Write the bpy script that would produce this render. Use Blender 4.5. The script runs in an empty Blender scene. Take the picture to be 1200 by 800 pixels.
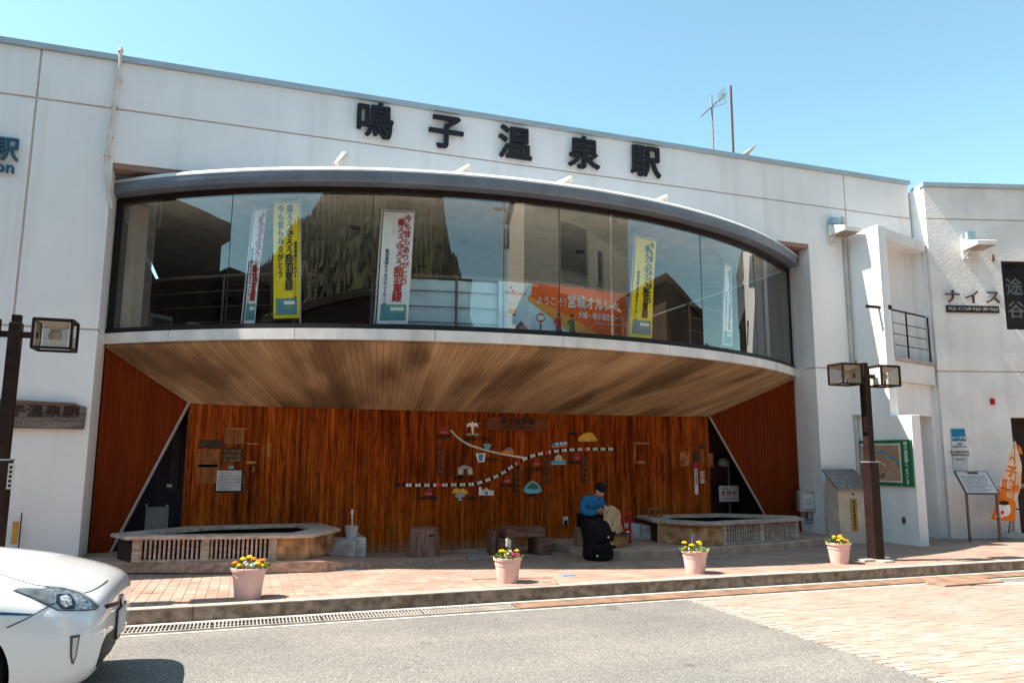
import bpy, bmesh, math, random
from math import sin, cos, radians, pi, sqrt
from mathutils import Vector, Matrix, geometry
from mathutils.bvhtree import BVHTree
random.seed(7)
sc = bpy.context.scene
# ------------------------------------------------------------ camera
F_PX, PITCH, ROLL, YAW, EYE = 884.3, 0.149984, 0.0050314, 0.3352765, 1.6
cam = bpy.data.cameras.new('camera'); camo = bpy.data.objects.new('camera', cam)
sc.collection.objects.link(camo)
cam.sensor_fit = 'HORIZONTAL'; cam.sensor_width = 36; cam.lens = F_PX / 1200 * 36
cam.clip_start = .05; cam.clip_end = 3000
camo.matrix_world = (Matrix.Translation((0, 0, EYE)) @ Matrix.Rotation(-YAW, 4, 'Z') @
                     Matrix.Rotation(pi / 2 + PITCH, 4, 'X') @ Matrix.Rotation(ROLL, 4, 'Z'))
sc.camera = camo
# ------------------------------------------------------------ sky, sun, exposure
SUNV = Vector((.66, -.15, -1)).normalized()            # direction the light travels
EL = math.asin(-SUNV.z); AZ = math.atan2(-SUNV.x, -SUNV.y)   # where the sun stands (from +Y towards +X)
w = bpy.data.worlds.new('World'); sc.world = w; w.use_nodes = True
nt = w.node_tree; bg = nt.nodes['Background']
sky = nt.nodes.new('ShaderNodeTexSky'); sky.sky_type = 'NISHITA'; sky.sun_disc = False
sky.sun_elevation = EL; sky.sun_rotation = AZ; sky.air_density = 1.1; sky.dust_density = .6; sky.ozone_density = .6
tint = nt.nodes.new('ShaderNodeMixRGB'); tint.blend_type = 'MULTIPLY'; tint.inputs[0].default_value = 1
tint.inputs[2].default_value = (.84, 1.02, .86, 1)
nt.links.new(sky.outputs[0], tint.inputs[1]); nt.links.new(tint.outputs[0], bg.inputs[0])
bg.inputs[1].default_value = .101
sl = bpy.data.lights.new('sun', 'SUN'); sl.energy = 4.1; sl.angle = radians(.5); sl.color = (1, .91, .80)
so = bpy.data.objects.new('sun', sl); sc.collection.objects.link(so)
so.rotation_euler = SUNV.to_track_quat('-Z', 'Y').to_euler(); so.location = (-20, 20, 40)
sc.view_settings.view_transform = 'Standard'; sc.view_settings.look = 'None'
sc.view_settings.exposure = 1.62; sc.view_settings.gamma = 1
# ------------------------------------------------------------ rays of the camera (photo pixels 1200x800)
def ray(px, py):
    x = (px - 600) / F_PX; y = -(py - 400) / F_PX
    x, y = cos(ROLL) * x - sin(ROLL) * y, sin(ROLL) * x + cos(ROLL) * y
    fw = cos(PITCH) - y * sin(PITCH); up = sin(PITCH) + y * cos(PITCH)
    return Vector((x * cos(YAW) + fw * sin(YAW), -x * sin(YAW) + fw * cos(YAW), up))
def atY(px, py, Y):
    r = ray(px, py); t = Y / r.y; return Vector((r.x * t, Y, EYE + r.z * t))
def atZ(px, py, Z):
    r = ray(px, py); t = (Z - EYE) / r.z; return Vector((r.x * t, r.y * t, Z))
def atX(px, py, X):
    r = ray(px, py); t = X / r.x; return Vector((X, r.y * t, EYE + r.z * t))
# ------------------------------------------------------------ frames: u along, w outward, z up
class Frame:
    def __init__(s, x, y, deg): s.o = Vector((x, y, 0)); a = radians(deg); s.U = Vector((cos(a), sin(a), 0)); s.W = Vector((sin(a), -cos(a), 0)); s.deg = deg
    def p(s, u, w, z): return s.o + s.U * u + s.W * w + Vector((0, 0, z))
    def px(s, x, y, w=0):
        r = ray(x, y); e = Vector((0, 0, EYE)); o = s.o + s.W * w
        t = (o - e).dot(s.W) / r.dot(s.W); q = e + r * t
        return ((q - s.o).dot(s.U), q.z)
AC = Vector((4.03, 19.48)); AR = 9.53
class Arc:                                    # u is arc length at radius AR, measured from the bay's middle
    deg = None
    def p(s, u, w, z):
        a = u / AR; r = AR + w; return Vector((AC.x + r * sin(a), AC.y - r * cos(a), z))
    def px(s, x, y, w=0):
        r = ray(x, y); R = AR + w
        a = r.x**2 + r.y**2; b = -2 * (r.x * AC.x + r.y * AC.y); c = AC.x**2 + AC.y**2 - R * R
        t = (-b - sqrt(max(b * b - 4 * a * c, 0))) / 2 / a; q = r * t
        return (math.asin(max(-1, min(1, (q.x - AC.x) / R))) * AR, EYE + q.z)
ARC = Arc()
D, DP, B = 11.5, 12.1, 12.3                    # facade plane, plane where the alcove starts, alcove back wall
FAC = Frame(0, D, 0); WALL = Frame(0, B, 0)
# ------------------------------------------------------------ materials
MATS = {}
def mat(name, col, rough=.6, metal=0, var=.12, scale=3., bump=.0, bscale=40., streak=0., col2=None, rand=0., spec=.22, coat=0., obj=False, vscale=(1, 1, 1), detail=5, alpha=None):
    if name in MATS: return MATS[name]
    m = bpy.data.materials.new(name); m.use_nodes = True; n = m.node_tree.nodes; l = m.node_tree.links
    b = n['Principled BSDF']; b.inputs['Roughness'].default_value = rough; b.inputs['Metallic'].default_value = metal
    b.inputs['Specular IOR Level'].default_value = spec; b.inputs['Coat Weight'].default_value = coat; b.inputs['Coat Roughness'].default_value = .03
    if obj: src = n.new('ShaderNodeTexCoord').outputs['Object']
    else: src = n.new('ShaderNodeNewGeometry').outputs['Position']
    mp = n.new('ShaderNodeVectorMath'); mp.operation = 'MULTIPLY'; mp.inputs[1].default_value = vscale; l.new(src, mp.inputs[0])
    no = n.new('ShaderNodeTexNoise'); no.inputs['Scale'].default_value = scale; no.inputs['Detail'].default_value = detail; l.new(mp.outputs[0], no.inputs['Vector'])
    cr = n.new('ShaderNodeValToRGB'); l.new(no.outputs['Fac'], cr.inputs[0])
    c2 = col2 if col2 else tuple(c * (1 - var * 1.6) for c in col)
    cr.color_ramp.elements[0].position = .33; cr.color_ramp.elements[1].position = .67
    cr.color_ramp.elements[0].color = (*c2, 1); cr.color_ramp.elements[1].color = (*(col if col2 else tuple(min(1, c * (1 + var * .5)) for c in col)), 1)
    out = cr.outputs[0]
    if streak:
        ms = n.new('ShaderNodeVectorMath'); ms.operation = 'MULTIPLY'; ms.inputs[1].default_value = (4, 4, .22); l.new(src, ms.inputs[0])
        n2 = n.new('ShaderNodeTexNoise'); n2.inputs['Scale'].default_value = 1.1; n2.inputs['Detail'].default_value = 4; l.new(ms.outputs[0], n2.inputs['Vector'])
        c3 = n.new('ShaderNodeValToRGB'); c3.color_ramp.elements[0].position = .52; c3.color_ramp.elements[1].position = .85
        c3.color_ramp.elements[0].color = (1, 1, 1, 1); c3.color_ramp.elements[1].color = (1 - streak, 1 - streak * 1.08, 1 - streak * 1.2, 1); l.new(n2.outputs['Fac'], c3.inputs[0])
        mx = n.new('ShaderNodeMixRGB'); mx.blend_type = 'MULTIPLY'; mx.inputs[0].default_value = 1; l.new(out, mx.inputs[1]); l.new(c3.outputs[0], mx.inputs[2]); out = mx.outputs[0]
    if rand:
        oi = n.new('ShaderNodeObjectInfo'); hs = n.new('ShaderNodeHueSaturation')
        mr = n.new('ShaderNodeMapRange'); mr.inputs[3].default_value = 1 - rand; mr.inputs[4].default_value = 1 + rand; l.new(oi.outputs['Random'], mr.inputs[0])
        l.new(mr.outputs[0], hs.inputs['Value']); l.new(out, hs.inputs['Color']); out = hs.outputs[0]
    l.new(out, b.inputs['Base Color'])
    if bump:
        nb = n.new('ShaderNodeTexNoise'); nb.inputs['Scale'].default_value = bscale; nb.inputs['Detail'].default_value = 4; l.new(mp.outputs[0], nb.inputs['Vector'])
        bp = n.new('ShaderNodeBump'); bp.inputs['Strength'].default_value = bump; bp.inputs['Distance'].default_value = .01; l.new(nb.outputs['Fac'], bp.inputs['Height']); l.new(bp.outputs[0], b.inputs['Normal'])
    m['ramp'] = 1; MATS[name] = m; return m
def flat(name, col, rough=.7, **k): return mat(name, col, rough, var=.04, scale=8, **k)
def glass(name, refl, tint, rough=0.):
    m = bpy.data.materials.new(name); m.use_nodes = True; n = m.node_tree.nodes; l = m.node_tree.links
    n.remove(n['Principled BSDF']); g = n.new('ShaderNodeBsdfGlossy'); g.inputs['Roughness'].default_value = rough; g.inputs['Color'].default_value = (.93, .95, .95, 1)
    t = n.new('ShaderNodeBsdfTransparent'); t.inputs['Color'].default_value = (*tint, 1)
    fr = n.new('ShaderNodeLayerWeight'); fr.inputs['Blend'].default_value = .5
    pw = n.new('ShaderNodeMath'); pw.operation = 'POWER'; pw.inputs[1].default_value = 4; l.new(fr.outputs['Facing'], pw.inputs[0])
    ad = n.new('ShaderNodeMath'); ad.operation = 'MULTIPLY_ADD'; ad.inputs[1].default_value = .7; ad.inputs[2].default_value = refl; ad.use_clamp = True; l.new(pw.outputs[0], ad.inputs[0])
    mx = n.new('ShaderNodeMixShader'); l.new(ad.outputs[0], mx.inputs[0]); l.new(t.outputs[0], mx.inputs[1]); l.new(g.outputs[0], mx.inputs[2])
    l.new(mx.outputs[0], n['Material Output'].inputs[0]); MATS[name] = m; return m
# ------------------------------------------------------------ mesh builder
COL = sc.collection
class MB:
    def __init__(s): s.v = []; s.f = []
    def add(s, vs, fs):
        k = len(s.v); s.v += [tuple(v) for v in vs]; s.f += [tuple(i + k for i in f) for f in fs]; return s
    def box(s, x0, y0, z0, x1, y1, z1):
        return s.add([(x0, y0, z0), (x1, y0, z0), (x1, y1, z0), (x0, y1, z0), (x0, y0, z1), (x1, y0, z1), (x1, y1, z1), (x0, y1, z1)],
                     [(3, 2, 1, 0), (4, 5, 6, 7), (0, 1, 5, 4), (1, 2, 6, 5), (2, 3, 7, 6), (3, 0, 4, 7)])
    def obox(s, c, size, M=None):
        sx, sy, sz = [q / 2 for q in size]; M = M or Matrix()
        vs = [Vector(c) + (M.to_3x3() @ Vector((a * sx, b * sy, e * sz))) for e in (-1, 1) for a, b in ((-1, -1), (1, -1), (1, 1), (-1, 1))]
        return s.add(vs, [(3, 2, 1, 0), (4, 5, 6, 7), (0, 1, 5, 4), (1, 2, 6, 5), (2, 3, 7, 6), (3, 0, 4, 7)])
    def fprism(s, fr, poly, w0, w1):                       # polygon in (u, z) of a frame, pushed from w0 to w1
        n = len(poly); vs = [fr.p(u, w0, z) for u, z in poly] + [fr.p(u, w1, z) for u, z in poly]
        return s.add(vs, [tuple(range(n)), tuple(range(2 * n - 1, n - 1, -1))] + [(i, (i + 1) % n, n + (i + 1) % n, n + i) for i in range(n)])
    def fbox(s, fr, u0, z0, u1, z1, w0, w1, seg=1):
        for i in range(seg):
            a = u0 + (u1 - u0) * i / seg; b = u0 + (u1 - u0) * (i + 1) / seg
            if seg == 1: s.fprism(fr, [(a, z0), (b, z0), (b, z1), (a, z1)], w0, w1)
        if seg > 1:
            vs = []; fs = []
            for i in range(seg + 1):
                a = u0 + (u1 - u0) * i / seg; vs += [fr.p(a, w0, z0), fr.p(a, w1, z0), fr.p(a, w1, z1), fr.p(a, w0, z1)]
            for i in range(seg):
                for j in range(4): fs.append((4 * i + j, 4 * i + (j + 1) % 4, 4 * i + 4 + (j + 1) % 4, 4 * i + 4 + j))
            fs += [(0, 1, 2, 3), (4 * seg + 3, 4 * seg + 2, 4 * seg + 1, 4 * seg)]; s.add(vs, fs)
        return s
    def zprism(s, poly, z0, z1):
        n = len(poly); vs = [(p[0], p[1], z0) for p in poly] + [(p[0], p[1], z1) for p in poly]
        return s.add(vs, [tuple(range(n - 1, -1, -1)), tuple(range(n, 2 * n))] + [(i, (i + 1) % n, n + (i + 1) % n, n + i) for i in range(n)])
    def tube(s, pts, r, n=8, r2=None):
        pts = [Vector(p) for p in pts]; m = len(pts); vs = []; fs = []; up0 = Vector((0, 0, 1))
        for i, p in enumerate(pts):
            d = (pts[min(i + 1, m - 1)] - pts[max(i - 1, 0)]).normalized()
            a = d.cross(up0); a = d.cross(Vector((0, 1, 0))) if a.length < .05 else a; a.normalize(); b = d.cross(a)
            rr = r if r2 is None else r + (r2 - r) * i / (m - 1)
            vs += [p + (a * cos(2 * pi * k / n) + b * sin(2 * pi * k / n)) * rr for k in range(n)]
        for i in range(m - 1):
            for k in range(n): fs.append((i * n + k, i * n + (k + 1) % n, (i + 1) * n + (k + 1) % n, (i + 1) * n + k))
        fs += [tuple(range(n)), tuple(range(m * n - 1, (m - 1) * n - 1, -1))]
        return s.add(vs, fs)
    def lathe(s, prof, c=(0, 0, 0), n=24, cap=True):
        vs = []; fs = []; m = len(prof)
        for r, z in prof: vs += [(c[0] + r * cos(2 * pi * k / n), c[1] + r * sin(2 * pi * k / n), c[2] + z) for k in range(n)]
        for i in range(m - 1):
            for k in range(n): fs.append((i * n + k, i * n + (k + 1) % n, (i + 1) * n + (k + 1) % n, (i + 1) * n + k))
        if cap: fs += [tuple(range(n)), tuple(range(m * n - 1, (m - 1) * n - 1, -1))]
        return s.add(vs, fs)
    def mesh(s, name, m, smooth=False, recalc=True):
        me = bpy.data.meshes.new(name); me.from_pydata(s.v, [], s.f)
        if recalc:
            bm = bmesh.new(); bm.from_mesh(me); bmesh.ops.recalc_face_normals(bm, faces=bm.faces); bm.to_mesh(me); bm.free()
        if smooth:
            me.polygons.foreach_set('use_smooth', [True] * len(me.polygons)); me.set_sharp_from_angle(angle=radians(38))
        me.materials.append(m); return me
    def build(s, name, m, parent=None, smooth=False, bevel=0, kind=None, label=None, recalc=True):
        o = link(name, s.mesh(name, m, smooth, recalc), parent)
        if bevel: bv = o.modifiers.new('b', 'BEVEL'); bv.width = bevel; bv.segments = 2; bv.limit_method = 'ANGLE'
        if kind: o['kind'] = kind
        if label: o['label'] = label
        return o
def link(name, me, parent=None, loc=None):
    o = bpy.data.objects.new(name, me); COL.objects.link(o)
    if loc is not None: o.location = loc
    if parent is not None:
        o.parent = parent
        if parent.type == 'EMPTY' and 'tmpl' not in parent: o.matrix_parent_inverse = parent.matrix_basis.inverted()
    return o
def thing(name, label, cat, loc=(0, 0, 0), group=None, tmpl=False):
    o = bpy.data.objects.new(name, None); o.empty_display_size = .2; COL.objects.link(o); o.location = loc
    if tmpl: o['tmpl'] = 1
    o['label'] = label; o['category'] = cat
    if group: o['group'] = group
    return o
def tag(o, label, cat, group=None):
    o['label'] = label; o['category'] = cat
    if group: o['group'] = group
    return o
def copy_tree(o, parent=None):
    c = o.copy(); COL.objects.link(c)
    if parent: c.parent = parent
    for ch in o.children: copy_tree(ch, c)
    return c
def B1(*a): return MB().box(*a)
TXT = {}
def text(fr, u, z, body, size, m, parent, name='letter', w=0.004, depth=0.003, bold=0., align='CENTER', sx=1., space=1., label=None, tilt=0., multi=0.):
    key = (body, align, round(bold, 4), space)
    if key not in TXT:
        c = bpy.data.curves.new('t', 'FONT'); c.body = body; c.align_x = align; c.align_y = 'CENTER'; c.size = 1; c.offset = bold; c.extrude = .5; c.space_line = space; c.resolution_u = 3
        o = bpy.data.objects.new('t', c); COL.objects.link(o); dg = bpy.context.evaluated_depsgraph_get(); dg.update()
        me = bpy.data.meshes.new_from_object(o.evaluated_get(dg))
        TXT[key] = ([v.co.copy() for v in me.vertices], [tuple(f.vertices) for f in me.polygons])
        bpy.data.objects.remove(o); bpy.data.curves.remove(c); bpy.data.meshes.remove(me)
    vs, fs = TXT[key]; ct, st = cos(radians(tilt)), sin(radians(tilt))
    mb = MB(); offs = [(0, 0)] if not multi else [(multi * cos(k * pi / 4 + .2), multi * sin(k * pi / 4 + .2)) for k in range(8)]
    for i_, (du, dz) in enumerate(offs): mb.add([fr.p(u + du * size + size * (v.x * sx * ct - v.y * st), w + i_ * .0006 + (v.z + .5) * depth, z + dz * size + size * (v.y * ct + v.x * sx * st)) for v in vs], fs)
    return mb.build(name, m, parent, label=label, recalc=True)
def vtext(fr, u, z, body, size, m, parent, name='letter', step=1.02, **k): return text(fr, u, z, '\n'.join(body), size, m, parent, name, space=step, **k)
# ------------------------------------------------------------ palette
WHITE = mat('white_render', (.86, .855, .85), .8, var=.03, scale=1.2, bump=.35, bscale=30, streak=.15)
WHITE2 = mat('rough_render', (.80, .78, .75), .85, var=.08, scale=1.5, bump=.8, bscale=22, streak=.15)
CONC = mat('concrete', (.46, .43, .38), .85, col2=(.30, .27, .23), scale=4, bump=.5, bscale=40)
JOINT = flat('sealant', (.60, .49, .45))
STEEL = mat('steel', (.55, .57, .60), .35, .6, var=.1, scale=3)
GREYM = mat('grey_metal', (.20, .23, .28), .42, .35, var=.1, scale=2, streak=.15)
SILL = mat('pale_aluminium', (.82, .78, .74), .45, .1, var=.12, scale=2.5, streak=.2)
DARK = mat('dark_frame', (.018, .016, .018), .5)
BLACK = mat('black', (.012, .011, .012), .6)
BROWNM = mat('dark_brown_metal', (.030, .016, .013), .5, .2, var=.2, scale=6)
RED = mat('red_panel', (.17, .026, .004), .6, spec=.06, var=.14, scale=2, vscale=(6, 6, .5), bump=.1)
TRIM = mat('trim_pink', (.50, .41, .37), .7)
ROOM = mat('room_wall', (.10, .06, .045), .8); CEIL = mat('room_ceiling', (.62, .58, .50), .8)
WOODG = mat('grey_wood', (.62, .50, .42), .8, col2=(.33, .245, .20), scale=4, vscale=(1.2, 6, 6), bump=.5, bscale=30, rand=.12)
WOODD = mat('deck_wood', (.54, .37, .28), .8, col2=(.28, .175, .13), scale=5, vscale=(1, 8, 4), bump=.5, rand=.15)
WOODO = mat('stained_wood', (.60, .30, .10), .7, col2=(.20, .09, .04), scale=4, bump=.3)
# ------------------------------------------------------------ ground
def SZ(y): return .13 - .017 * (y - 8.22)
g = MB(); g.add([(-400, -400, 0), (400, -400, 0), (400, 400, 0), (-400, 400, 0)], [(0, 1, 2, 3)])
def asphalt():
    m = bpy.data.materials.new('asphalt'); m.use_nodes = True; n = m.node_tree.nodes; l = m.node_tree.links; b = n['Principled BSDF']; b.inputs['Roughness'].default_value = .85
    geo = n.new('ShaderNodeNewGeometry'); vo = n.new('ShaderNodeTexVoronoi'); vo.inputs['Scale'].default_value = 120; l.new(geo.outputs['Position'], vo.inputs['Vector'])
    bw = n.new('ShaderNodeSeparateColor'); l.new(vo.outputs['Color'], bw.inputs[0])
    cr = n.new('ShaderNodeValToRGB'); cr.color_ramp.elements[0].color = (.125, .118, .109, 1); cr.color_ramp.elements[1].color = (.31, .296, .277, 1)
    cr.color_ramp.elements[0].position = .1; e = cr.color_ramp.elements.new(.55); e.color = (.185, .176, .162, 1); l.new(bw.outputs[0], cr.inputs[0])
    no = n.new('ShaderNodeTexNoise'); no.inputs['Scale'].default_value = .8; no.inputs['Detail'].default_value = 6; l.new(geo.outputs['Position'], no.inputs['Vector'])
    c2 = n.new('ShaderNodeValToRGB'); c2.color_ramp.elements[0].position = .3; c2.color_ramp.elements[0].color = (.8, .8, .8, 1); c2.color_ramp.elements[1].position = .7; c2.color_ramp.elements[1].color = (1.1, 1.08, 1.05, 1); l.new(no.outputs[0], c2.inputs[0])
    mx = n.new('ShaderNodeMixRGB'); mx.blend_type = 'MULTIPLY'; mx.inputs[0].default_value = 1; l.new(cr.outputs[0], mx.inputs[1]); l.new(c2.outputs[0], mx.inputs[2]); l.new(mx.outputs[0], b.inputs['Base Color'])
    tv = n.new('ShaderNodeVectorMath'); tv.operation = 'MULTIPLY'; tv.inputs[1].default_value = (.12, 1.6, 1); l.new(geo.outputs['Position'], tv.inputs[0]); tn = n.new('ShaderNodeTexNoise'); tn.inputs['Scale'].default_value = 1; tn.inputs['Detail'].default_value = 3; l.new(tv.outputs[0], tn.inputs['Vector'])
    tr_ = n.new('ShaderNodeValToRGB'); tr_.color_ramp.elements[0].position = .38; tr_.color_ramp.elements[0].color = (.86, .86, .87, 1); tr_.color_ramp.elements[1].position = .6; l.new(tn.outputs[0], tr_.inputs[0])
    on = n.new('ShaderNodeTexNoise'); on.inputs['Scale'].default_value = 2.2; on.inputs['Detail'].default_value = 2; l.new(geo.outputs['Position'], on.inputs['Vector']); orr = n.new('ShaderNodeValToRGB'); orr.color_ramp.elements[0].position = .27; orr.color_ramp.elements[0].color = (.72, .71, .70, 1); orr.color_ramp.elements[1].position = .33; l.new(on.outputs[0], orr.inputs[0])
    m1 = n.new('ShaderNodeMixRGB'); m1.blend_type = 'MULTIPLY'; m1.inputs[0].default_value = 1; l.new(mx.outputs[0], m1.inputs[1]); l.new(tr_.outputs[0], m1.inputs[2]); m2_ = n.new('ShaderNodeMixRGB'); m2_.blend_type = 'MULTIPLY'; m2_.inputs[0].default_value = 1; l.new(m1.outputs[0], m2_.inputs[1]); l.new(orr.outputs[0], m2_.inputs[2]); l.new(m2_.outputs[0], b.inputs['Base Color'])
    bp = n.new('ShaderNodeBump'); bp.inputs['Strength'].default_value = .5; bp.inputs['Distance'].default_value = .006; l.new(vo.outputs['Distance'], bp.inputs['Height']); l.new(bp.outputs[0], b.inputs['Normal']); return m
ASPH = asphalt()
g.build('road', ASPH, kind='structure')
MORTAR = mat('mortar', (.26, .20, .17), .9, var=.2, scale=8)
s = MB(); ys = [8.33, 40]; s.add([(-30, ys[0], SZ(ys[0])), (60, ys[0], SZ(ys[0])), (60, ys[1], SZ(ys[1]) ), (-30, ys[1], SZ(ys[1])),
       (-30, ys[0], -.6), (60, ys[0], -.6), (60, ys[1], -.6), (-30, ys[1], -.6)], [(0, 1, 2, 3), (4, 5, 1, 0), (7, 6, 5, 4), (5, 6, 2, 1), (6, 7, 3, 2), (7, 4, 0, 3)])
pave = s.build('pavement', MORTAR, kind='structure')
def proj(P):
    P = Vector(P) - Vector((0, 0, EYE)); q = camo.matrix_world.to_3x3().transposed() @ P
    if q.z > -.1: return (-999, -999)
    return (600 + F_PX * q.x / -q.z, 400 - F_PX * q.y / -q.z)
def lay(name, m, parent, cells, sx, sy, th, gap, zf, tilt=0.):
    me = MB().box(-sx / 2 + gap, -sy / 2 + gap, -th, sx / 2 - gap, sy / 2 - gap, 0).mesh(name, m)
    vis = [c for c in cells if -25 < proj((c[0], c[1], zf(c[1])))[0] < 1225 and proj((c[0], c[1], 0))[1] < 830]
    vis.sort(key=lambda c: c[0]**2 + c[1]**2); rest = MB()
    for k, (x, y) in enumerate(vis):
        z = zf(y) + random.uniform(.003, .0065)
        if k < 300: o = link(name, me, parent, (x, y, z)); o.rotation_euler.x = tilt
        else: rest.add([(x + a * (sx / 2 - gap), y + b * (sy / 2 - gap), z + b * tilt * sy / 2 - (th if e else 0)) for e in (0, 1) for a, b in ((-1, -1), (1, -1), (1, 1), (-1, 1))],
                      [(0, 1, 2, 3), (4, 5, 1, 0), (5, 6, 2, 1), (6, 7, 3, 2), (7, 4, 0, 3)])
    rest.build(name + '_field', m, parent, kind='stuff')
PAVER = mat('paver', (.39, .275, .22), .85, col2=(.30, .19, .15), scale=2.2, bump=.4, bscale=60, rand=.1)
lay('paving_brick', PAVER, pave, [(-3 + i * .112 + .056, 8.34 + .12 + j * .224) for i in range(190) for j in range(17)], .112, .224, .03, .004, SZ, -.017)
# kerb stones and drain
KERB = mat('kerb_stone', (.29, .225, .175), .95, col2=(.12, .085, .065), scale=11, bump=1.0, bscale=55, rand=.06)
kerb = thing('kerb', 'long row of weathered concrete kerb stones along the pavement edge', 'kerb', (0, 8.28, 0))
me = MB().box(-.5975, -.065, -.1, .5975, .055, .128).mesh('kerb_stone', KERB); mtop = MB().box(-.5975, -.066, .128, .5975, .055, .138).mesh('sunlit_top', mat('kerb_top', (.50, .43, .36), .9, col2=(.38, .31, .25), scale=9, bump=.5))  # top coloured lighter as if sunlit, stone face darker for shade and dirt
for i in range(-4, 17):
    o = link('kerb_stone', me, kerb, (i * 1.2 + .2, 8.28, random.uniform(-.003, .003))); link('sunlit_top', mtop, o)
GUT = mat('gutter_concrete', (.52, .48, .42), .85, var=.12, scale=3, bump=.3)
B1(-30, 8.06, -.05, 60, 8.213, .004).build('gutter', GUT, kind='structure')
B1(-30, 7.70, -.05, 60, 7.765, .0045).build('gutter_edge', GUT, kind='structure')
PIT = mat('drain_pit', (.025, .02, .018), .9)
drain = thing('drain_grate', 'steel drain grating running along the foot of the kerb', 'drain', (0, 7.9, 0))
B1(-6, 7.766, -.04, 30, 8.059, .004).build('channel_bed', PIT, drain)
GAL = mat('galvanised', (.42, .38, .34), .6, .3, var=.2, scale=4); RUST = mat('rusty_steel', (.28, .175, .12), .85, var=.25, scale=5, bump=.3)
def gratemesh(m, pitch, wd):
    q = MB(); q.box(-.495, -.145, .006, .495, -.12, .022).box(-.495, .12, .006, .495, .145, .022); q.box(-.495, -.012, .008, .495, .0, .018)
    k = int(.99 / pitch)
    for i in range(k): q.box(-.49 + i * pitch, -.119, .0065, -.49 + i * pitch + wd, .119, .021)
    return q.mesh('grate', m)
g1 = gratemesh(GAL, .034, .011); g2 = gratemesh(RUST, .026, .0175)
for i in range(-5, 24): link('grate', g1 if i < 3 else g2, drain, (i * 1.0 + .3, 7.9, 0))
# brick crossing in the street, cover plates
SB = mat('street_brick', (.36, .30, .255), .85, col2=(.345, .24, .195), scale=1.6, bump=.4, bscale=50, rand=.14)
base = MB().zprism([(4.98, -6), (30, -6), (30, 6.9), (8.9, 7.35), (8.1, 7.699), (4.98, 7.699)], -.04, .003).build('brick_crossing', mat('joint_sand', (.34, .28, .235), .9), kind='structure')
cells = [(5.05 + .16 * i + (.08 if j % 2 else 0), 3.0 + .08 * j) for i in range(85) for j in range(59) if 3.0 + .08 * j < min(7.65, 7.65 - (5.05 + .16 * i - 8.0) * .36)]
lay('street_brick', SB, base, cells, .16, .08, .03, .0022, lambda y: .001)
edge = MB(); BORD = mat('border_block', (.36, .33, .29), .9, col2=(.25, .21, .18), scale=8, bump=.5, rand=.1)
eme = MB().box(-.092, -.045, -.03, .092, .045, 0).mesh('border_block', BORD)
for j in range(48): link('border_block', eme, base, (4.875, 7.65 - j * .1, .008))
B1(8.35, 7.45, -.03, 9.35, 8.05, .026).build('rust_plate', RUST, drain, bevel=.004)
tag(B1(9.6, 6.72, .006, 10.2, 6.98, .014).build('access_cover', mat('red_cover', (.16, .05, .04), .7)), 'dark red access cover set flush in the street at the right edge', 'access cover')
MB().zprism([(8.85, 7.45), (9.35, 7.28), (12.5, 6.2), (12.5, 6.45), (9.6, 7.42), (9.0, 7.69)], -.02, .008).build('pink_strip', mat('pink_paving', (.56, .36, .31), .85), kind='structure')
fr_ = thing('hatch_frame', 'thin rusty square frame of an inspection hatch behind the middle flower pot', 'hatch', (2.8, 8.8, SZ(8.8)))
a = [atZ(553, 678, .13), atZ(648, 676.5, .13), atZ(655, 686, .13), atZ(572, 689.5, .13)]
fm = MB()
for i in range(4): 
    p0 = a[i]; p1 = a[(i + 1) % 4]; fm.tube([(p0.x, p0.y, SZ(p0.y) + .008), (p1.x, p1.y, SZ(p1.y) + .008)], .012, 4)
fm.build('frame', RUST, fr_)
for (x, y), lb in zip([(410, 668), (665, 676), (772, 652)], ['left of the wooden bench', 'in front of the seated person', 'beside the planter box']):
    c = atZ(x, y, .1); tag(MB().obox((c.x, c.y, SZ(c.y) + .008), (.16, .12, .012)).build('light_patch', mat('light_patch_blue', (.18, .25, .32), .6)), 'small blue-grey valve cover flush in the pavement ' + lb, 'valve cover')  # thin coloured plates imitating light reflected onto the pavement
# ------------------------------------------------------------ station building
bld = thing('station_building', 'long white two-storey railway station with a curved glass bay over a wooden alcove', 'station', (4, 14, 0))
RZ, J1, J2 = 7.20, 6.48, 3.275; XL, XR = -2.0, 10.09; SA, SB_ = -3.01, 11.04; OT = 5.68
g_ = .014
def wallpanel(poly, w0=-.28, w1=0, m=WHITE, fr=FAC, name='wall_panel'): return MB().fprism(fr, poly, w0, w1).build(name, m, bld, bevel=.006)
def rect(a, b, c, d): return [(a, c), (b, c), (b, d), (a, d)]
for a_, b_ in ((-14, SA), (SA, SB_), (SB_, 12.72)): wallpanel(rect(a_ + g_, b_ - g_, J1 + g_, RZ - .0))
wallpanel(rect(-14, SA - g_, J2 + g_, J1 - g_)); wallpanel(rect(SB_ + g_, 12.72, J2 + g_, J1 - g_))
wallpanel([(SA + g_, J2 + g_), (XL, J2 + g_), (XL, OT), (XR, OT), (XR, J2 + g_), (SB_ - g_, J2 + g_), (SB_ - g_, J1 - g_), (SA + g_, J1 - g_)])
wallpanel(rect(SA + .0, XL, -.2, J2 - g_)); wallpanel(rect(XR, SB_ - g_, -.2, J2 - g_))
wallpanel([(-14, 1.98), (-6.5, 1.98), (SA - g_, 1.98), (SA - g_, J2 - g_), (-14, J2 - g_)]); wallpanel(rect(-14, -6.5, -.2, 1.96))
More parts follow.
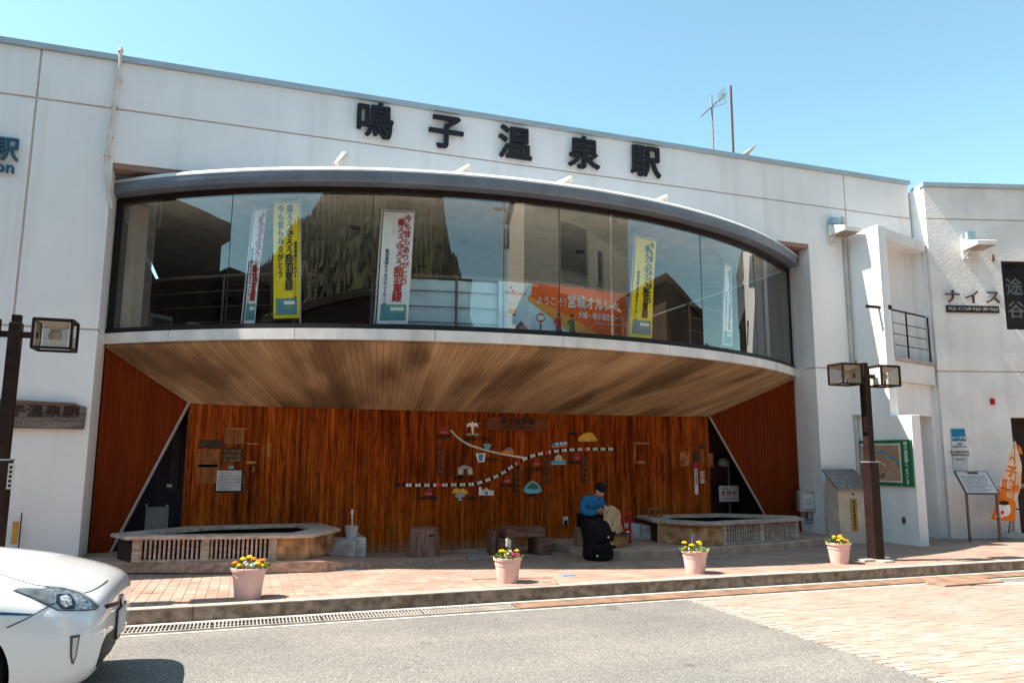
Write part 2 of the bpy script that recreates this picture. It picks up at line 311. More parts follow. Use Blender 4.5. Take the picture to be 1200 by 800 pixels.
# joint backing, opening reveals
jb = MB()
jb.fbox(FAC, -14, J1 - .04, 12.72, J1 + .04, -.25, -.022).fbox(FAC, SA - .04, 2, SA + .04, J1 - .05, -.25, -.022).fbox(FAC, SA - .04, J1 + .05, SA + .04, RZ - .01, -.25, -.022)
jb.fbox(FAC, SB_ - .04, J2 + .05, SB_ + .04, J1 - .05, -.25, -.022).fbox(FAC, SB_ - .04, J1 + .05, SB_ + .04, RZ - .01, -.25, -.022)
jb.fbox(FAC, -14, J2 - .04, XL - .01, J2 + .04, -.25, -.022).fbox(FAC, XR + .01, J2 - .04, 12.72, J2 + .04, -.25, -.022)
jb.build('joint_sealant', JOINT, bld)
rev = MB(); rev.box(XL - .25, D + .285, -.2, XL - .003, DP + .05, OT - .02).build('reveal', WHITE, bld); B1(XR + .003, D + .285, -.2, XR + .25, DP + .05, OT - .02).build('reveal', WHITE, bld)
MB().box(XL + .0, D + .02, OT - .075, XR, D + .26, OT - .004).build('lintel_trim', mat('lintel_brown', (.32, .20, .16), .7), bld)
MB().box(XL, D + .29, OT - .26, XR, D + .5, OT - .005).build('lintel_beam', GREYM, bld)
# roof coping
CAP = mat('coping', (.42, .50, .55), .45, .3, var=.05)
cp = MB().fprism(FAC, [(-14, RZ + .002), (12.74, RZ + .002), (12.74, RZ + .085), (-14, RZ + .085)], -.34, .05); cp.build('roof_coping', CAP, bld, bevel=.004)
cb = MB()
for i in range(40):
    x = -3.9 + i * .72
    if x < 12.6: cb.fbox(FAC, x, RZ - .012, x + .03, RZ + .02, .051, .056)
cb.build('coping_clips', STEEL, bld)
B1(-14, D + .29, 6.9, 12.72, 19, 7.05).build('roof', CONC, bld)
sh = MB().box(-14, 18.8, -.2, -2.3, 19, 6.9).box(-14, D + .3, -.2, -13.8, 18.8, 6.9).box(10.6, D + .7, -.2, 10.75, 18.8, 6.9); sh.build('outer_wall', WHITE, bld)
# ---- curved bay
CB = AR * math.asin((XR - .02 - AC.x) / AR); ZB, ZF, ZG, ZT = 3.15, 3.30, 3.345, 5.25
b0 = -AR * math.asin((AC.x - XL - .02) / AR)
sil = []
cuts = [b0] + [ARC.px(x, y, .07)[0] for x, y in ((197, 392), (345, 391), (510, 393), (660, 398), (785, 409), (872, 419))] + [CB]
cuts = sorted(cuts)
for a_, b_ in zip(cuts, cuts[1:]): MB().fbox(ARC, a_ + .004, ZB, b_ - .004, ZF, -.25, .07, seg=10).build('fascia_panel', SILL, bld)
MB().fbox(ARC, b0, ZB + .02, CB, ZF - .02, -.2, .055, seg=60).build('fascia_backing', DARK, bld)
MB().fbox(ARC, b0, ZF + .002, CB, ZG + .03, -.1, .035, seg=60).build('window_sill', DARK, bld)
MB().fbox(ARC, b0, ZT, CB, ZT + .06, -.1, .03, seg=60).build('head_frame', mat('head_brown', (.025, .013, .010), .5), bld)
bm_ = MB(); prof = [(-.25, 5.325), (.23, 5.325), (.24, 5.34), (.24, 5.475), (-.25, 5.53)]
seg = 72; vs = []
for i in range(seg + 1):
    u = b0 + (CB - b0) * i / seg; vs += [ARC.p(u, w_, z_) for w_, z_ in prof]
k = len(prof); fs = [(i * k + j, i * k + (j + 1) % k, (i + 1) * k + (j + 1) % k, (i + 1) * k + j) for i in range(seg) for j in range(k)] + [tuple(range(k)), tuple(range(seg * k + k - 1, seg * k - 1, -1))]
bm_.add(vs, fs).build('curved_beam', GREYM, bld, smooth=True)
prof = [(.05, 5.50), (.248, 5.476), (.248, 5.50), (.19, 5.55), (.05, 5.56)]; vs = []
for i in range(seg + 1): u = b0 + (CB - b0) * i / seg; vs += [ARC.p(u, w_, z_) for w_, z_ in prof]
k = len(prof); fs = [(i * k + j, i * k + (j + 1) % k, (i + 1) * k + (j + 1) % k, (i + 1) * k + j) for i in range(seg) for j in range(k)]
MB().add(vs, fs).build('beam_sunlit_edge', mat('sunlit_edge_white', (.72, .72, .72), .5), bld)  # separate white strip added so the beam's top edge looks sunlit
GL = glass('bay_glass', .15, (.97, .98, .98))
mull = [b0 + .09] + [ARC.px(x, y)[0] for x, y in ((268.5, 300), (436, 300), (655.5, 310), (822, 330), (885, 350))] + [CB - .05]
for a_, b_ in zip(mull, mull[1:]):
    q = MB(); n_ = 12
    vs = []
    for i in range(n_ + 1):
        u = a_ + .004 + (b_ - a_ - .008) * i / n_; vs += [ARC.p(u, 0, ZG + .02), ARC.p(u, 0, ZT + .02)]
    q.add(vs, [(2 * i, 2 * i + 2, 2 * i + 3, 2 * i + 1) for i in range(n_)]); o = q.build('glass_pane', GL, bld, recalc=False)
    o.data.polygons.foreach_set('use_smooth', [True] * len(o.data.polygons))
for u in mull[1:-1]: MB().fbox(ARC, u - .004, ZG, u + .004, ZT, -.02, .003).build('pane_joint', mat('silicone', (.03, .03, .035), .4), bld)
MB().fbox(ARC, b0, ZG, b0 + .09, ZT, -.06, .02).build('end_frame', DARK, bld); MB().fbox(ARC, CB - .05, ZG, CB, ZT, -.06, .02).build('end_frame', DARK, bld)
# bay floor, roof, room behind
def arcpoly(w_, y1, n=40): return [tuple(ARC.p(b0 + (CB - b0) * i / n, w_, 0))[:2] for i in range(n + 1)] + [(XR - .02, y1), (XL + .02, y1)]
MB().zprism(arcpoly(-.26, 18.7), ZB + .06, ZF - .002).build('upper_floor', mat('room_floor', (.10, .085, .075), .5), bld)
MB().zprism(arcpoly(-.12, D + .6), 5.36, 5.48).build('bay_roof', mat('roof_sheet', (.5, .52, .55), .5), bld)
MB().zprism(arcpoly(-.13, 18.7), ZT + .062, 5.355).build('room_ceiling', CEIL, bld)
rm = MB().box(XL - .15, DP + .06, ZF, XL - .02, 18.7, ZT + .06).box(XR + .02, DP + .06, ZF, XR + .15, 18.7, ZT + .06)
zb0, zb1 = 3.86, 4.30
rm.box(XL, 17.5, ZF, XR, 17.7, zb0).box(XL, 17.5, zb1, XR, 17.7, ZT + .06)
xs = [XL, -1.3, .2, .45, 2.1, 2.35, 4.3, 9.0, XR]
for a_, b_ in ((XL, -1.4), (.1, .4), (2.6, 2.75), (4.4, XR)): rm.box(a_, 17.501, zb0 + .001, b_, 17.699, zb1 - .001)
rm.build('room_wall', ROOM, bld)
MB().fbox(ARC, b0 + .12, ZG, b0 + .30, ZT, -.3, -.1).build('interior_post', mat('cream', (.42, .36, .27), .7), bld)
dn = MB()
for x, y in ((1.5, 12.2), (3.4, 12.4), (5.6, 12.3), (7.3, 12.6), (3.1, 14.4), (.3, 13)): dn.lathe([(.09, -.02), (.09, 0)], (x, y, ZT + .058), 12)
dn.build('downlight', DARK, bld)
# soffit: board marked concrete from the bay's edge down to the back wall
aL = atY(222, 470, B); aR = atY(830, 487, B); ZS = (aL.z + aR.z) / 2; XA, XB = aL.x, aR.x
def soffit_mat():
    m = bpy.data.materials.new('board_marked_concrete'); m.use_nodes = True; n = m.node_tree.nodes; l = m.node_tree.links; b = n['Principled BSDF']; b.inputs['Roughness'].default_value = .8
    uv = n.new('ShaderNodeUVMap'); sp = n.new('ShaderNodeSeparateXYZ'); l.new(uv.outputs[0], sp.inputs[0])
    fl = n.new('ShaderNodeMath'); fl.operation = 'MULTIPLY'; fl.inputs[1].default_value = 135; l.new(sp.outputs[0], fl.inputs[0])
    f2 = n.new('ShaderNodeMath'); f2.operation = 'FLOOR'; l.new(fl.outputs[0], f2.inputs[0])
    wn = n.new('ShaderNodeTexWhiteNoise'); wn.noise_dimensions = '1D'; l.new(f2.outputs[0], wn.inputs['W'])
    sc_ = n.new('ShaderNodeVectorMath'); sc_.operation = 'MULTIPLY'; sc_.inputs[1].default_value = (30, 1.3, 1); l.new(uv.outputs[0], sc_.inputs[0])
    no = n.new('ShaderNodeTexNoise'); no.inputs['Scale'].default_value = 1.0; no.inputs['Detail'].default_value = 6; l.new(sc_.outputs[0], no.inputs['Vector'])
    cr = n.new('ShaderNodeValToRGB'); cr.color_ramp.elements[0].position = .30; cr.color_ramp.elements[0].color = (.25, .145, .065, 1); cr.color_ramp.elements[1].position = .74; cr.color_ramp.elements[1].color = (.58, .38, .205, 1); l.new(no.outputs[0], cr.inputs[0])
    mr = n.new('ShaderNodeMapRange'); mr.inputs[3].default_value = .86; mr.inputs[4].default_value = 1.08; l.new(wn.outputs[0], mr.inputs[0])
    hs = n.new('ShaderNodeHueSaturation'); l.new(cr.outputs[0], hs.inputs['Color']); l.new(mr.outputs[0], hs.inputs['Value'])
    fq = n.new('ShaderNodeMath'); fq.operation = 'FRACT'; l.new(fl.outputs[0], fq.inputs[0]); lt = n.new('ShaderNodeValToRGB'); lt.color_ramp.elements[0].color = (.45, .40, .36, 1); lt.color_ramp.elements[1].position = .16; l.new(fq.outputs[0], lt.inputs[0])
    sv = n.new('ShaderNodeVectorMath'); sv.operation = 'MULTIPLY'; sv.inputs[1].default_value = (9, .7, 1); l.new(uv.outputs[0], sv.inputs[0]); nb_ = n.new('ShaderNodeTexNoise'); nb_.inputs['Scale'].default_value = 1; nb_.inputs['Detail'].default_value = 3; l.new(sv.outputs[0], nb_.inputs['Vector']); lb = n.new('ShaderNodeValToRGB'); lb.color_ramp.elements[0].position = .42; lb.color_ramp.elements[0].color = (.50, .46, .42, 1); lb.color_ramp.elements[1].position = .50; l.new(nb_.outputs['Fac'], lb.inputs[0])
    mA = n.new('ShaderNodeMixRGB'); mA.blend_type = 'MULTIPLY'; mA.inputs[0].default_value = 1; l.new(hs.outputs[0], mA.inputs[1]); l.new(lt.outputs[0], mA.inputs[2]); mB = n.new('ShaderNodeMixRGB'); mB.blend_type = 'MULTIPLY'; mB.inputs[0].default_value = 1; l.new(mA.outputs[0], mB.inputs[1]); l.new(lb.outputs[0], mB.inputs[2]); l.new(mB.outputs[0], b.inputs['Base Color'])
    fr2 = n.new('ShaderNodeMath'); fr2.operation = 'FRACT'; l.new(fl.outputs[0], fr2.inputs[0])
    bp = n.new('ShaderNodeBump'); bp.inputs['Strength'].default_value = .6; bp.inputs['Distance'].default_value = .01; l.new(fr2.outputs[0], bp.inputs['Height']); l.new(bp.outputs[0], b.inputs['Normal']); return m
N, M_ = 60, 8; vs = []; uvs = []
for i in range(N + 1):
    t = i / N; p0 = ARC.p(b0 + (CB - b0) * t, .0, ZB + .005); p1 = Vector((XA + (XB - XA) * t, B, ZS))
    for j in range(M_ + 1): q = j / M_; vs.append(p0.lerp(p1, q)); uvs.append((t, q))
fs = [(i * (M_ + 1) + j, (i + 1) * (M_ + 1) + j, (i + 1) * (M_ + 1) + j + 1, i * (M_ + 1) + j + 1) for i in range(N) for j in range(M_)]
mb = MB().add(vs, fs); o = mb.build('soffit', soffit_mat(), bld, recalc=False)
ul = o.data.uv_layers.new(name='UVMap')
for lp in o.data.loops: ul.data[lp.index].uv = uvs[lp.vertex_index]
so_ = o.modifiers.new('s', 'SOLIDIFY'); so_.thickness = .05; so_.offset = -1
# side panels with diagonal lower edge
ZD = .20
FL = Frame(XL + .02, DP, math.degrees(math.atan2(B - DP, XA - XL - .02))); lenL = Vector((XA - XL - .02, B - DP)).length
FR_ = Frame(XB, B, math.degrees(math.atan2(DP - B, XR - .02 - XB))); lenR = Vector((XR - .02 - XB, B - DP)).length
uL, zL = FL.px(145, 617); uR, zR = FR_.px(893, 598)
def ext(u0, z0, u1, z1, z): t = (z - z0) / (z1 - z0); return u0 + (u1 - u0) * t
eL = ext(lenL, ZS, uL, zL, .1); eR = ext(0, ZS, uR, zR, .1)
MB().fprism(FL, [(0, .1), (eL, .1), (lenL, ZS + .02), (0, ZB + .03)], -.06, 0).build('side_panel', RED, bld)
MB().fprism(FR_, [(0, ZS + .02), (eR, .1), (lenR, .1), (lenR, ZB + .03)], -.06, 0).build('side_panel', RED, bld)
for q0, q1 in (((FL.p(lenL, .02, ZS)), FL.p(eL, .02, .1)), (FL.p(lenL, .02, ZS), FL.p(.05, .02, ZB)), (FR_.p(0, .02, ZS), FR_.p(eR, .02, .1)), (FR_.p(0, .02, ZS), FR_.p(lenR - .05, .02, ZB))): MB().tube([q0, q1], .02, 4).build('panel_trim', TRIM, bld)
for fr, L_, s0 in ((FL, lenL, 0), (FR_, lenR, 1)):       # narrow vertical siding ribs on the red panels
    rb = MB(); n_ = int(L_ / .075)
    for i in range(1, n_):
        u = L_ * i / n_
        if s0 == 0: zt = ZB + .0 + (ZS - ZB) * u / L_; zb = .12 if u < eL else .12 + (ZS - .1) * (u - eL) / (lenL - eL)
        else: zt = ZS + (ZB - ZS) * u / L_; zb = .12 if u > eR else .12 + (ZS - .1) * (eR - u) / eR
        if zt - zb > .05: rb.fbox(fr, u - .003, zb + .03, u + .003, zt - .03, 0, .006)
    rb.build('panel_ribs', mat('red_dark', (.14, .023, .004), .6, spec=.05), bld)
# wooden boards of the alcove's back wall
def board_mat():
    m = bpy.data.materials.new('stained_boards'); m.use_nodes = True; n = m.node_tree.nodes; l = m.node_tree.links; b = n['Principled BSDF']; b.inputs['Roughness'].default_value = .6; b.inputs['Specular IOR Level'].default_value = .08
    geo = n.new('ShaderNodeNewGeometry'); oi = n.new('ShaderNodeObjectInfo')
    def noise(scl, det, vec):
        v = n.new('ShaderNodeVectorMath'); v.operation = 'MULTIPLY'; v.inputs[1].default_value = vec; l.new(geo.outputs['Position'], v.inputs[0])
        a = n.new('ShaderNodeVectorMath'); a.operation = 'ADD'; c = n.new('ShaderNodeCombineXYZ'); mm = n.new('ShaderNodeMath'); mm.operation = 'MULTIPLY'; mm.inputs[1].default_value = .9; l.new(oi.outputs['Random'], mm.inputs[0]); l.new(mm.outputs[0], c.inputs[0]); l.new(v.outputs[0], a.inputs[0]); l.new(c.outputs[0], a.inputs[1])
        t = n.new('ShaderNodeTexNoise'); t.inputs['Scale'].default_value = scl; t.inputs['Detail'].default_value = det; l.new(a.outputs[0], t.inputs['Vector']); return t.outputs['Fac']
    cr = n.new('ShaderNodeValToRGB'); e = cr.color_ramp.elements; e[0].position = .30; e[0].color = (.12, .018, .001, 1); e[1].position = .84; e[1].color = (.60, .19, .03, 1)
    x = e.new(.44); x.color = (.30, .052, .002, 1); x = e.new(.58); x.color = (.42, .092, .006, 1)
    f1 = noise(1, 10, (16, 16, 1.0)); f2 = noise(.7, 4, (1.2, 1, .8))
    ad = n.new('ShaderNodeMath'); ad.operation = 'ADD'; l.new(f1, ad.inputs[0])
    sp = n.new('ShaderNodeSeparateXYZ'); l.new(geo.outputs['Position'], sp.inputs[0])
    mz = n.new('ShaderNodeMapRange'); mz.inputs[1].default_value = 1.3; mz.inputs[2].default_value = .45; mz.inputs[3].default_value = -.04; mz.inputs[4].default_value = .10; l.new(sp.outputs['Z'], mz.inputs[0])
    m2 = n.new('ShaderNodeMath'); m2.operation = 'MULTIPLY_ADD'; m2.inputs[1].default_value = .40; m2.inputs[2].default_value = -.20; l.new(f2, m2.inputs[0])
    a2 = n.new('ShaderNodeMath'); a2.operation = 'ADD'; l.new(m2.outputs[0], a2.inputs[0]); l.new(mz.outputs[0], a2.inputs[1]); l.new(a2.outputs[0], ad.inputs[1])
    l.new(ad.outputs[0], cr.inputs[0])
    g2_ = noise(1, 7, (85, 85, 5)); c3 = n.new('ShaderNodeValToRGB'); c3.color_ramp.elements[0].position = .35; c3.color_ramp.elements[0].color = (.45, .38, .33, 1); c3.color_ramp.elements[1].position = .6; l.new(g2_, c3.inputs[0])
    kv = n.new('ShaderNodeVectorMath'); kv.operation = 'MULTIPLY'; kv.inputs[1].default_value = (9, 1, 3.2); l.new(geo.outputs['Position'], kv.inputs[0]); kn = n.new('ShaderNodeTexVoronoi'); kn.inputs['Scale'].default_value = 1; l.new(kv.outputs[0], kn.inputs['Vector'])
    kr = n.new('ShaderNodeValToRGB'); kr.color_ramp.elements[0].position = .07; kr.color_ramp.elements[0].color = (.25, .2, .17, 1); kr.color_ramp.elements[1].position = .15; l.new(kn.outputs['Distance'], kr.inputs[0])
    mk_ = n.new('ShaderNodeMixRGB'); mk_.blend_type = 'MULTIPLY'; mk_.inputs[0].default_value = 1; l.new(c3.outputs[0], mk_.inputs[1]); l.new(kr.outputs[0], mk_.inputs[2])
    mx = n.new('ShaderNodeMixRGB'); mx.blend_type = 'MULTIPLY'; mx.inputs[0].default_value = 1; l.new(cr.outputs[0], mx.inputs[1]); l.new(mk_.outputs[0], mx.inputs[2])
    hs = n.new('ShaderNodeHueSaturation'); mr = n.new('ShaderNodeMapRange'); mr.inputs[3].default_value = .78; mr.inputs[4].default_value = 1.25; l.new(oi.outputs['Random'], mr.inputs[0]); l.new(mr.outputs[0], hs.inputs['Value']); l.new(mx.outputs[0], hs.inputs['Color'])
    # splash-bleached foot of the boards
    gz = n.new('ShaderNodeMapRange'); gz.inputs[1].default_value = .26; gz.inputs[2].default_value = .10; l.new(sp.outputs['Z'], gz.inputs[0])
    mu = n.new('ShaderNodeMath'); mu.operation = 'MULTIPLY'; l.new(gz.outputs[0], mu.inputs[0]); l.new(f1, mu.inputs[1])
    mw = n.new('ShaderNodeMixRGB'); mw.inputs[2].default_value = (.34, .22, .14, 1); l.new(mu.outputs[0], mw.inputs[0]); l.new(hs.outputs[0], mw.inputs[1])
    l.new(mw.outputs[0], b.inputs['Base Color'])
    bp = n.new('ShaderNodeBump'); bp.inputs['Strength'].default_value = .5; bp.inputs['Distance'].default_value = .006; l.new(g2_, bp.inputs['Height']); l.new(bp.outputs[0], b.inputs['Normal']); return m
BOARD = board_mat()
MB().box(XA, B + .03, -.1, XB, B + .12, ZS + .02).build('wall_core', DARK, bld)
nb = 88; bw_ = (XB - XA) / nb; bme = MB().box(-bw_ / 2 + .003, 0, -.1, bw_ / 2 - .003, .03, ZS + .0).mesh('wooden_board', BOARD)
ww = MB().box(XA, B + .026, .0, XB, B + .029, .06).build('wooden_wall', DARK, bld)
for i in range(nb): link('wooden_board', bme, ww, (XA + (i + .5) * bw_, B + random.uniform(-.002, .006), 0))
# recesses beside the wood wall
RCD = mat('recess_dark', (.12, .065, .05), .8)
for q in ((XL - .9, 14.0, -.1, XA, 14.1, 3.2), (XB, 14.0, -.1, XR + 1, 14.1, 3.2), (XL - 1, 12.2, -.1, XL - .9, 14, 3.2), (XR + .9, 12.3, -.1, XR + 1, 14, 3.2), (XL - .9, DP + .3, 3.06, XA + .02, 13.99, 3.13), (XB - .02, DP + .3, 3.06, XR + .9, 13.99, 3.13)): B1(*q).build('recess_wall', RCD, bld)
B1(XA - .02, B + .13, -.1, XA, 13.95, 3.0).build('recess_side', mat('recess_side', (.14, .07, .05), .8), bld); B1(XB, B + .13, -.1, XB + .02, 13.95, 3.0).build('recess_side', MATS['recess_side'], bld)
# ------------------------------------------------------------ balcony tower beside the bay
TX = 11.0
LIT = WHITE
TF = Frame(TX, D, -90)                         # the tower's left face; u runs from the facade towards the street
uT = TF.px(1028, 263)[0]; zT = 5.93; BY = D - uT
BAL = Frame(TX, BY, math.degrees(math.atan2(11.22 - BY, 12.74 - TX))); LB = Vector((12.74 - TX, 11.22 - BY)).length
uS = TF.px(1079, 641)[0]; zS = TF.px(1078, 485)[1]
tw = thing('balcony_tower', 'white projecting balcony tower with a metal railing right of the curved bay', 'balcony', (TX + .8, BY + .3, 0))
zN0, zN1 = BAL.px(1036, 350)[1], TF.px(1037, 466)[1]
MB().fprism(TF, [(-.0, -.2), (uS, -.2), (uS, zS), (uT, zS + .0), (uT, zT), (-.0, zT + .02)], 0, -.2).build('side_wall', LIT, tw, bevel=.008)
zc0 = BAL.px(1060, 287)[1]
MB().fbox(BAL, .205, zc0, LB, zT - .01, -.9, -.004).build('canopy', WHITE2, tw, bevel=.006)
zf1 = BAL.px(1043, 419)[1]; zf0 = BAL.px(1045, 445)[1]
MB().fbox(BAL, .205, zf1 - .03, LB - .004, zf1 + .03, -1.2, .03).build('balcony_edge', TRIM, tw)
MB().fbox(BAL, .205, zf0, LB - .004, zf1 - .034, -1.2, 0).build('balcony_slab', WHITE2, tw, bevel=.006)
zb_ = BAL.px(1060, 485)[1]
MB().fbox(BAL, .10, zb_, LB - .03, zf0 - .004, -.9, -.10).build('balcony_beam', WHITE, tw, bevel=.006)
MB().fbox(BAL, .23, zf1 + .04, LB - .02, zc0 - .01, -1.15, -1.0).build('back_wall', WHITE, tw)
MB().fbox(BAL, LB - .02, -.2, LB + .1, zT - .2, -1.2, -.12).build('end_wall', WHITE, tw)
rl = thing('balcony_railing', 'dark metal railing closing the balcony of the tower', 'railing', tuple(BAL.p(.8, 0, zf1)))
z_t = BAL.px(1060, 366, -.06)[1]; us = [BAL.px(x, 390, -.06)[0] for x in (1046, 1063, 1088)]
r_ = MB(); r_.tube([BAL.p(.0, -.06, z_t), BAL.p(LB - .1, -.06, z_t)], .018, 6)
r_.build('handrail', BROWNM, rl)
for k in (.3, .52, .74): MB().tube([BAL.p(.2, -.06, zf1 + (z_t - zf1) * k), BAL.p(LB - .1, -.06, zf1 + (z_t - zf1) * k)], .009, 5).build('rail', BROWNM, rl)
for u in us: MB().tube([BAL.p(u, -.06, zf1), BAL.p(u, -.06, z_t)], .016, 6).build('post', BROWNM, rl)
MB().obox(TF.p(uT - .1, .12, z_t + .0), (.34, .05, .05)).build('bracket', BROWNM, rl)
nm = Vector((1, 0, 0)); MB().fbox(BAL, .12, zf1 + .9, .2, zf1 + .98, -.02, .06).build('clamp', BLACK, rl)
dn_ = thing('drain_pipe', 'pale drain pipe in the corner between the pier and the balcony tower', 'pipe', (TX - .06, D - .04, 0))
MB().tube([(TX - .07, D - .04, .02), (TX - .07, D - .04, 6.3)], .032, 8).build('pipe', mat('pale_pipe', (.55, .52, .50), .6), dn_)
# ------------------------------------------------------------ angled right wing
WING = Frame(12.76, 11.17, -16)
wg = thing('station_wing', 'white angled wing of the station at the right with a nameplate and floodlight', 'building', (15, 12, 0))
wz1, wz2 = WING.px(1086, 256)[1], WING.px(1099, 434.6)[1]; wzt = WING.px(1085, 219)[1]
ww0, wd0 = WING.px(1177, 350)[0], WING.px(1190, 550)[0]; wwz1 = WING.px(1180, 306)[1]; wwz0 = WING.px(1186, 386)[1]; dz1 = WING.px(1192, 489)[1]
L2 = 6
MB().fprism(WING, rect(0, L2, wz1 + g_, wzt), -.3, 0).build('wall_panel', WHITE2, wg, bevel=.006)
MB().fprism(WING, [(0, wz2 + g_), (L2, wz2 + g_), (L2, wz1 - g_), (ww0 + 1.6, wz1 - g_), (ww0 + 1.6, wwz0), (ww0, wwz0), (ww0, wz1 - g_), (0, wz1 - g_)] if False else
            [(0, wz2 + g_), (L2, wz2 + g_), (L2, wwz0 - .004), (ww0, wwz0), (ww0, wwz1), (L2, wwz1 + .004), (L2, wz1 - g_), (0, wz1 - g_)], -.3, 0).build('wall_panel', WHITE2, wg, bevel=.006)
MB().fprism(WING, [(0, -.2), (wd0, -.2), (wd0, dz1), (L2, dz1), (L2, wz2 - g_), (0, wz2 - g_)], -.3, 0).build('wall_panel', WHITE2, wg, bevel=.006)
MB().fbox(WING, .02, wz1 - .04, L2, wz1 + .04, -.25, -.02).build('joint_sealant', JOINT, wg); MB().fbox(WING, .02, wz2 - .04, L2, wz2 + .04, -.25, -.02).build('joint_sealant', JOINT, wg)
MB().fbox(WING, -.03, wzt + .002, L2, wzt + .085, -.4, .05).build('roof_coping', CAP, wg)
MB().box(12.765, 11.26, -.2, 12.95, 19, wzt - .002).build('return_wall', WHITE, wg)
wn_ = MB().fbox(WING, ww0, wwz0, ww0 + .06, wwz1, -.12, -.02).fbox(WING, ww0 + .06, wwz0, L2, wwz0 + .06, -.12, -.02).fbox(WING, ww0 + .06, wwz1 - .05, L2, wwz1, -.12, -.02).build('window_frame', DARK, wg)
MB().fbox(WING, ww0 + .06, wwz0 + .06, L2, wwz1 - .05, -.09, -.08).build('window_pane', mat('dark_glass', (.02, .022, .028), .05, spec=.8), wg)
for q_ in (('途', .62), ('谷', .28)):
    text(WING, WING.px(1193, 350)[0], wwz0 + (wwz1 - wwz0) * q_[1], q_[0], .37, mat('window_letters', (.17, .17, .17), .7), wg, 'window_letter', w=-.078, bold=.01)
MB().fbox(WING, wd0, -.1, L2, dz1, -.22, -.2).build('dark_door', mat('door_dark', (.03, .022, .022), .3), wg)
MB().fbox(WING, wd0, 1.02, L2, 1.07, -.19, -.16).build('door_rail', mat('blue_strip', (.10, .18, .32), .5), wg)
# ------------------------------------------------------------ big kanji on the facade
BLK = mat('sign_black', (.022, .020, .026), .45); GOLD = mat('sign_edge', (.50, .34, .28), .6)
sg = thing('station_name_sign', 'large raised black characters naming the station along the top of the facade', 'sign', (4, D, 6.8))
for ch, x, y in (('鳴', 438.5, 142), ('子', 522, 155), ('温', 602.5, 168.5), ('泉', 683, 180), ('駅', 755, 189.5)):
    u, z = FAC.px(x, y); text(FAC, u, z - .055, ch, .62, BLK, sg, 'letter', w=.03, depth=.045, bold=.0, multi=.024)
blue = mat('sign_blue', (.03, .11, .17), .5)
s2 = thing('side_name_sign', 'small teal station name lettering cut off by the left edge of the photo', 'sign', (-4.6, D, 5.3))
u, z = FAC.px(9, 178); text(FAC, u - 2.05 + .17, z, '鳴子温泉駅', .40, blue, s2, 'letter', w=.03, depth=.04, bold=.016) if False else text(FAC, u + .15, z, '鳴子温泉駅', .345, blue, s2, 'letter', w=.03, depth=.04, bold=.02, align='RIGHT')
u, z = FAC.px(19, 199); text(FAC, u, z, 'Naruko-Onsen Station', .235, blue, s2, 'letter', w=.03, depth=.03, bold=.012, align='RIGHT')
# carved wooden sign
CW = mat('carved_wood', (.30, .23, .20), .75, col2=(.12, .085, .075), scale=3, vscale=(1, 1, 9), bump=.8)
u0, z1 = FAC.px(26, 471); u1, z0 = FAC.px(99, 503)
cs = thing('carved_wood_sign', 'weathered carved wooden station sign behind the left lamp post', 'sign', tuple(FAC.p(u1 - .4, 0, z0)))
MB().fprism(FAC, [(u0 - .8, z0), (u1, z0), (u1 + .01, z1 - .05), (u1 - .12, z1 - .01), (u0 - .8, z1 + .03)], .01, .07).build('board', CW, cs, bevel=.01)
MB().fprism(FAC, [(u0 - .8, z1 - .0), (u1 - .1, z1 - .03), (u1 - .12, z1 + .0), (u0 - .8, z1 + .045)], .0, .10).build('ridge', mat('ridge_wood', (.20, .12, .09), .8), cs)
text(FAC, u1 - .06, z1 - .13, '鳴子温泉驛', .165, mat('carving_dark', (.05, .03, .028), .7), cs, w=.071, depth=.012, bold=.012, align='RIGHT', sx=1.25)
text(FAC, u1 - .18, z0 + .06, 'Onsen Station', .085, mat('carving_pale', (.36, .30, .27), .7), cs, w=.071, depth=.006, align='RIGHT', sx=1.2)
# wing nameplate
npl = thing('shop_nameplate', 'three stylised metal characters above a dark nameplate on the right wing', 'sign', tuple(WING.p(1, 0, 4)))
for ch, x, y in (('ナ', 1114, 349), ('イ', 1137, 350), ('ス', 1161, 350)):
    u, z = WING.px(x, y); text(WING, u, z, ch, .30, mat('letter_bronze', (.14, .10, .09), .4, .4), npl, w=.05, depth=.03, bold=.012, sx=1.15)
u0, z1 = WING.px(1108, 358); u1, z0 = WING.px(1170, 367)
MB().fbox(WING, u0, z0, u1, z1, .002, .03).build('plate', mat('plate_dark', (.035, .028, .028), .5), npl)
text(WING, (u0 + u1) / 2, (z0 + z1) / 2, 'ナルコ・インフォメーション・ステーション', .083, mat('print_white', (.75, .75, .72), .6), npl, 'small_letters', w=.031, bold=.01, sx=.62)
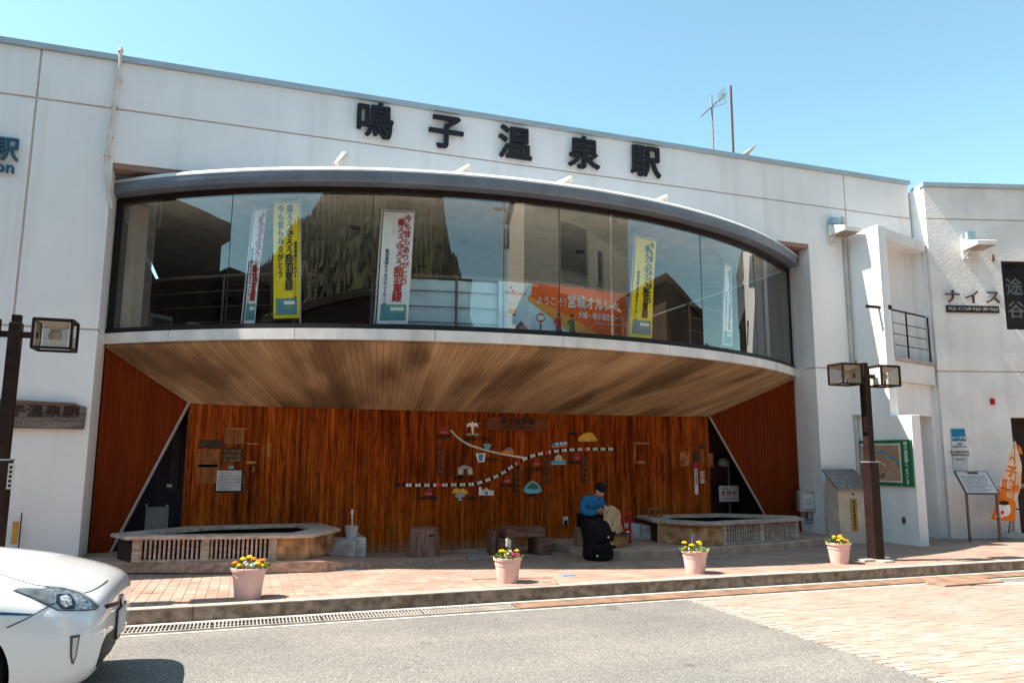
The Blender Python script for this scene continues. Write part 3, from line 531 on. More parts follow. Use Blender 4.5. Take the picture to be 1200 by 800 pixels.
# floodlights on the wall
def flood(fr, x, y, lab):
    u, z = fr.px(x, y); t = thing('floodlight', lab, 'floodlight', tuple(fr.p(u, 0, z)), 'wedge floodlights on the white walls')
    W_ = mat('flood_white', (.72, .70, .68), .45)
    MB().fbox(fr, u - .19, z - .30, u - .11, z + .20, .0, .03).fbox(fr, u - .11, z - .30, u + .03, z - .27, 0, .10).build('bracket', W_, t)
    MB().fbox(fr, u - .13, z + .105, u + .03, z + .24, .05, .13).build('ballast_box', mat('ballast', (.30, .44, .52), .4), t)
    a = fr.p; v = [a(u - .20, .06, z - .14), a(u + .20, .06, z - .14), a(u + .20, .06, z + .10), a(u - .20, .06, z + .10),
                   a(u - .20, .50, z - .13), a(u + .20, .50, z - .13), a(u + .20, .50, z - .04), a(u - .20, .50, z - .04)]
    MB().add(v, [(0, 1, 2, 3), (4, 5, 6, 7), (0, 1, 5, 4), (1, 2, 6, 5), (2, 3, 7, 6), (3, 0, 4, 7)]).build('housing', W_, t, bevel=.008)
    v = [a(u - .17, .10, z - .148), a(u + .17, .10, z - .148), a(u + .17, .47, z - .139), a(u - .17, .47, z - .139), a(u - .17, .10, z - .138), a(u + .17, .10, z - .138), a(u + .17, .47, z - .129), a(u - .17, .47, z - .129)]
    MB().add(v, [(0, 1, 2, 3), (7, 6, 5, 4), (0, 1, 5, 4), (1, 2, 6, 5), (2, 3, 7, 6), (3, 0, 4, 7)]).build('lens', mat('flood_lens', (.30, .22, .16), .2), t)
    MB().tube([a(u - .15, .015, z - .28), a(u - .15, .2, z - .12)], .014, 5).build('arm', W_, t)
flood(FAC, 977, 271, 'white wedge floodlight on the pier left of the balcony tower')
flood(WING, 1137, 287, 'white wedge floodlight on the wing above the nameplate')
# small spotlights on the beam
for (x, y, dx), lb in zip([(399, 186, .1), (546, 199, -.1), (665, 212, -.12), (778, 232, -.12)], ['leftmost of four on the beam, tipped up under the first big character', 'second from the left on the beam, below the second big character', 'third from the left on the beam, below the fourth big character', 'rightmost of four on the beam, below the last big character']):
    ua, _ = ARC.px(x, y + 8, .0); P = ARC.p(ua, 0, 5.59)
    t = thing('spotlight', 'small cream spotlight, ' + lb, 'spotlight', tuple(P), 'spotlights on the curved beam'); SW = mat('spot_cream', (.78, .72, .62), .5)
    MB().obox(P + Vector((0, 0, .02)), (.07, .05, .05)).build('bracket', SW, t)
    e_ = P + Vector((-dx * .2, .02, .1)); d_ = Vector((dx, .05, .14 if dx > 0 else -.08)).normalized()
    MB().tube([P + Vector((0, 0, .03)), e_], .02, 6).build('stem', SW, t)
    MB().tube([e_ - d_ * .06, e_ + d_ * .17], .045, 10, .075).build('lamp_head', SW, t)
# downpipe at the left
PP = mat('pipe_beige', (.72, .62, .55), .6)
dp = thing('downpipe', 'thin beige downpipe running down the facade from the roof to the bay', 'pipe', (-1.97, D, 5))
pts = [FAC.p(*((FAC.px(142, 66)[0], .06, RZ + .12))), FAC.p(FAC.px(142, 70)[0], .06, RZ), FAC.p(-2.06, .06, 5.85), FAC.p(-2.07, .06, 5.62), FAC.p(-2.02, .06, 5.3), FAC.p(-1.96, .03, 5.0)]
MB().tube(pts, .024, 8).build('pipe', PP, dp)
for z in (6.9, 6.5, 6.05, 5.75): MB().obox(FAC.p(-1.985 - (7.2 - z) * .06, .04, z), (.08, .08, .02)).build('clamp', PP, dp)
MB().lathe([(.03, 0), (.045, .03), (.02, .09)], FAC.p(FAC.px(142, 66)[0], .06, RZ + .1), 8).build('vent_cap', PP, dp)
# roof antenna, mast, dish
ANT = mat('antenna_metal', (.30, .28, .28), .4, .5)
b_ = atY(836, 178, 13.0); t_ = atY(834, 112, 13.0)
an = thing('tv_antenna', 'roof television antenna on a thin mast above the last big character', 'antenna', (b_.x, 13, 7.05))
MB().tube([(b_.x, 13, 7.05), (b_.x - .0, 13, t_.z)], .022, 6).build('mast', ANT, an)
p0, p1 = atY(821, 137, 13), atY(851, 110, 13)
MB().tube([p0, p1], .014, 5).tube([p0.lerp(p1, .45), (b_.x, 13, t_.z - .25)], .012, 4).build('boom', ANT, an)
dd = (p1 - p0).normalized(); 
for k in range(9):
    q = p0.lerp(p1, .06 + k * .075); L_ = .10 + .012 * k; MB().tube([q - Vector((.02, L_, 0)), q + Vector((.02, L_, 0))], .007, 4).build('element', ANT, an)
for k in range(5):
    q = p0.lerp(p1, .72 + .06 * k); MB().tube([q + Vector((-.16, -.2, .05)), q + Vector((.16, .2, .05))], .007, 4).build('element', ANT, an)
MB().tube([p1 + Vector((-.1, 0, -.02)), p1 + Vector((0, 0, -.22)), (b_.x + .12, 13, t_.z - .22), (b_.x, 13, t_.z - .3)], .008, 4).build('cable', ANT, an)
b_ = atY(859.5, 182, 13.2); t_ = atY(857, 101, 13.2)
ms = thing('roof_mast', 'plain brown metal mast on the roof right of the television antenna', 'mast', (b_.x, 13.2, 7.05))
MB().tube([(b_.x, 13.2, 7.05), (b_.x, 13.2, t_.z)], .026, 8).build('pole', mat('mast_brown', (.11, .07, .07), .5), ms); MB().lathe([(.12, 0), (.10, .08), (.03, .1)], (b_.x, 13.2, 7.05), 10).build('foot', ANT, ms)
c_ = atY(877, 181, 12.6); ds = thing('satellite_dish', 'small satellite dish seen edge-on peeking over the roof edge', 'satellite dish', (c_.x, 12.6, 7.05))
pr = [(0.0, 0), (.1, .01), (.18, .035), (.24, .065), (.235, .075), (.17, .045), (.1, .02), (0.0, .01)]
o = MB().lathe(pr, (0, 0, 0), 20, cap=False).build('reflector', ANT, None, smooth=True); o.parent = ds; o.location = (0, 0, c_.z - 7.05); o.rotation_mode = 'QUATERNION'; o.rotation_quaternion = Vector((-.63, .02, .78)).to_track_quat('Z', 'Y')
MB().tube([(c_.x, 12.6, 7.05), c_], .02, 6).build('mount', ANT, ds)
# things on the lower walls
def slab(fr, x0, y0, x1, y1, w0, w1, name, m, parent, **k):
    u0, z1 = fr.px(x0, y0); u1, z0 = fr.px(x1, y1); return MB().fbox(fr, u0, z0, u1, z1, w0, w1).build(name, m, parent, **k), (u0, z0, u1, z1)
mbx = thing('meter_box', 'beige electric meter box with a paper notice on the pier return', 'meter box', (XR, 11.8, .9))
MR = Frame(10.09, 12.1, -90)
ua, ub = MR.px(936, 590)[0], MR.px(957, 590)[0]; za, zb2 = MR.px(945, 600)[1], MR.px(945, 575)[1]
PF = Frame(10.06, 11.85, -20)
u0, z0 = PF.px(935, 599); u1, z1 = PF.px(957, 575)
BEI = mat('box_beige', (.46, .40, .34), .6)
MB().fbox(PF, u0, z0, u1, z1, -.05, .12).build('box', BEI, mbx, bevel=.01)
MB().fbox(PF, u0 + .06, z0 + .07, u1 - .12, z1 - .05, .121, .126).build('notice', mat('paper', (.68, .68, .68), .7), mbx)
for k in range(5): MB().fbox(PF, u0 + .08, z0 + .11 + k * .032, u1 - .15, z0 + .117 + k * .032, .1262, .1275).build('print_line', BLACK, mbx)
MB().fbox(PF, (u0 + u1) / 2 - .02, z0 - .12, (u0 + u1) / 2 + .06, z0 - .003, -.02, .06).build('conduit_box', BEI, mbx)
um = (u0 + u1) / 2; MB().tube([PF.p(um, .04, z0 - .05), PF.p(um - .07, .05, z0 - .13), PF.p(um - .04, .05, z0 - .22), PF.p(um + .05, .05, z0 - .21), PF.p(um + .06, .04, z0 - .1)], .008, 5).build('cable', BLACK, mbx)
# map board on tower side face
mpb = thing('map_board', 'green framed hot spring area map board on the side of the balcony tower', 'map board', tuple(TF.p(.7, 0, 1.4)))
GRN = mat('board_green', (.018, .16, .055), .5)
u0, u1 = TF.px(1009, 540)[0], TF.px(1070.5, 540)[0]; z1, z0 = TF.px(1040, 515.5)[1], TF.px(1040, 568.5)[1]; ul_ = TF.px(1010, 540)[0]
u0 = max(u0, .03)
MB().fbox(TF, u0, z0, u1, z1, .002, .04).build('frame', GRN, mpb); WP = mat('print_paper', (.72, .70, .66), .6)
ug = u1 - (u1 - u0) * .17
MB().fbox(TF, u0 + .05, z0 + .06, ug - .02, z1 - .06, .041, .044).build('border', WP, mpb)
mu0, mu1, mz0, mz1 = u0 + .08, ug - .05, z0 + .09, z1 - .09
MB().fbox(TF, mu0, mz0, mu1, mz1, .0445, .047).build('map_sheet', mat('map_tan', (.46, .29, .17), .7, col2=(.33, .20, .12), scale=9), mpb)
def ribbon(fr, pts, wd, w0, w1, mb=None):
    mb = mb or MB()
    for (a, b) in zip(pts, pts[1:]):
        d = Vector((b[0] - a[0], b[1] - a[1])); n_ = Vector((-d.y, d.x)).normalized() * wd / 2; e_ = d.normalized() * wd * .15
        mb.fprism(fr, [(a[0] - e_.x + n_.x, a[1] - e_.y + n_.y), (a[0] - e_.x - n_.x, a[1] - e_.y - n_.y), (b[0] + e_.x - n_.x, b[1] + e_.y - n_.y), (b[0] + e_.x + n_.x, b[1] + e_.y + n_.y)], w0, w1)
    return mb
mw_, mh_ = mu1 - mu0, mz1 - mz0; mp_ = lambda a, b: (mu0 + mw_ * a, mz0 + mh_ * b)
ribbon(TF, [mp_(.0, .93), mp_(.2, .88), mp_(.42, .80), mp_(.6, .82), mp_(.72, .70), mp_(.85, .62), mp_(.99, .5)], .035, .0475, .049).build('river', mat('map_blue', (.05, .27, .50), .6), mpb)
ribbon(TF, [mp_(.0, .62), mp_(.15, .60), mp_(.35, .66), mp_(.55, .62), mp_(.7, .5), mp_(.8, .32), mp_(.97, .08)], .012, .0475, .0487).build('road_line', mat('map_grey', (.25, .24, .22), .6), mpb)
ribbon(TF, [mp_(.12, .5), mp_(.3, .56), mp_(.5, .52), mp_(.62, .42)], .02, .0475, .0492).build('town_line', WP, mpb)
text(TF, *mp_(.42, .14), 'まっぷ', .10, BLACK, mpb, 'map_title', w=.048, bold=.02)
vtext(TF, (ug + u1) / 2 - .01, (z0 + z1) / 2 - .0, '鳴子温泉郷へようこそ', .078, WP, mpb, 'map_letters', step=.82, w=.041, bold=.02) if False else None
n_ = '鳴子温泉郷へようこそ'
for i, ch in enumerate(n_): text(TF, (ug + u1) / 2 - .01, z1 - .07 - i * (z1 - z0 - .13) / 9, ch, .075, WP, mpb, 'letter', w=.041, bold=.025, sx=1.1)
so2, _ = slab(TF, 1057.5, 605.5, 1061.5, 613, 0, .02, 'wall_socket', mat('socket', (.12, .09, .08), .5), None); tag(so2, 'small dark outdoor socket on the white wall under the map board', 'socket')
# stainless pedestal
pd = thing('info_pedestal', 'beige information pedestal with a sloped metal top beside the right lamp post', 'pedestal', (10.2, 11.0, SZ(11)))
c1 = atZ(986, 630, .1); pf = Frame(c1.x, c1.y, 0); PBE = mat('pedestal_beige', (.66, .55, .44), .55)
pf = Frame(atZ(985.5, 638, .085).x, atZ(985.5, 638, .085).y, 0)
pw = pf.px(1019, 600)[0]; ztl = pf.px(985, 573)[1]; 
PED = MB(); PED.fprism(Frame(pf.o.x, pf.o.y, 0), [(0, 0.05), (pw, .05), (pw, ztl), (0, ztl)], -.30, 0); PED.build('body', PBE, pd, bevel=.006); MB().add([pf.p(0.004, 0, ztl), pf.p(pw - .004, 0, ztl), pf.p(pw - .004, -.298, ztl), pf.p(.004, -.298, ztl), pf.p(pw - .004, -.298, ztl + .27), pf.p(.004, -.298, ztl + .27)], [(0, 1, 4, 5), (1, 2, 4), (0, 5, 3), (3, 5, 4, 2)]).build('wedge', PBE, pd)
a = pf.p; tp = [a(-.04, .06, ztl - .02), a(pw + .02, .06, ztl - .02), a(pw + .02, -.33, ztl + .32), a(-.04, -.33, ztl + .32)]
MB().add(tp + [q + Vector((0, 0, .03)) for q in tp], [(3, 2, 1, 0), (4, 5, 6, 7), (0, 1, 5, 4), (1, 2, 6, 5), (2, 3, 7, 6), (3, 0, 4, 7)]).build('sloped_top', mat('engraved_steel', (.26, .24, .235), .4, .5, var=.2, scale=12), pd, bevel=.004)
u0, z1 = pf.px(996, 584); u1, z0 = pf.px(1005.5, 622)
MB().fbox(pf, u0, z0, u1, z1, .002, .012).build('plate', mat('brass', (.42, .27, .07), .35, .5), pd)
n_ = '日本こけし館'
for i, ch in enumerate('鳴子温泉郷観光案内'): text(pf, (u0 + u1) / 2, z1 - .06 - i * .058, ch, .055, BLACK, pd, 'letter', w=.012, bold=.02)
MB().lathe([(.02, 0), (.02, .01)], (0, 0, 0), 10).build('badge', BROWNM, None); bo = bpy.data.objects['badge']; bo.parent = pd; bo.matrix_parent_inverse = pd.matrix_basis.inverted(); bo.location = pf.p((u0 + u1) / 2, .002, z1 + .08); bo.rotation_euler.x = pi / 2
# blue-topped sign and alarm on the wing
ps = thing('wall_notice', 'tall white notice panel with a blue top on the right wing', 'notice', tuple(WING.p(.5, 0, 1.6)))
u0, z1 = WING.px(1113, 502); u1, z0 = WING.px(1134, 551)
MB().fbox(WING, u0, z0, u1, z1, .002, .025).build('panel', mat('panel_paleblue', (.55, .60, .63), .5), ps)
MB().fbox(WING, u0 + .005, z1 - .24, u1 - .005, z1 - .005, .0255, .028).build('blue_header', mat('header_blue', (.015, .20, .38), .5), ps)
text(WING, (u0 + u1) / 2, z1 - .18, 'ゆめぐり駐車場', .055, WP, ps, 'letter', w=.0285, bold=.015)
for k, (t_, sz) in enumerate((('ご案内', .05), ('ご利用の皆さまへ', .04), ('鳴子温泉観光案内所', .042), ('大崎市鳴子総合支所', .042), ('0229-83-3441', .035))): text(WING, (u0 + u1) / 2, z1 - .30 - (0, .05, .15, .205, .29)[k], t_, sz, mat('print_dark', (.05, .06, .09), .6), ps, 'letter', w=.026, bold=.015)
al, _ = slab(WING, 1160, 467, 1163.5, 474, 0, .07, 'alarm_light', mat('alarm_red', (.55, .02, .01), .4), None); tag(al, 'small red alarm light high on the right wing', 'alarm')
vb, _ = slab(WING, 1160.5, 299, 1164, 306, 0, .05, 'vent_box', mat('vent_brown', (.22, .17, .15), .6), None); tag(vb, 'tiny brown vent box on the wing right of the floodlight', 'vent')
# tilted reading stand
st = thing('sign_stand', 'slanted information sign on two slim legs in front of the right wing', 'sign stand', (12.9, 10.6, SZ(10.6)))
f1, f2 = atZ(1137, 635, SZ(10.7)), atZ(1172.5, 635, SZ(10.5)); sd = (f2 - f1); sd.z = 0; sdn = sd.normalized(); out = Vector((sdn.y, -sdn.x, 0))
tl = [Frame(f1.x, f1.y, math.degrees(math.atan2(sdn.y, sdn.x))).px(x, y) for x, y in ((1134, 577), (1170, 577))]; zl = (tl[0][1] + tl[1][1]) / 2
LEG = mat('leg_brown', (.16, .11, .09), .4, .4)
for q in (f1, f2): MB().obox((q.x, q.y, (SZ(10.6) + zl) / 2 + .04), (.035, .035, zl - SZ(10.6) + .06), Matrix.Rotation(math.atan2(sdn.y, sdn.x), 4, 'Z')).build('leg', LEG, st)
e0 = f1 - sdn * .06 + out * .10; e1 = f2 + sdn * .0 + out * .10; zz = zl - .02; bk = -out * .34; up = Vector((0, 0, .40))
cr_ = [Vector((e0.x, e0.y, zz)), Vector((e1.x, e1.y, zz)), Vector((e1.x, e1.y, zz)) + bk + up, Vector((e0.x, e0.y, zz)) + bk + up]; nn = (cr_[1] - cr_[0]).cross(cr_[3] - cr_[0]).normalized()
def plate(c, nrm, h0, h1, s=1.): 
    m_ = sum(c, Vector()) / 4; c = [m_ + (q - m_) * s for q in c]
    return MB().add([q + nrm * h0 for q in c] + [q + nrm * h1 for q in c], [(3, 2, 1, 0), (4, 5, 6, 7), (0, 1, 5, 4), (1, 2, 6, 5), (2, 3, 7, 6), (3, 0, 4, 7)])
plate(cr_, nn, -.02, .01).build('frame', mat('stand_frame', (.10, .09, .11), .4), st); plate(cr_, nn, .0102, .014, .92).build('sheet', mat('stand_sheet', (.62, .57, .55), .6, col2=(.5, .46, .44), scale=30), st)
ex, ey = (cr_[1] - cr_[0]), (cr_[3] - cr_[0])
def onp(a_, b_, h=.0145): return cr_[0] + ex * a_ + ey * b_ + nn * h
def strip(a0, b0_, a1, b1_, name, m): MB().add([onp(a0, b0_), onp(a1, b0_), onp(a1, b1_), onp(a0, b1_)] + [onp(a0, b0_, .017), onp(a1, b0_, .017), onp(a1, b1_, .017), onp(a0, b1_, .017)], [(3, 2, 1, 0), (4, 5, 6, 7), (0, 1, 5, 4), (1, 2, 6, 5), (2, 3, 7, 6), (3, 0, 4, 7)]).build(name, m, st)
strip(.36, .86, .70, .945, 'title_bar', mat('title_maroon', (.16, .04, .05), .6))
GTX = mat('print_grey', (.28, .25, .27), .7)
for k in range(13): strip(.09, .10 + k * .055, .62 + .28 * random.random(), .118 + k * .055, 'print_line', GTX)
# right edge items: stone, bent rail
c_ = atZ(1188, 632, .1); tag(MB().lathe([(.0, 0), (.24, .0), (.25, .06), (.20, .12), (.08, .16), (0, .165)], (c_.x, c_.y, SZ(c_.y)), 14, cap=False).build('round_stone', CONC, smooth=True), 'low round grey stone base at the foot of the orange banner', 'stone')
rl2 = thing('bent_rail', 'bent grey tube handrail at the right edge by the dark doorway', 'handrail', tuple(WING.p(2, .6, .1)))
MB().tube([WING.p(WING.px(1188, 628, .35)[0], .35, .1), WING.p(WING.px(1187, 600, .35)[0], .35, .55), WING.p(WING.px(1190, 572, .35)[0], .35, 1.05), WING.p(WING.px(1197, 570, .35)[0], .35, 1.1), WING.p(WING.px(1225, 572, .35)[0], .35, 1.08)], .025, 8).build('tube', mat('tube_grey', (.33, .31, .32), .4, .4), rl2)
MB().tube([WING.p(WING.px(1188, 594, .35)[0], .35, .66), WING.p(WING.px(1225, 596, .35)[0], .35, .64)], .015, 6).build('rail', BROWNM, rl2)
# left entrance
le = thing('left_entrance', 'dark station entrance with a brown lintel cut off at the left edge', 'entrance', (-4.5, 12, 0))
MB().fbox(FAC, -6.5, 1.84, SA - .2, 1.975, -.3, .06).build('lintel', mat('lintel_wood', (.24, .14, .09), .7), le)
MB().box(-6.6, 12.3, -.1, SA, 12.4, 1.95).build('dark_glass', mat('entrance_glass', (.03, .028, .03), .1), le)
MB().fbox(FAC, -3.35, .5, SA - .02, 1.62, -.22, -.18).build('poster', mat('poster_pale', (.45, .55, .48), .6), le)
MB().fbox(FAC, -3.35, 1.5, SA - .02, 1.62, -.175, -.17).build('poster_band', GRN, le)
u0, z0 = FAC.px(11, 640); fl = thing('small_banner', 'little orange and yellow banner at the wall just behind the car', 'banner', tuple(FAC.p(u0, .1, .1)))
MB().tube([FAC.p(u0 + .13, .12, .1), FAC.p(u0 + .13, .12, .85)], .008, 6).build('pole', BROWNM, fl)
MB().fbox(FAC, u0 + .04, .46, u0 + .11, .74, .112, .118, seg=3).build('cloth', mat('banner_orange', (.60, .20, .03), .7, col2=(.62, .42, .05), scale=7), fl)
# notices in the wooden alcove (w measured from the boards)
def paper(x0, y0, x1, y1, lab, m=None, fr=WALL, name='notice', cat='notice', lines=0, w=.002):
    t = thing(name, lab, cat, tuple(fr.p(fr.px(x0, y0)[0], w, fr.px(x0, y1)[1])))
    o, (u0, z0, u1, z1) = slab(fr, x0, y0, x1, y1, w, w + .008, 'sheet', m or WP, t)
    for k in range(lines): MB().fbox(fr, u0 + .03, z1 - .04 - k * (z1 - z0 - .05) / lines, u0 + (u1 - u0) * random.uniform(.6, .93), z1 - .028 - k * (z1 - z0 - .05) / lines, w + .0082, w + .0095).build('print_line', GTX, t)
    return t, (u0, z0, u1, z1)
def scrape(x0, y0, x1, y1, parent, col):
    u0, z1 = WALL.px(x0, y0); u1, z0 = WALL.px(x1, y1); return MB().fbox(WALL, u0, z0, u1, z1, .0005, .0028).build('bare_patch', col, parent)
BARE = mat('bare_wood', (.34, .12, .03), .7, col2=(.17, .045, .012), scale=3, vscale=(14, 14, 1.2)); TAPE = mat('tape_trace', (.55, .24, .07), .7, col2=(.16, .05, .014), scale=9); PLK = mat('old_plaque', (.075, .042, .018), .5, col2=(.02, .01, .006), scale=14)
mk = thing('removed_poster_marks', 'pale bare patches on the wood wall left by removed posters', 'poster marks', (0, B, 1.5))
for q in ((232, 526, 255, 566), (263, 503, 286, 520), (820, 529, 825, 543), (828, 531, 836, 547)): scrape(*q, mk, BARE)
for q in ((262.5, 501, 290, 503), (262.5, 503, 264, 508), (287, 519, 303, 520.5), (314, 519, 316, 542), (288, 540, 300, 543), (296, 546, 298, 552), (232, 544, 255, 547), (743, 518, 760, 520.5), (743, 518, 745, 541), (742, 540, 756, 543), (775, 518, 776.5, 530), (796, 529, 809, 531.5), (797, 531, 808, 546)): scrape(*q, mk, TAPE)
paper(234, 515, 259, 525, 'black nameplate on the wood wall, topmost at the left', PLK, w=.006, name='plaque', cat='plaque')
t, (u0, z0, u1, z1) = paper(260, 524, 284, 541, 'dark wooden plaque with faded gold writing above the paper notice', PLK, name='plaque', cat='plaque')
for k in range(3): text(WALL, (u0 + u1) / 2, z1 - .06 - k * .065, ('あしゆ入浴', '心得と注意', '鳴子温泉駅')[k], .05, mat('faded_gold', (.28, .17, .05), .6), t, w=.0105, bold=.01)
tag(slab(WALL, 268, 545.5, 273.5, 549, .002, .01, 'blue_sticker', mat('sticker', (.12, .38, .50), .6), None)[0], 'tiny pale blue sticker above the white notice on the wood wall', 'sticker')
t, (u0, z0, u1, z1) = paper(254.5, 551, 282, 574.5, 'white paper notice with handwriting on the wood wall at the left', mat('paper_grey', (.60, .57, .54), .7), lines=0)
for k, s_ in enumerate(('足湯のご利用について', '水着での入浴はできません', '午前八時から午後六時まで', '小さなお子様には保護者が', '付き添ってください', '鳴子温泉駅長')): text(WALL, u0 + .03, z1 - .04 - k * .046, s_, .030, GTX, t, w=.011, bold=.008, align='LEFT')
MB().fbox(WALL, u0 - .02, z0 - .03, u1 + .03, z1 + .01, -.001, .0015).build('mount', DARK, t)
t, (u0, z0, u1, z1) = paper(813, 542, 818, 579, 'narrow upright strip notice with a crimson top on the right of the wood wall', WP)
MB().fbox(WALL, u0, z1 - .11, u1, z1, .0105, .012).build('crimson_top', mat('crimson', (.40, .02, .07), .6), t)
for i, ch in enumerate('鳴子温泉観光'): text(WALL, (u0 + u1) / 2, z1 - .16 - i * .045, ch, .045, mat('print_blue', (.05, .10, .22), .6), t, w=.0105, bold=.015)
t, (u0, z0, u1, z1) = paper(820, 552, 825.5, 566, 'small cream card with red print beside the crimson-topped strip', mat('card', (.62, .50, .40), .7)); 
for k, s_ in enumerate(('入浴', '案内')): text(WALL, (u0 + u1) / 2, z1 - .05 - k * .07, s_, .05, mat('print_red', (.45, .05, .03), .6), t, w=.0105, bold=.015)
paper(812.5, 527, 819, 541, 'small dark plaque above the crimson-topped strip', PLK, name='plaque', cat='plaque'); paper(820.5, 519, 826, 526, 'tiny black box near the right corner of the wood wall', PLK, name='plaque', cat='plaque')
# left recess: blue-black door, frame strip, hanging white board
RF = Frame(0, 13.2, 0); dr = thing('recess_door', 'dark blue metal door half hidden behind the left red panel', 'door', (-1.5, 13.2, 0))
MB().box(-3.4, 13.21, -.1, XA - .03, 13.3, 2.9).build('leaf', mat('door_blue', (.045, .035, .07), .4), dr)
slab(RF, 203, 500, 208, 576, 0, .05, 'frame_strip', mat('strip_brown', (.13, .10, .085), .6), dr)
u0, z0 = RF.px(198, 569); MB().fbox(RF, u0 - .03, z0 - .02, u0 + .05, z0 + .03, .0, .06).build('handle', STEEL, dr); slab(RF, 171, 590, 173, 594, 0, .04, 'hinge', STEEL, dr)
wb = thing('white_board', 'plain white board hanging on the recess door behind the left foot bath', 'board', (-1.4, 13.1, .8)); slab(RF, 171.5, 593.5, 196.5, 622, .02, .04, 'board', mat('board_white', (.60, .60, .63), .5), wb); MB().obox(RF.p(RF.px(196, 592)[0], .03, RF.px(196, 592)[1]), (.03, .03, .03)).build('hook', STEEL, wb)
# right recess: sign on a pole with a hood
hp = thing('hours_sign', 'white notice with red characters on a pole in the right recess', 'sign', (9.7, 13.0, 0)); RG = Frame(0, 12.75, 0)
ux = RG.px(855, 560)[0]; MB().tube([RG.p(ux, -.03, .1), RG.p(ux, -.03, RG.px(854, 540)[1])], .018, 8).build('pole', GREYM, hp)
_, (u0, z0, u1, z1) = slab(RG, 842, 569, 865.5, 587, .0, .015, 'sheet', mat('paper_white', (.72, .71, .72), .6), hp)
text(RG, (u0 + u1) / 2, (z0 + z1) / 2 - .0, '清 掃 中', .105, mat('print_red'  , (.45, .05, .03), .6), hp, w=.016, bold=.015)
text(RG, u0 + .12, z1 - .05, '足湯は', .055, GTX, hp, w=.016, bold=.01); text(RG, (u0 + u1) / 2, z0 + .05, 'ご利用できません', .05, GTX, hp, w=.016, bold=.01)
tag(MB().lathe([(.03, 0), (.10, .03), (.12, .09), (.09, .16), (0, .18)], RG.p(RG.px(850, 545)[0], -.06, RG.px(850, 547)[1]), 12, cap=False).build('white_hood', mat('hood_white', (.50, .46, .43), .7), smooth=True), 'crumpled off-white hood on top of the pole in the right recess', 'hood')
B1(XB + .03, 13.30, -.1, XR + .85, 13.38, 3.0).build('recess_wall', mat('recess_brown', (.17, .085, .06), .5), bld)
tag(MB().box(9.35, 12.9, .1, 10.3, 13.28, 1.9).build('dark_cabinet', mat('cabinet', (.05, .035, .035), .25), bevel=.02), 'dark glossy cabinet deep in the right recess behind the pole sign', 'cabinet')
# ------------------------------------------------------------ route mural on the wood wall
mu = thing('route_mural', 'painted cut-out railway route map of hot springs mounted on the wood wall', 'mural', (4, B, 1.2))
MW = mat('mural_white', (.88, .84, .80), .5); MBK = mat('mural_black', (.018, .014, .014), .6); MR_ = mat('mural_red', (.75, .02, .04), .5); MRD = mat('mural_rose', (.60, .09, .09), .5)
MO = mat('mural_orange', (.80, .26, .03), .5); MY = mat('mural_yellow', (.86, .48, .05), .5); MT = mat('mural_teal', (.20, .60, .66), .5); MBL = mat('mural_blue', (.06, .26, .56), .5); MG = mat('mural_grey', (.40, .38, .34), .5); MGN = mat('mural_green', (.04, .22, .16), .5)
MBE = mat('mural_beige', (.75, .58, .36), .5)
wp = WALL.px
def poly(pts, m, name, w0=.012, w1=.022, parent=None, fr=WALL, label=None): return MB().fprism(fr, [fr.px(*q) for q in pts], w0, w1).build(name, m, parent or mu, label=label)
def catmull(P, k=8):
    P = [Vector(q) for q in P]; P = [P[0] * 2 - P[1]] + P + [P[-1] * 2 - P[-2]]; out = []
    for i in range(1, len(P) - 2):
        for j in range(k):
            t = j / k; a, b, c, d = P[i - 1:i + 3]
            out.append(.5 * ((2 * b) + (c - a) * t + (2 * a - 5 * b + 4 * c - d) * t * t + (3 * b - a - 3 * c + d) * t**3))
    return out + [P[-2]]
track = catmull([wp(*q) for q in ((476, 568), (514, 568), (540, 567.5), (556, 566.5), (575, 560.5), (590, 553), (606, 542), (620, 535), (640, 530), (660, 527.5), (685, 526), (718, 526))], 10)
L_ = [0]
for a, b in zip(track, track[1:]): L_.append(L_[-1] + (b - a).length)
def at(s):
    for i in range(len(L_) - 1):
        if L_[i + 1] >= s: return track[i].lerp(track[i + 1], (s - L_[i]) / (L_[i + 1] - L_[i]))
    return track[-1]
s_, i = 0, 0; seg_ = .075
while s_ < L_[-1] - .02:
    a, b, c = at(s_), at(s_ + seg_ * .5), at(min(s_ + seg_, L_[-1])); wd = .042 if i % 2 else .05
    ribbon(WALL, [a, b, c], wd, .014, .024 if i % 2 else .028).build('track_segment', MW if i % 2 == 0 else MBK, mu); s_ += seg_ * 1.0; i += 1
road = catmull([wp(*q) for q in ((528, 504), (537, 513), (550, 521), (570, 527.5), (590, 532), (616, 536.5))], 8)
ribbon(WALL, road, .032, .012, .020).build('road_line', MW, mu)
def disc(x, y, r, m, name, w0=.02, w1=.034, sx=1, sy=1, n=16, fr=WALL, parent=None):
    u, z = fr.px(x, y); return MB().fprism(fr, [(u + r * sx * cos(2 * pi * k / n), z + r * sy * sin(2 * pi * k / n)) for k in range(n)], w0, w1).build(name, m, parent or mu)
for x, y in ((514, 568), (606.5, 542), (639.5, 530.5), (684.5, 526)): disc(x, y, .036, MR_, 'station_marker', .022, .040)
for (x, y, h), t in zip(((516, 541, 40), (606, 562, 38), (640, 549, 40), (684.5, 550, 36)), ('中山平温泉', '鳴子温泉駅', '鳴子御殿湯', '川渡温泉駅')):
    u, z = wp(x, y); hh = h / 78.
    MB().fbox(WALL, u - .047, z - hh / 2, u + .047, z + hh / 2, .004, .018).build('name_plank', mat('plank_brown', (.20, .062, .018), .6, col2=(.12, .035, .012), scale=4, vscale=(9, 9, 1)), mu, bevel=.004)
    for k, ch in enumerate(t): text(WALL, u, z + hh / 2 - .05 - k * (hh - .1) / 4, ch, .07, MBK, mu, 'name_letters', w=.018, bold=.02)
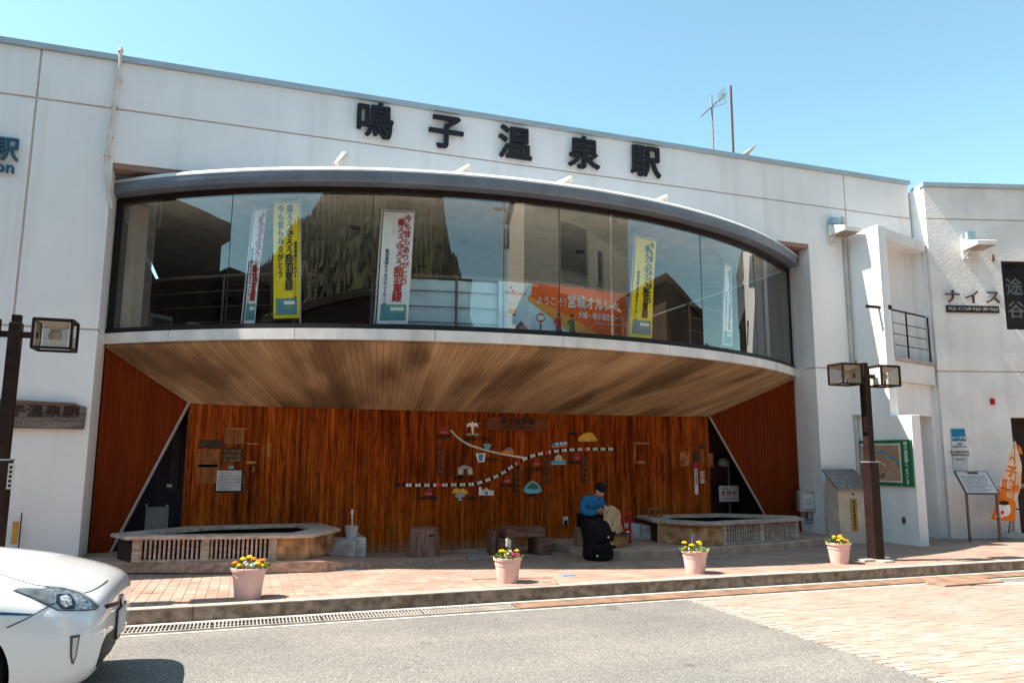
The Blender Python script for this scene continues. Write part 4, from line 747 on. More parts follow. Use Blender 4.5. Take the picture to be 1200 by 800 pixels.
def onsen(x, y):                                   # hot spring mark
    disc(x, y + 2, .055, MRD, 'spring_mark', .012, .022, 1.15, .55)
    disc(x, y - .2, .045, mat('mural_dark', (.10, .03, .02), .6), 'spring_mark', .0222, .0242, 1, .35)
    u, z = wp(x, y)
    for d in (-.028, 0, .028): ribbon(WALL, [(u + d, z + .0), (u + d - .007, z + .02), (u + d + .005, z + .038), (u + d, z + .055 + (.012 if d == 0 else 0))], .012, .0246, .030).build('spring_mark', MRD, mu)
for q in ((520, 504), (502, 576), (593.5, 561), (628.5, 541), (675.5, 534)): onsen(*q)
for (x, y, s, t) in ((520, 511.5, .055, '鬼首温泉'), (560, 514.5, .055, '間欠泉・地獄谷'), (578, 538.5, .05, '鳴子ダム'), (543.5, 560, .05, '鳴子峡レスト'), (501, 583.5, .055, '中山平温泉'), (553, 584, .05, '鳴子峡'), (594, 569, .05, '鳴子温泉'), (624.5, 550, .055, '東鳴子温泉'), (623, 580.5, .055, '潟沼'), (673.5, 542, .052, '川渡温泉'), (670.5, 508.5, .055, '中新田'), (714, 526.5, .055, '至小牛田'), (468, 568, .055, '至新庄')):
    u, z = wp(x, y); text(WALL, u, z, t, s * 1.15, MBK, mu, 'caption', w=.004, depth=.006, bold=.035)
# oval title plank
x0, y0, x1, y1 = 569, 488, 642, 505; u0, z1 = wp(x0, y0); u1, z0 = wp(x1, y1); r_ = (z1 - z0) / 2; zc = (z0 + z1) / 2
ov = [(u0 + r_ - r_ * sin(pi * k / 10), zc + r_ * cos(pi * k / 10)) for k in range(11)] + [(u1 - r_ * .3 + r_ * .3 * sin(pi * k / 10), zc - r_ * cos(pi * k / 10)) for k in range(11)]
MB().fprism(WALL, ov, .004, .020).build('title_plank', mat('plank_brown'  , (0, 0, 0)), mu, bevel=.006)
ov2 = [(zc_[0] * .97 + (u0 + u1) / 2 * .03, zc_[1] * .9 + zc * .1) for zc_ in ov]
MB().fprism(WALL, ov2, .0202, .0215).build('title_field', mat('title_red', (.13, .03, .012), .6, col2=(.20, .06, .02), scale=3), mu)
text(WALL, (u0 + u1) / 2, zc + .035, '鳴子温泉郷', .115, MBK, mu, 'title_letters', w=.0216, bold=.02, sx=1.1); text(WALL, (u0 + u1) / 2, zc - .065, 'NARUKO ONSENKYO', .062, MBK, mu, 'title_letters', w=.0216, bold=.015)
# picture cut-outs (generic)
poly([(545, 509), (548, 507.5), (559, 507.5), (562, 509), (559, 510), (548, 510)], MG, 'geyser_pool'); disc(553.5, 509, .03, MGN, 'geyser_pool', .0222, .026, 1.2, .5)
poly([(552.8, 509), (551.8, 500), (549, 499), (547, 501), (546.5, 498), (549, 495), (551.5, 495.5), (553, 493.5), (555, 495.5), (558, 495), (560, 498), (559.5, 501), (557, 499), (554.6, 500), (554.2, 509)], MW, 'geyser_plume', .014, .028)
for q in ((545, 497), (546, 503), (562, 496), (561, 502), (549, 492), (557, 492)): disc(*q, .006, MW, 'water_drop', .012, .018, n=8)
poly([(566, 520), (575, 520), (574.5, 523), (571.5, 527), (567.5, 524)], MT, 'crystal_sign'); disc(570.5, 522.3, .014, MBL, 'crystal_sign', .0224, .026)
poly([(557, 531), (569, 530.5), (567, 541), (560, 541.5)], MW, 'dam_picture'); poly([(560, 532), (566, 532), (564.8, 540), (561, 540)], MBL, 'dam_picture', .0224, .026)
poly([(586.5, 531), (588, 528.5), (591, 527), (593, 524.5), (598, 524), (601, 527.5), (601.5, 531), (598, 532.5), (590, 531.5)], MO, 'car_picture', .014, .026); poly([(593.5, 525.3), (597, 525), (598.5, 527.5), (592, 527.5)], MBL, 'car_picture', .0264, .029)
poly([(536, 548), (543, 544.5), (553, 547.5), (554, 556), (536, 556)], MG, 'gate_picture'); poly([(543, 549), (547, 549), (547.5, 556), (542.5, 556)], mat('mural_dark', (0, 0, 0)), 'gate_picture', .0224, .026); poly([(538, 550), (541, 549.5), (541, 555), (537.5, 555)], MBE, 'gate_picture', .0224, .026); poly([(549, 549.5), (552, 550), (552, 555), (549, 555)], MBE, 'gate_picture', .0224, .026)
poly([(529, 577), (531, 573), (535, 571), (538, 573.5), (542, 571.5), (546, 574), (548.5, 578), (543, 579), (540, 576.5), (535, 578)], MY, 'foliage_picture', .014, .026); disc(531, 577, .03, MO, 'foliage_picture', .0264, .029, 1.1, .6)
poly([(532, 581), (536, 577), (541, 576.5), (545, 580), (543, 582), (534, 583)], MG, 'bridge_picture', .014, .0268); poly([(537, 579), (541, 579), (539, 582), (541, 586), (536, 586), (538, 582)], MT, 'stream_picture', .0275, .031)
poly([(560.5, 580), (560.8, 570), (563.5, 570), (564, 574), (567, 573.5), (569.5, 571), (572, 574), (578, 574.5), (578, 580)], MW, 'church_picture', .014, .026); poly([(568, 575), (571, 575), (571, 579.5), (568, 579.5)], MBL, 'church_picture', .0264, .029); poly([(565, 573.6), (569.5, 570.2), (573, 573.8), (572, 574.2), (569.5, 571.6), (566, 574.4)], MO, 'church_picture', .0264, .029)
for x in (565, 574.5): poly([(x, 576), (x + 1.6, 576), (x + 1.6, 577.6), (x, 577.6)], MBL, 'church_picture', .0264, .029)
poly([(613, 575), (615, 569), (620, 564.5), (623, 562.5), (628, 564.5), (632, 569), (634.5, 575), (630, 577.5), (617, 578)], MT, 'lake_picture', .014, .026, label='teal lake picture'); poly([(616, 571), (621, 566.5), (623.5, 565), (629, 568), (631, 572), (624, 573.5)], MGN, 'lake_picture', .0264, .029); poly([(619, 565), (623, 561.5), (626, 564)], MO, 'lake_picture', .0264, .0295)
poly([(646, 520), (649, 518.5), (664, 516.8), (664.2, 522.5), (649, 524.5), (646, 524)], MBL, 'train_picture', .014, .028)
for x in (650.5, 655.5, 660): poly([(x, 519.2 - (x - 650) * .12), (x + 3, 518.8 - (x - 650) * .12), (x + 3, 520.8 - (x - 650) * .1), (x, 521.3 - (x - 650) * .1)], MW, 'train_picture', .0284, .031)
poly([(646.5, 522.6), (664, 520.8), (664.1, 522.4), (646.5, 524.2)], MO, 'train_picture', .0284, .0305)
poly([(649, 539), (650, 534.5), (654, 532), (658, 534.5), (658.5, 539)], MBE, 'bathhouse_picture', .014, .026); poly([(645, 540), (662, 538.5), (662, 544), (645, 544.5)], MT, 'bathhouse_picture', .014, .0268); poly([(645, 541), (662, 540), (662, 541.2), (645, 542.2)], MBL, 'bathhouse_picture', .027, .029)
poly([(676.5, 516), (678, 512), (683, 508.3), (689, 506), (694, 507.5), (697, 512), (699.5, 515), (697, 517), (678, 517)], MY, 'mountain_picture', .014, .026)
for x in (681, 686, 691, 695): poly([(x - 1.2, 516.5), (x, 512), (x + 1.3, 516.5)], MG, 'mountain_picture', .0264, .029)
# ------------------------------------------------------------ inside the bay: rail, banners, flags
hr = thing('gallery_railing', 'dark handrail with thin rods curving behind the glass of the bay', 'railing', (4, 11, ZF))
RA = -.75
zr = ARC.px(500, 323, RA)[1]; zr0 = ZF + .02
def arcpts(u0, u1, w_, z, n=30): return [ARC.p(u0 + (u1 - u0) * i / n, w_, z) for i in range(n + 1)]
ux = lambda x, y=340, w_=RA: ARC.px(x, y, w_)[0]
HM = mat('rail_bronze', (.20, .13, .10), .45, .3)
for a_, b_ in ((ux(150), ux(352)), (ux(432), ux(745)), (ux(805), ux(850))):
    MB().tube(arcpts(a_, b_, RA, zr), .026, 8).build('handrail', HM, hr)
    for k in (.25, .5, .75): MB().tube(arcpts(a_, b_, RA, zr0 + (zr - zr0) * k), .008, 5).build('rod', HM, hr)
for x in (158, 262, 346, 437, 535, 640, 738, 807, 845): MB().tube([ARC.p(ux(x), RA, zr0 - .02), ARC.p(ux(x), RA, zr)], .018, 6).build('post', HM, hr)
AQ = mat('aqua_sheet', (.66, .88, .92), .7, var=.06, scale=2); 
def wavy(u0, u1, z0, z1, w0, name, m, parent, amp=.012, n=24, ph=0.):
    mb = MB(); vs = []
    for s__ in (0, 1):
        for i in range(n + 1):
            u = u0 + (u1 - u0) * i / n
            for j in range(5): vs.append(ARC.p(u, w0 + amp * sin(i * .9 + j * .5 + ph) - s__ * .003, z0 + (z1 - z0) * j / 4))
    k = (n + 1) * 5; fs = [(i * 5 + j, i * 5 + j + 1, i * 5 + j + 6, i * 5 + j + 5) for i in range(n) for j in range(4)]
    fs += [(a + k, d + k, c + k, b + k) for a, b, c, d in fs]; mb.add(vs, fs); return mb.build(name, m, parent, smooth=True, recalc=False)
sh_ = thing('aqua_cover_sheet', 'pale aqua sheet stretched along the railing left of the orange banner', 'sheet', tuple(ARC.p(0, RA, ZF)))
wavy(ux(476), ux(584), zr0 + .04, zr - .05, RA + -.035, 'sheet', AQ, sh_); wavy(ux(730), ux(742), zr0 + .04, zr - .05, RA - .035, 'sheet', AQ, sh_, n=6)
# welcome banner
bn = thing('welcome_banner', 'orange and pale blue welcome banner hanging on the railing inside the glass', 'banner', tuple(ARC.p(1, RA, 3.8)))
bu0, bu1 = ux(583.5), ux(732); bz1 = zr - .03; bz0 = zr0 + .03; bw2 = bu1 - bu0; bh = bz1 - bz0; BWW = RA + .035
def bp_(a, b): return (bu0 + bw2 * a, bz0 + bh * b)
def bpoly(pts, m, name, w0, w1):              # polygon on the banner, cut fine so that it follows the curve
    P2 = [Vector(bp_(*q)) for q in pts]; n = len(P2); verts = list(P2); edges = [(i, (i + 1) % n) for i in range(n)]
    us_ = [q.x for q in P2]; zs = [q.y for q in P2]; x = min(us_) + .06
    dense = []
    for i in range(n):
        a, b = P2[i], P2[(i + 1) % n]; k = max(1, int((b - a).length / .08))
        for j in range(k): dense.append(a.lerp(b, j / k))
    nd = len(dense); pts_ = list(dense)
    while x < max(us_):
        z = min(zs) + .05
        while z < max(zs): pts_.append(Vector((x, z))); z += .1
        x += .08
    v_, e_, f_, *_r = geometry.delaunay_2d_cdt(pts_, [(i, (i + 1) % nd) for i in range(nd)], [list(range(nd))], 1, 1e-5)
    mb = MB(); k = len(v_); mb.add([ARC.p(q.x, w0, q.y) for q in v_] + [ARC.p(q.x, w1, q.y) for q in v_], [tuple(f) for f in f_] + [tuple(q + k for q in f) for f in f_]); return mb.build(name, m, bn)
BB = mat('banner_blue', (.62, .86, .92), .6); BO = mat('banner_red', (.95, .15, .02), .6); BA = mat('banner_amber', (.85, .40, .07), .6)
bpoly([(0, 0), (1, 0), (1, 1), (0, 1)], BB, 'sheet', BWW - .004, BWW)
bpoly([(.24, 1), (1, 1), (1, 0), (.88, 0), (.57, .34), (.21, .70), (.235, .82)], BO, 'red_field', BWW + .0005, BWW + .003)
bpoly([(.21, .78), (.57, .40), (.90, .0), (.66, 0), (.55, .15), (.40, .38), (.215, .68)], BA, 'amber_band', BWW + .0035, BWW + .0055)
BWt = BWW + .006
WHT = mat('banner_white', (.80, .78, .75), .6)
def bt(a, b, s, size, m=WHT, bold=.02, **k): text(ARC, *bp_(a, b), s, size * bh, m, bn, 'letter', w=BWt, depth=.003, bold=.0, multi=bold * .9, **k)
bt(.265, .70, 'ようこそ！', .17, align='LEFT', sx=.85); bt(.50, .72, '宮城オルレへ', .25, align='LEFT', bold=.035, sx=.82)
bt(.585, .50, '大崎・鳴子温泉コース', .135, align='LEFT', sx=.80, bold=.03); bt(.72, .385, 'MIYAGI OLLE OSAKI-NARUKO ONSEN', .045, align='LEFT', bold=.01)
bt(.045, .80, 'MIYAGI OLLE', .07, MRD, .01, align='LEFT'); 
def bd(a, b, r, m, name, sx=1, sy=1, w_=0.): 
    u, z = bp_(a, b); MB().fprism(ARC, [(u + r * sx * cos(2 * pi * k / 14), z + r * sy * sin(2 * pi * k / 14)) for k in range(14)], BWW + .006 + w_, BWW + .008 + w_).build(name, m, bn)
def bq(pts, m, name, w_=0.): MB().fprism(ARC, [bp_(*q) for q in pts], BWW + .006 + w_, BWW + .008 + w_).build(name, m, bn)
MPK = mat('mural_mauve', (.22, .12, .17), .6); NAVY = mat('navy', (.02, .03, .08), .6)
for q in ((.085, .9), (.10, .84)): bd(*q, .02, MRD, 'logo_ring')
bd(.095, .52, .055, WHT, 'round_figure', 1.1, .8); bd(.095, .48, .06, MO, 'round_figure', 1.1, .6, .003); bd(.09, .60, .04, WHT, 'round_figure', 1, .8, .003); bd(.08, .60, .008, NAVY, 'eye', w_=.006); bd(.105, .60, .008, NAVY, 'eye', w_=.006); bd(.11, .42, .02, NAVY, 'feet', 1.6, .6)
bq([(.09, .12), (.16, .32), (.22, .14), (.19, .05), (.12, .05)], MPK, 'mauve_figure'); bd(.155, .16, .05, mat('mural_pink', (.5, .28, .26), .6), 'mauve_figure', .8, 1, .003)
bd(.30, .40, .075, NAVY, 'white_figure', 1, .95); bd(.30, .40, .062, WHT, 'white_figure', 1, .9, .003); bd(.30, .46, .05, MR_, 'white_figure', 1, .3, .006); bd(.30, .34, .035, MR_, 'white_figure', 1.2, .4, .006); bq([(.295, .12), (.305, .12), (.305, .3), (.295, .3)], NAVY, 'stem'); bd(.30, .11, .03, NAVY, 'foot', 1, .3)
def walker(a, m1, m2):
    bd(a, .48, .026, mat('skin_print', (.6, .35, .25), .6), 'walker', w_=.003); bq([(a - .02, .22), (a + .02, .22), (a + .018, .42), (a - .018, .42)], m1, 'walker'); bq([(a - .02, .22), (a - .033, .03), (a - .025, .03), (a + .0, .20)], m2, 'walker', .003); bq([(a + .02, .22), (a + .038, .03), (a + .030, .03), (a + .0, .20)], m2, 'walker', .003); bq([(a - .018, .42), (a - .04, .34), (a - .034, .31), (a - .014, .36)], m1, 'walker', .003); bd(a, .51, .024, m1, 'walker', 1, .5, .006)
walker(.435, MR_, mat('skin_print', (0, 0, 0))); walker(.54, mat('olive_print', (.05, .16, .06), .6), NAVY)
for k in range(16): bd(.58 + random.random() * .36, .02 + random.random() * .3, .018, mat('foot_print', (.75, .42, .28), .6), 'path_dot', 1.7, .5)
for k in range(12):
    a = (k + .5) / 12; MB().tube([ARC.p(bu0 + bw2 * a, BWW, bz1 - .03), ARC.p(bu0 + bw2 * a, RA, zr + .03)], .006, 4).build('tie', MW, bn)
# nobori flags
FY = mat('flag_yellow', (.95, .74, .01), .7, var=.06, scale=2); FW = mat('flag_white', (.88, .90, .90), .7, var=.05, scale=2); FGN = mat('flag_green', (.16, .36, .26), .7); FBL = mat('flag_blue', (.10, .32, .45), .7)
def nobori(xt, yt, xb, yb, wpx, m, ink1, ink2, label, w_=-.35, flip=False, narrow=1., kana=True):
    ut, zt = ARC.px(xt, yt, w_); ub, zb = ARC.px(xb, yb, w_); wd = (ARC.px(xt + wpx, yt, w_)[0] - ut)
    t = thing('nobori_flag', label, 'flag', tuple(ARC.p(ub, w_, zb)), 'upright advertising flags behind the bay glass')
    class S:                                        # leaning sheet: u,z skewed with the pole
        deg = None
        def p(s, u, w2, z): k = (z - zb) / (zt - zb); return ARC.p(ub + (ut - ub) * k + u, w_ + w2 + .012 * sin(u * 9 + z * 3), z)
    S = S(); px = wd * 1.04 if flip else -.03
    MB().tube([S.p(px, 0, zb - .1), S.p(px, 0, zt + .07)], .012, 6).build('pole', mat('pole_white', (.6, .6, .58), .5), t)
    MB().tube([S.p(-.03, 0, zt + .02), S.p(wd * 1.04, 0, zt + .02)], .008, 5).build('cross_bar', mat('pole_white', (0, 0, 0)), t)
    mb = MB(); n, k = 8, 20; vs = []
    for s__ in (0, 1):
        for i in range(n + 1):
            for j in range(k + 1): vs.append(S.p(wd * i / n, -.002 * s__, zb + (zt - zb) * j / k))
    f0 = [(i * (k + 1) + j, i * (k + 1) + j + 1, (i + 1) * (k + 1) + j + 1, (i + 1) * (k + 1) + j) for i in range(n) for j in range(k)]; q = (n + 1) * (k + 1)
    mb.add(vs, f0 + [(a + q, d + q, c + q, b + q) for a, b, c, d in f0]).build('cloth', m, t, smooth=True, recalc=False)
    H = zt - zb; fs_ = H * .058
    A, B_, C_ = ('乗ろう守ろう', '今も昔もありがとう', '陸羽東線'); 
    xm, xr, xl = (.60, .80, .2) if not flip else (.62, .28, .85)
    y = zt - H * (.10 if not flip else .06)
    for ch in A: text(S, wd * xm, y, ch, fs_ * 1.35, ink1, t, 'letter', w=.004, bold=.0, multi=.02, sx=narrow); y -= fs_ * 1.28
    for ch in C_: text(S, wd * xm, y, ch, fs_ * 1.55, ink1, t, 'letter', w=.004, bold=.0, multi=.025, sx=narrow); y -= fs_ * 1.3
    y = zt - H * .06
    for ch in B_: text(S, wd * xr, y, ch, fs_ * 1.2, ink1, t, 'letter', w=.004, bold=.0, multi=.02, sx=narrow); y -= fs_ * 1.22
    y = zt - H * .36
    for ch in '陸羽東線もりあげネットワーク': text(S, wd * xl, y, ch, fs_ * .62, ink2, t, 'letter', w=.004, bold=.0, multi=.012, sx=narrow); y -= fs_ * .62
    MB().fbox(S, wd * .10, zb + H * .03, wd * .92, zb + H * .17, .001, .004, seg=4).build('picture_field', FGN, t)
    MB().fbox(S, wd * .15, zb + H * .05, wd * .36, zb + H * .15, .0045, .006, seg=2).build('train_print', FBL, t)
    MB().fbox(S, wd * .48, zb + H * .045, wd * .86, zb + H * .085, .0045, .006, seg=2).build('train_print', FBL, t); MB().fbox(S, wd * .42, zb + H * .115, wd * .84, zb + H * .145, .0045, .006, seg=2).build('caption_print', FW, t)
INK = mat('ink_black', (.02, .02, .03), .6); IR = mat('ink_red', (.50, .02, .02), .6); IBL = mat('ink_blue', (.03, .08, .2), .6)
nobori(299, 246, 285, 379, 13, FW, IR, IBL, 'narrow white nobori flag with red print at the far left of the bay', narrow=.55)
nobori(321, 238, 320, 373, 30, FY, INK, INK, 'yellow nobori flag with black print in the left half of the bay', flip=True, narrow=.8)
nobori(450, 248, 441, 379, 36, FW, IR, IBL, 'wide white nobori flag with red print left of the aqua sheet')
nobori(745, 278, 738, 394, 24, FY, INK, INK, 'yellow nobori flag with black print right of the welcome banner', narrow=.9)
nobori(849, 310, 848, 404, 9, FW, mat('ink_amber', (.45, .3, .05), .6), IBL, 'pale narrow nobori flag near the right end of the bay', narrow=.45)
# orange banner by the wing
of = thing('orange_nobori', 'white and orange wind-blown banner leaning beside the sign stand', 'banner', tuple(WING.p(1.5, .5, .1)))
OFR = Frame(*WING.p(0, .42, 0)[:2], -16)
pt = OFR.px(1188, 515); pb = OFR.px(1182, 626)
MB().tube([OFR.p(*[OFR.px(1181, 628)[0], .0, .1]), OFR.p(OFR.px(1189, 560)[0], 0, 1.2), OFR.p(OFR.px(1188, 514)[0], 0, OFR.px(1188, 514)[1])], .014, 6).build('pole', mat('pole_dark', (.12, .09, .08), .5), of)
def ofpoly(pts, m, name, w0, w1): return MB().fprism(OFR, [OFR.px(*q) for q in pts], w0, w1).build(name, m, of)
OW = mat('nobori_white', (.78, .62, .52), .7, col2=(.72, .36, .16), scale=4, ); OO = mat('nobori_orange', (.80, .20, .02), .7, col2=(.62, .13, .01), scale=3)
ofpoly([(1187, 517), (1190, 517), (1197, 545), (1196, 570), (1190, 588), (1168, 583), (1172, 565), (1180, 545)], OW, 'cloth', .005, .010)
ofpoly([(1168, 578), (1176, 582), (1186, 584), (1190, 588), (1189, 611), (1161, 608), (1166, 592)], OO, 'orange_cloth', .0105, .014)
for ch, x, y, s in (('鳴', 1181, 570, .26), ('子', 1185, 553, .22), ('温', 1174, 577, .2), ('泉', 1190, 573, .16), ('へ', 1186, 538, .14)): u, z = OFR.px(x, y); text(OFR, u, z, ch, s, OO, of, 'letter', w=.0105, bold=.04, tilt=-12)
ofpoly([(1192, 520), (1196, 525), (1198, 532), (1194, 531)], OO, 'corner_print', .0105, .013)
disc(1176.5, 596, .12, MW, 'round_print', .0145, .017, 1, 1.1, fr=OFR, parent=of); disc(1176, 589, .09, BROWNM, 'round_print', .0172, .019, 1.1, .45, fr=OFR, parent=of); disc(1174, 600, .035, MR_, 'round_print', .0172, .019, 1, 1, fr=OFR, parent=of)
for k in range(3): ofpoly([(1166 + k * 3, 606), (1167.5 + k * 3, 600), (1169 + k * 3, 606)], MW, 'stripe_print', .0145, .016)
# ------------------------------------------------------------ double-headed lamp posts (template at the origin)
LG = glass('lamp_glass', .06, (.86, .86, .84)); LW = mat('lamp_reflector', (.62, .58, .54), .4); BULB = mat('lamp_bulb', (.55, .50, .45), .2)
def make_lamp():
    t = thing('lamp_post', '', 'street lamp', group='double-headed lamp posts on the pavement', tmpl=True)
    MB().box(-.055, -.055, 1.40, .055, .055, 2.78).build('pole', BROWNM, t, bevel=.006)
    MB().box(-.082, -.082, .02, .082, .082, 1.40).build('sleeve', BROWNM, t, bevel=.008)
    MB().box(-.09, -.09, 1.395, .09, .09, 1.41).build('collar', STEEL, t); MB().box(-.04, -.04, 2.78, .04, .04, 2.86).build('junction_box', BROWNM, t)
    MB().box(-.30, -.09, 0, .30, .09, .035).obox((.0, 0, .015), (.2, .5, .03)).build('base_plate', CONC, t, bevel=.004)
    MB().box(-.20, -.025, 2.63, .20, .025, 2.69).build('arm', BROWNM, t)
    for s in (-1, 1):
        c = Vector((s * .36, 0, 2.67)); h = .145; f = MB(); e = .012
        for a in (-1, 1):
            for b in (-1, 1):
                f.obox(c + Vector((a * (h + .03), b * h, 0)), (e * 2, e * 2, h * 2)); f.obox(c + Vector((0, b * h, a * h)), (h * 2 + .06, e * 2, e * 2)); f.obox(c + Vector((a * (h + .03), 0, b * h)), (e * 2, h * 2, e * 2))
        f.build('head_frame', BROWNM, t)
        MB().obox(c + Vector((0, 0, h - .004)), (h * 2 + .05, h * 2, .012)).build('head_top', BROWNM, t)
        MB().obox(c + Vector((-s * (h + .028), 0, 0)), (.006, h * 1.95, h * 1.95)).build('inner_plate', LW, t)
        for b in (-1, 1): MB().obox(c + Vector((0, b * h, 0)), (h * 2, .003, h * 1.9)).build('pane', LG, t)
        MB().obox(c + Vector((s * (h + .028), 0, 0)), (.003, h * 1.9, h * 1.9)).build('pane', LG, t)
        MB().add([c + Vector(q) for q in ((-h, -h, h - .02), (h, -h, h - .02), (h, h, h - .02), (-h, h, h - .02), (0, 0, .03))], [(0, 1, 4), (1, 2, 4), (2, 3, 4), (3, 0, 4)]).build('reflector', LW, t)
        MB().lathe([(.0, -.07), (.05, -.05), (.065, 0), (.05, .04), (.02, .06)], c, 12, cap=False).build('bulb', BULB, t, smooth=True)
    return t
lamp = make_lamp(); lc = copy_tree(lamp)
P = atZ(1030, 656, SZ(8.9)); lamp.location = (8.72, 8.92, SZ(8.92)); lamp['label'] = 'dark brown double-headed lamp post on the pavement in front of the map board'
lc.location = (-2.30, 8.92, SZ(8.92)); lc['label'] = 'dark brown double-headed lamp post at the left edge behind the white car'
lamp.scale = lc.scale = (1, 1, 1.01)
tag(MB().box(-2.212, 8.80, 1.25, -2.16, 8.815, 1.5).build('text_plate', mat('plate_text', (.6, .6, .58), .6)), 'thin white plate with black marks fixed to the left lamp post', 'plate')
for k in range(5): MB().box(-2.20, 8.796, 1.27 + k * .045, -2.175, 8.799, 1.295 + k * .045).build('mark', BLACK, bpy.data.objects['text_plate'])
# ------------------------------------------------------------ flower pots
POT = mat('pot_pink', (.80, .53, .49), .45, var=.10, scale=5, obj=True); SOIL = mat('soil', (.05, .03, .02), .95); LEAFM = mat('leaf_green', (.16, .26, .04), .6, col2=(.05, .11, .02), scale=25); LEAFY = mat('leaf_lime', (.42, .46, .10), .6)
PETY = mat('petal_yellow', (.80, .52, .01), .6); PETO = mat('petal_orange', (.72, .22, .01), .6); PETW = mat('petal_white', (.75, .72, .66), .6); PETM = mat('petal_magenta', (.42, .02, .12), .6); PETV = mat('petal_violet', (.14, .08, .30), .6)
def pot_template():
    t = thing('flower_pot', '', 'flower pot', group='pink flower pots along the kerb', tmpl=True)
    pr = [(.118, 0), (.122, .012), (.146, .20), (.152, .205), (.155, .258), (.170, .262), (.174, .285), (.170, .292), (.158, .292), (.150, .265), (.0, .262)]
    MB().lathe(pr, (0, 0, 0), 36, cap=False).build('pot', POT, t, smooth=True); MB().lathe([(0, .268), (.151, .266)], (0, 0, 0), 20, cap=False).build('soil', SOIL, t)
    return t
def flowers(t, plan, seed, tall=None):
    R_ = random.Random(seed); lm = MB(); ly = MB()
    for k in range(230):
        r = .17 * sqrt(R_.random()); a = R_.random() * 6.28; h = .27 + R_.random() * .075 * (1.2 - r / .17) + .01; c = Vector((r * cos(a), r * sin(a), h))
        d = Vector((cos(a) + R_.uniform(-.8, .8), sin(a) + R_.uniform(-.8, .8), R_.uniform(-.1, .9))).normalized(); s_ = R_.uniform(.022, .042); n_ = d.cross(Vector((R_.random(), R_.random(), .3))).normalized()
        (lm if k % 3 else ly).add([c, c + d * s_ * .5 + n_ * s_ * .32, c + d * s_ * 1.2, c + d * s_ * .5 - n_ * s_ * .32], [(0, 1, 2, 3)])
    lm.build('leaves', LEAFM, t, recalc=False, kind='stuff'); ly.build('pale_leaves', LEAFY, t, recalc=False, kind='stuff')
    for (m, x, y, h, r) in plan:
        r *= 1.35; h += .01
        fm = MB(); c = Vector((x, y, .27 + h))
        if r > .018:                            # ruffled marigold heads
            for ring, (rr, hh, n_) in enumerate(((r, -.004, 11), (r * .75, .006, 9), (r * .45, .014, 6))):
                for k in range(n_):
                    a = 2 * pi * (k + ring * .4) / n_ + R_.uniform(-.15, .15); e = Vector((cos(a), sin(a), .0)); s__ = Vector((-sin(a), cos(a), 0)); z = Vector((0, 0, hh))
                    fm.add([c + z, c + z + e * rr * .7 + s__ * rr * .33 + Vector((0, 0, .007)), c + z + e * rr * 1.05, c + z + e * rr * .7 - s__ * rr * .33 + Vector((0, 0, .004))], [(0, 1, 2, 3)])
            fm.lathe([(0, -.018), (r * .6, -.008), (r * .85, .004), (r * .5, .014), (0, .018)], c, 9, cap=False)
        else:
            for k in range(5): a = 2 * pi * k / 5 + R_.random(); e = Vector((cos(a), sin(a), .4)); fm.add([c, c + e * r + Vector((-sin(a), cos(a), 0)) * r * .5, c + e * r * 1.4, c + e * r - Vector((-sin(a), cos(a), 0)) * r * .5], [(0, 1, 2, 3)])
        fm.build('blossom', m, t, recalc=False); MB().tube([(x * .6, y * .6, .27), (x, y, .26 + h)], .0035, 4).build('stem', LEAFM, t)
    if tall:
        for (x, y, h, m) in tall:
            sm = MB().tube([(x, y, .27), (x + .005, y, .27 + h)], .004, 5)
            for k in range(14):
                z = .29 + h * k / 14; a = k * 2.4; d = Vector((cos(a), sin(a), .7)); q = Vector((x, y, z)); sm.add([q, q + d * .02 + Vector((0, 0, .008)), q + d * .035, q + d * .02 - Vector((0, 0, .004))], [(0, 1, 2, 3)])
            sm.build('tall_stem', LEAFM, t, recalc=False); fm = MB()
            for k in range(16): a = k * 2.4; z = .27 + h * (.6 + .4 * k / 16); fm.obox((x + .012 * cos(a), y + .012 * sin(a), z), (.014, .014, .010), Matrix.Rotation(a, 3, 'Z').to_4x4())
            fm.build('flower_spike', m, t)
p0_ = pot_template(); pots = [p0_] + [copy_tree(p0_) for _ in range(3)]
sp = [(290, 703, 'leftmost pink flower pot, filled with orange and yellow marigolds, beside the white car'), (598, 684, 'pink flower pot with two yellow blossoms and magenta flowers in front of the wooden bench'),
      (820, 673, 'pink flower pot with yellow marigolds and a violet spike before the right foot bath'), (990, 661, 'pink flower pot with yellow and orange marigolds beside the right lamp post')]
for t, (x, y, lb) in zip(pots, sp): c = atZ(x, y, .12); t.location = (c.x + .0, c.y + .10, SZ(c.y + .1)); t['label'] = lb
pots[0].scale = (1.08, 1.08, 1.08); pots[3].rotation_euler.z = 1; pots[2].rotation_euler.z = 2
flowers(pots[0], [(PETO, -.13, -.05, .06, .026), (PETY, -.06, -.02, .09, .026), (PETY, .0, .02, .10, .025), (PETO, .04, -.02, .085, .024), (PETO, .10, -.04, .07, .027), (PETO, .13, .02, .065, .025), (PETY, .08, -.08, .05, .024), (PETY, -.09, -.09, .04, .024), (PETW, -.02, -.11, .045, .015), (PETW, .02, -.13, .04, .016), (PETW, .05, -.12, .05, .014), (PETW, -.04, -.08, .06, .014), (PETY, .12, -.09, .03, .02)], 1)
flowers(pots[1], [(PETY, -.09, -.05, .09, .034), (PETY, .10, -.03, .085, .028), (PETM, .0, -.11, .03, .017), (PETM, .03, -.12, .045, .017), (PETM, .06, -.11, .03, .017), (PETM, .08, -.09, .05, .017), (PETM, .10, -.11, .03, .017), (PETM, .04, -.08, .06, .016), (PETW, -.03, -.1, .06, .014), (PETW, .02, -.05, .08, .014), (PETM, .12, -.06, .04, .016)], 2, [(-.005, 0, .24, PETW), (.02, .0, .22, PETW)])
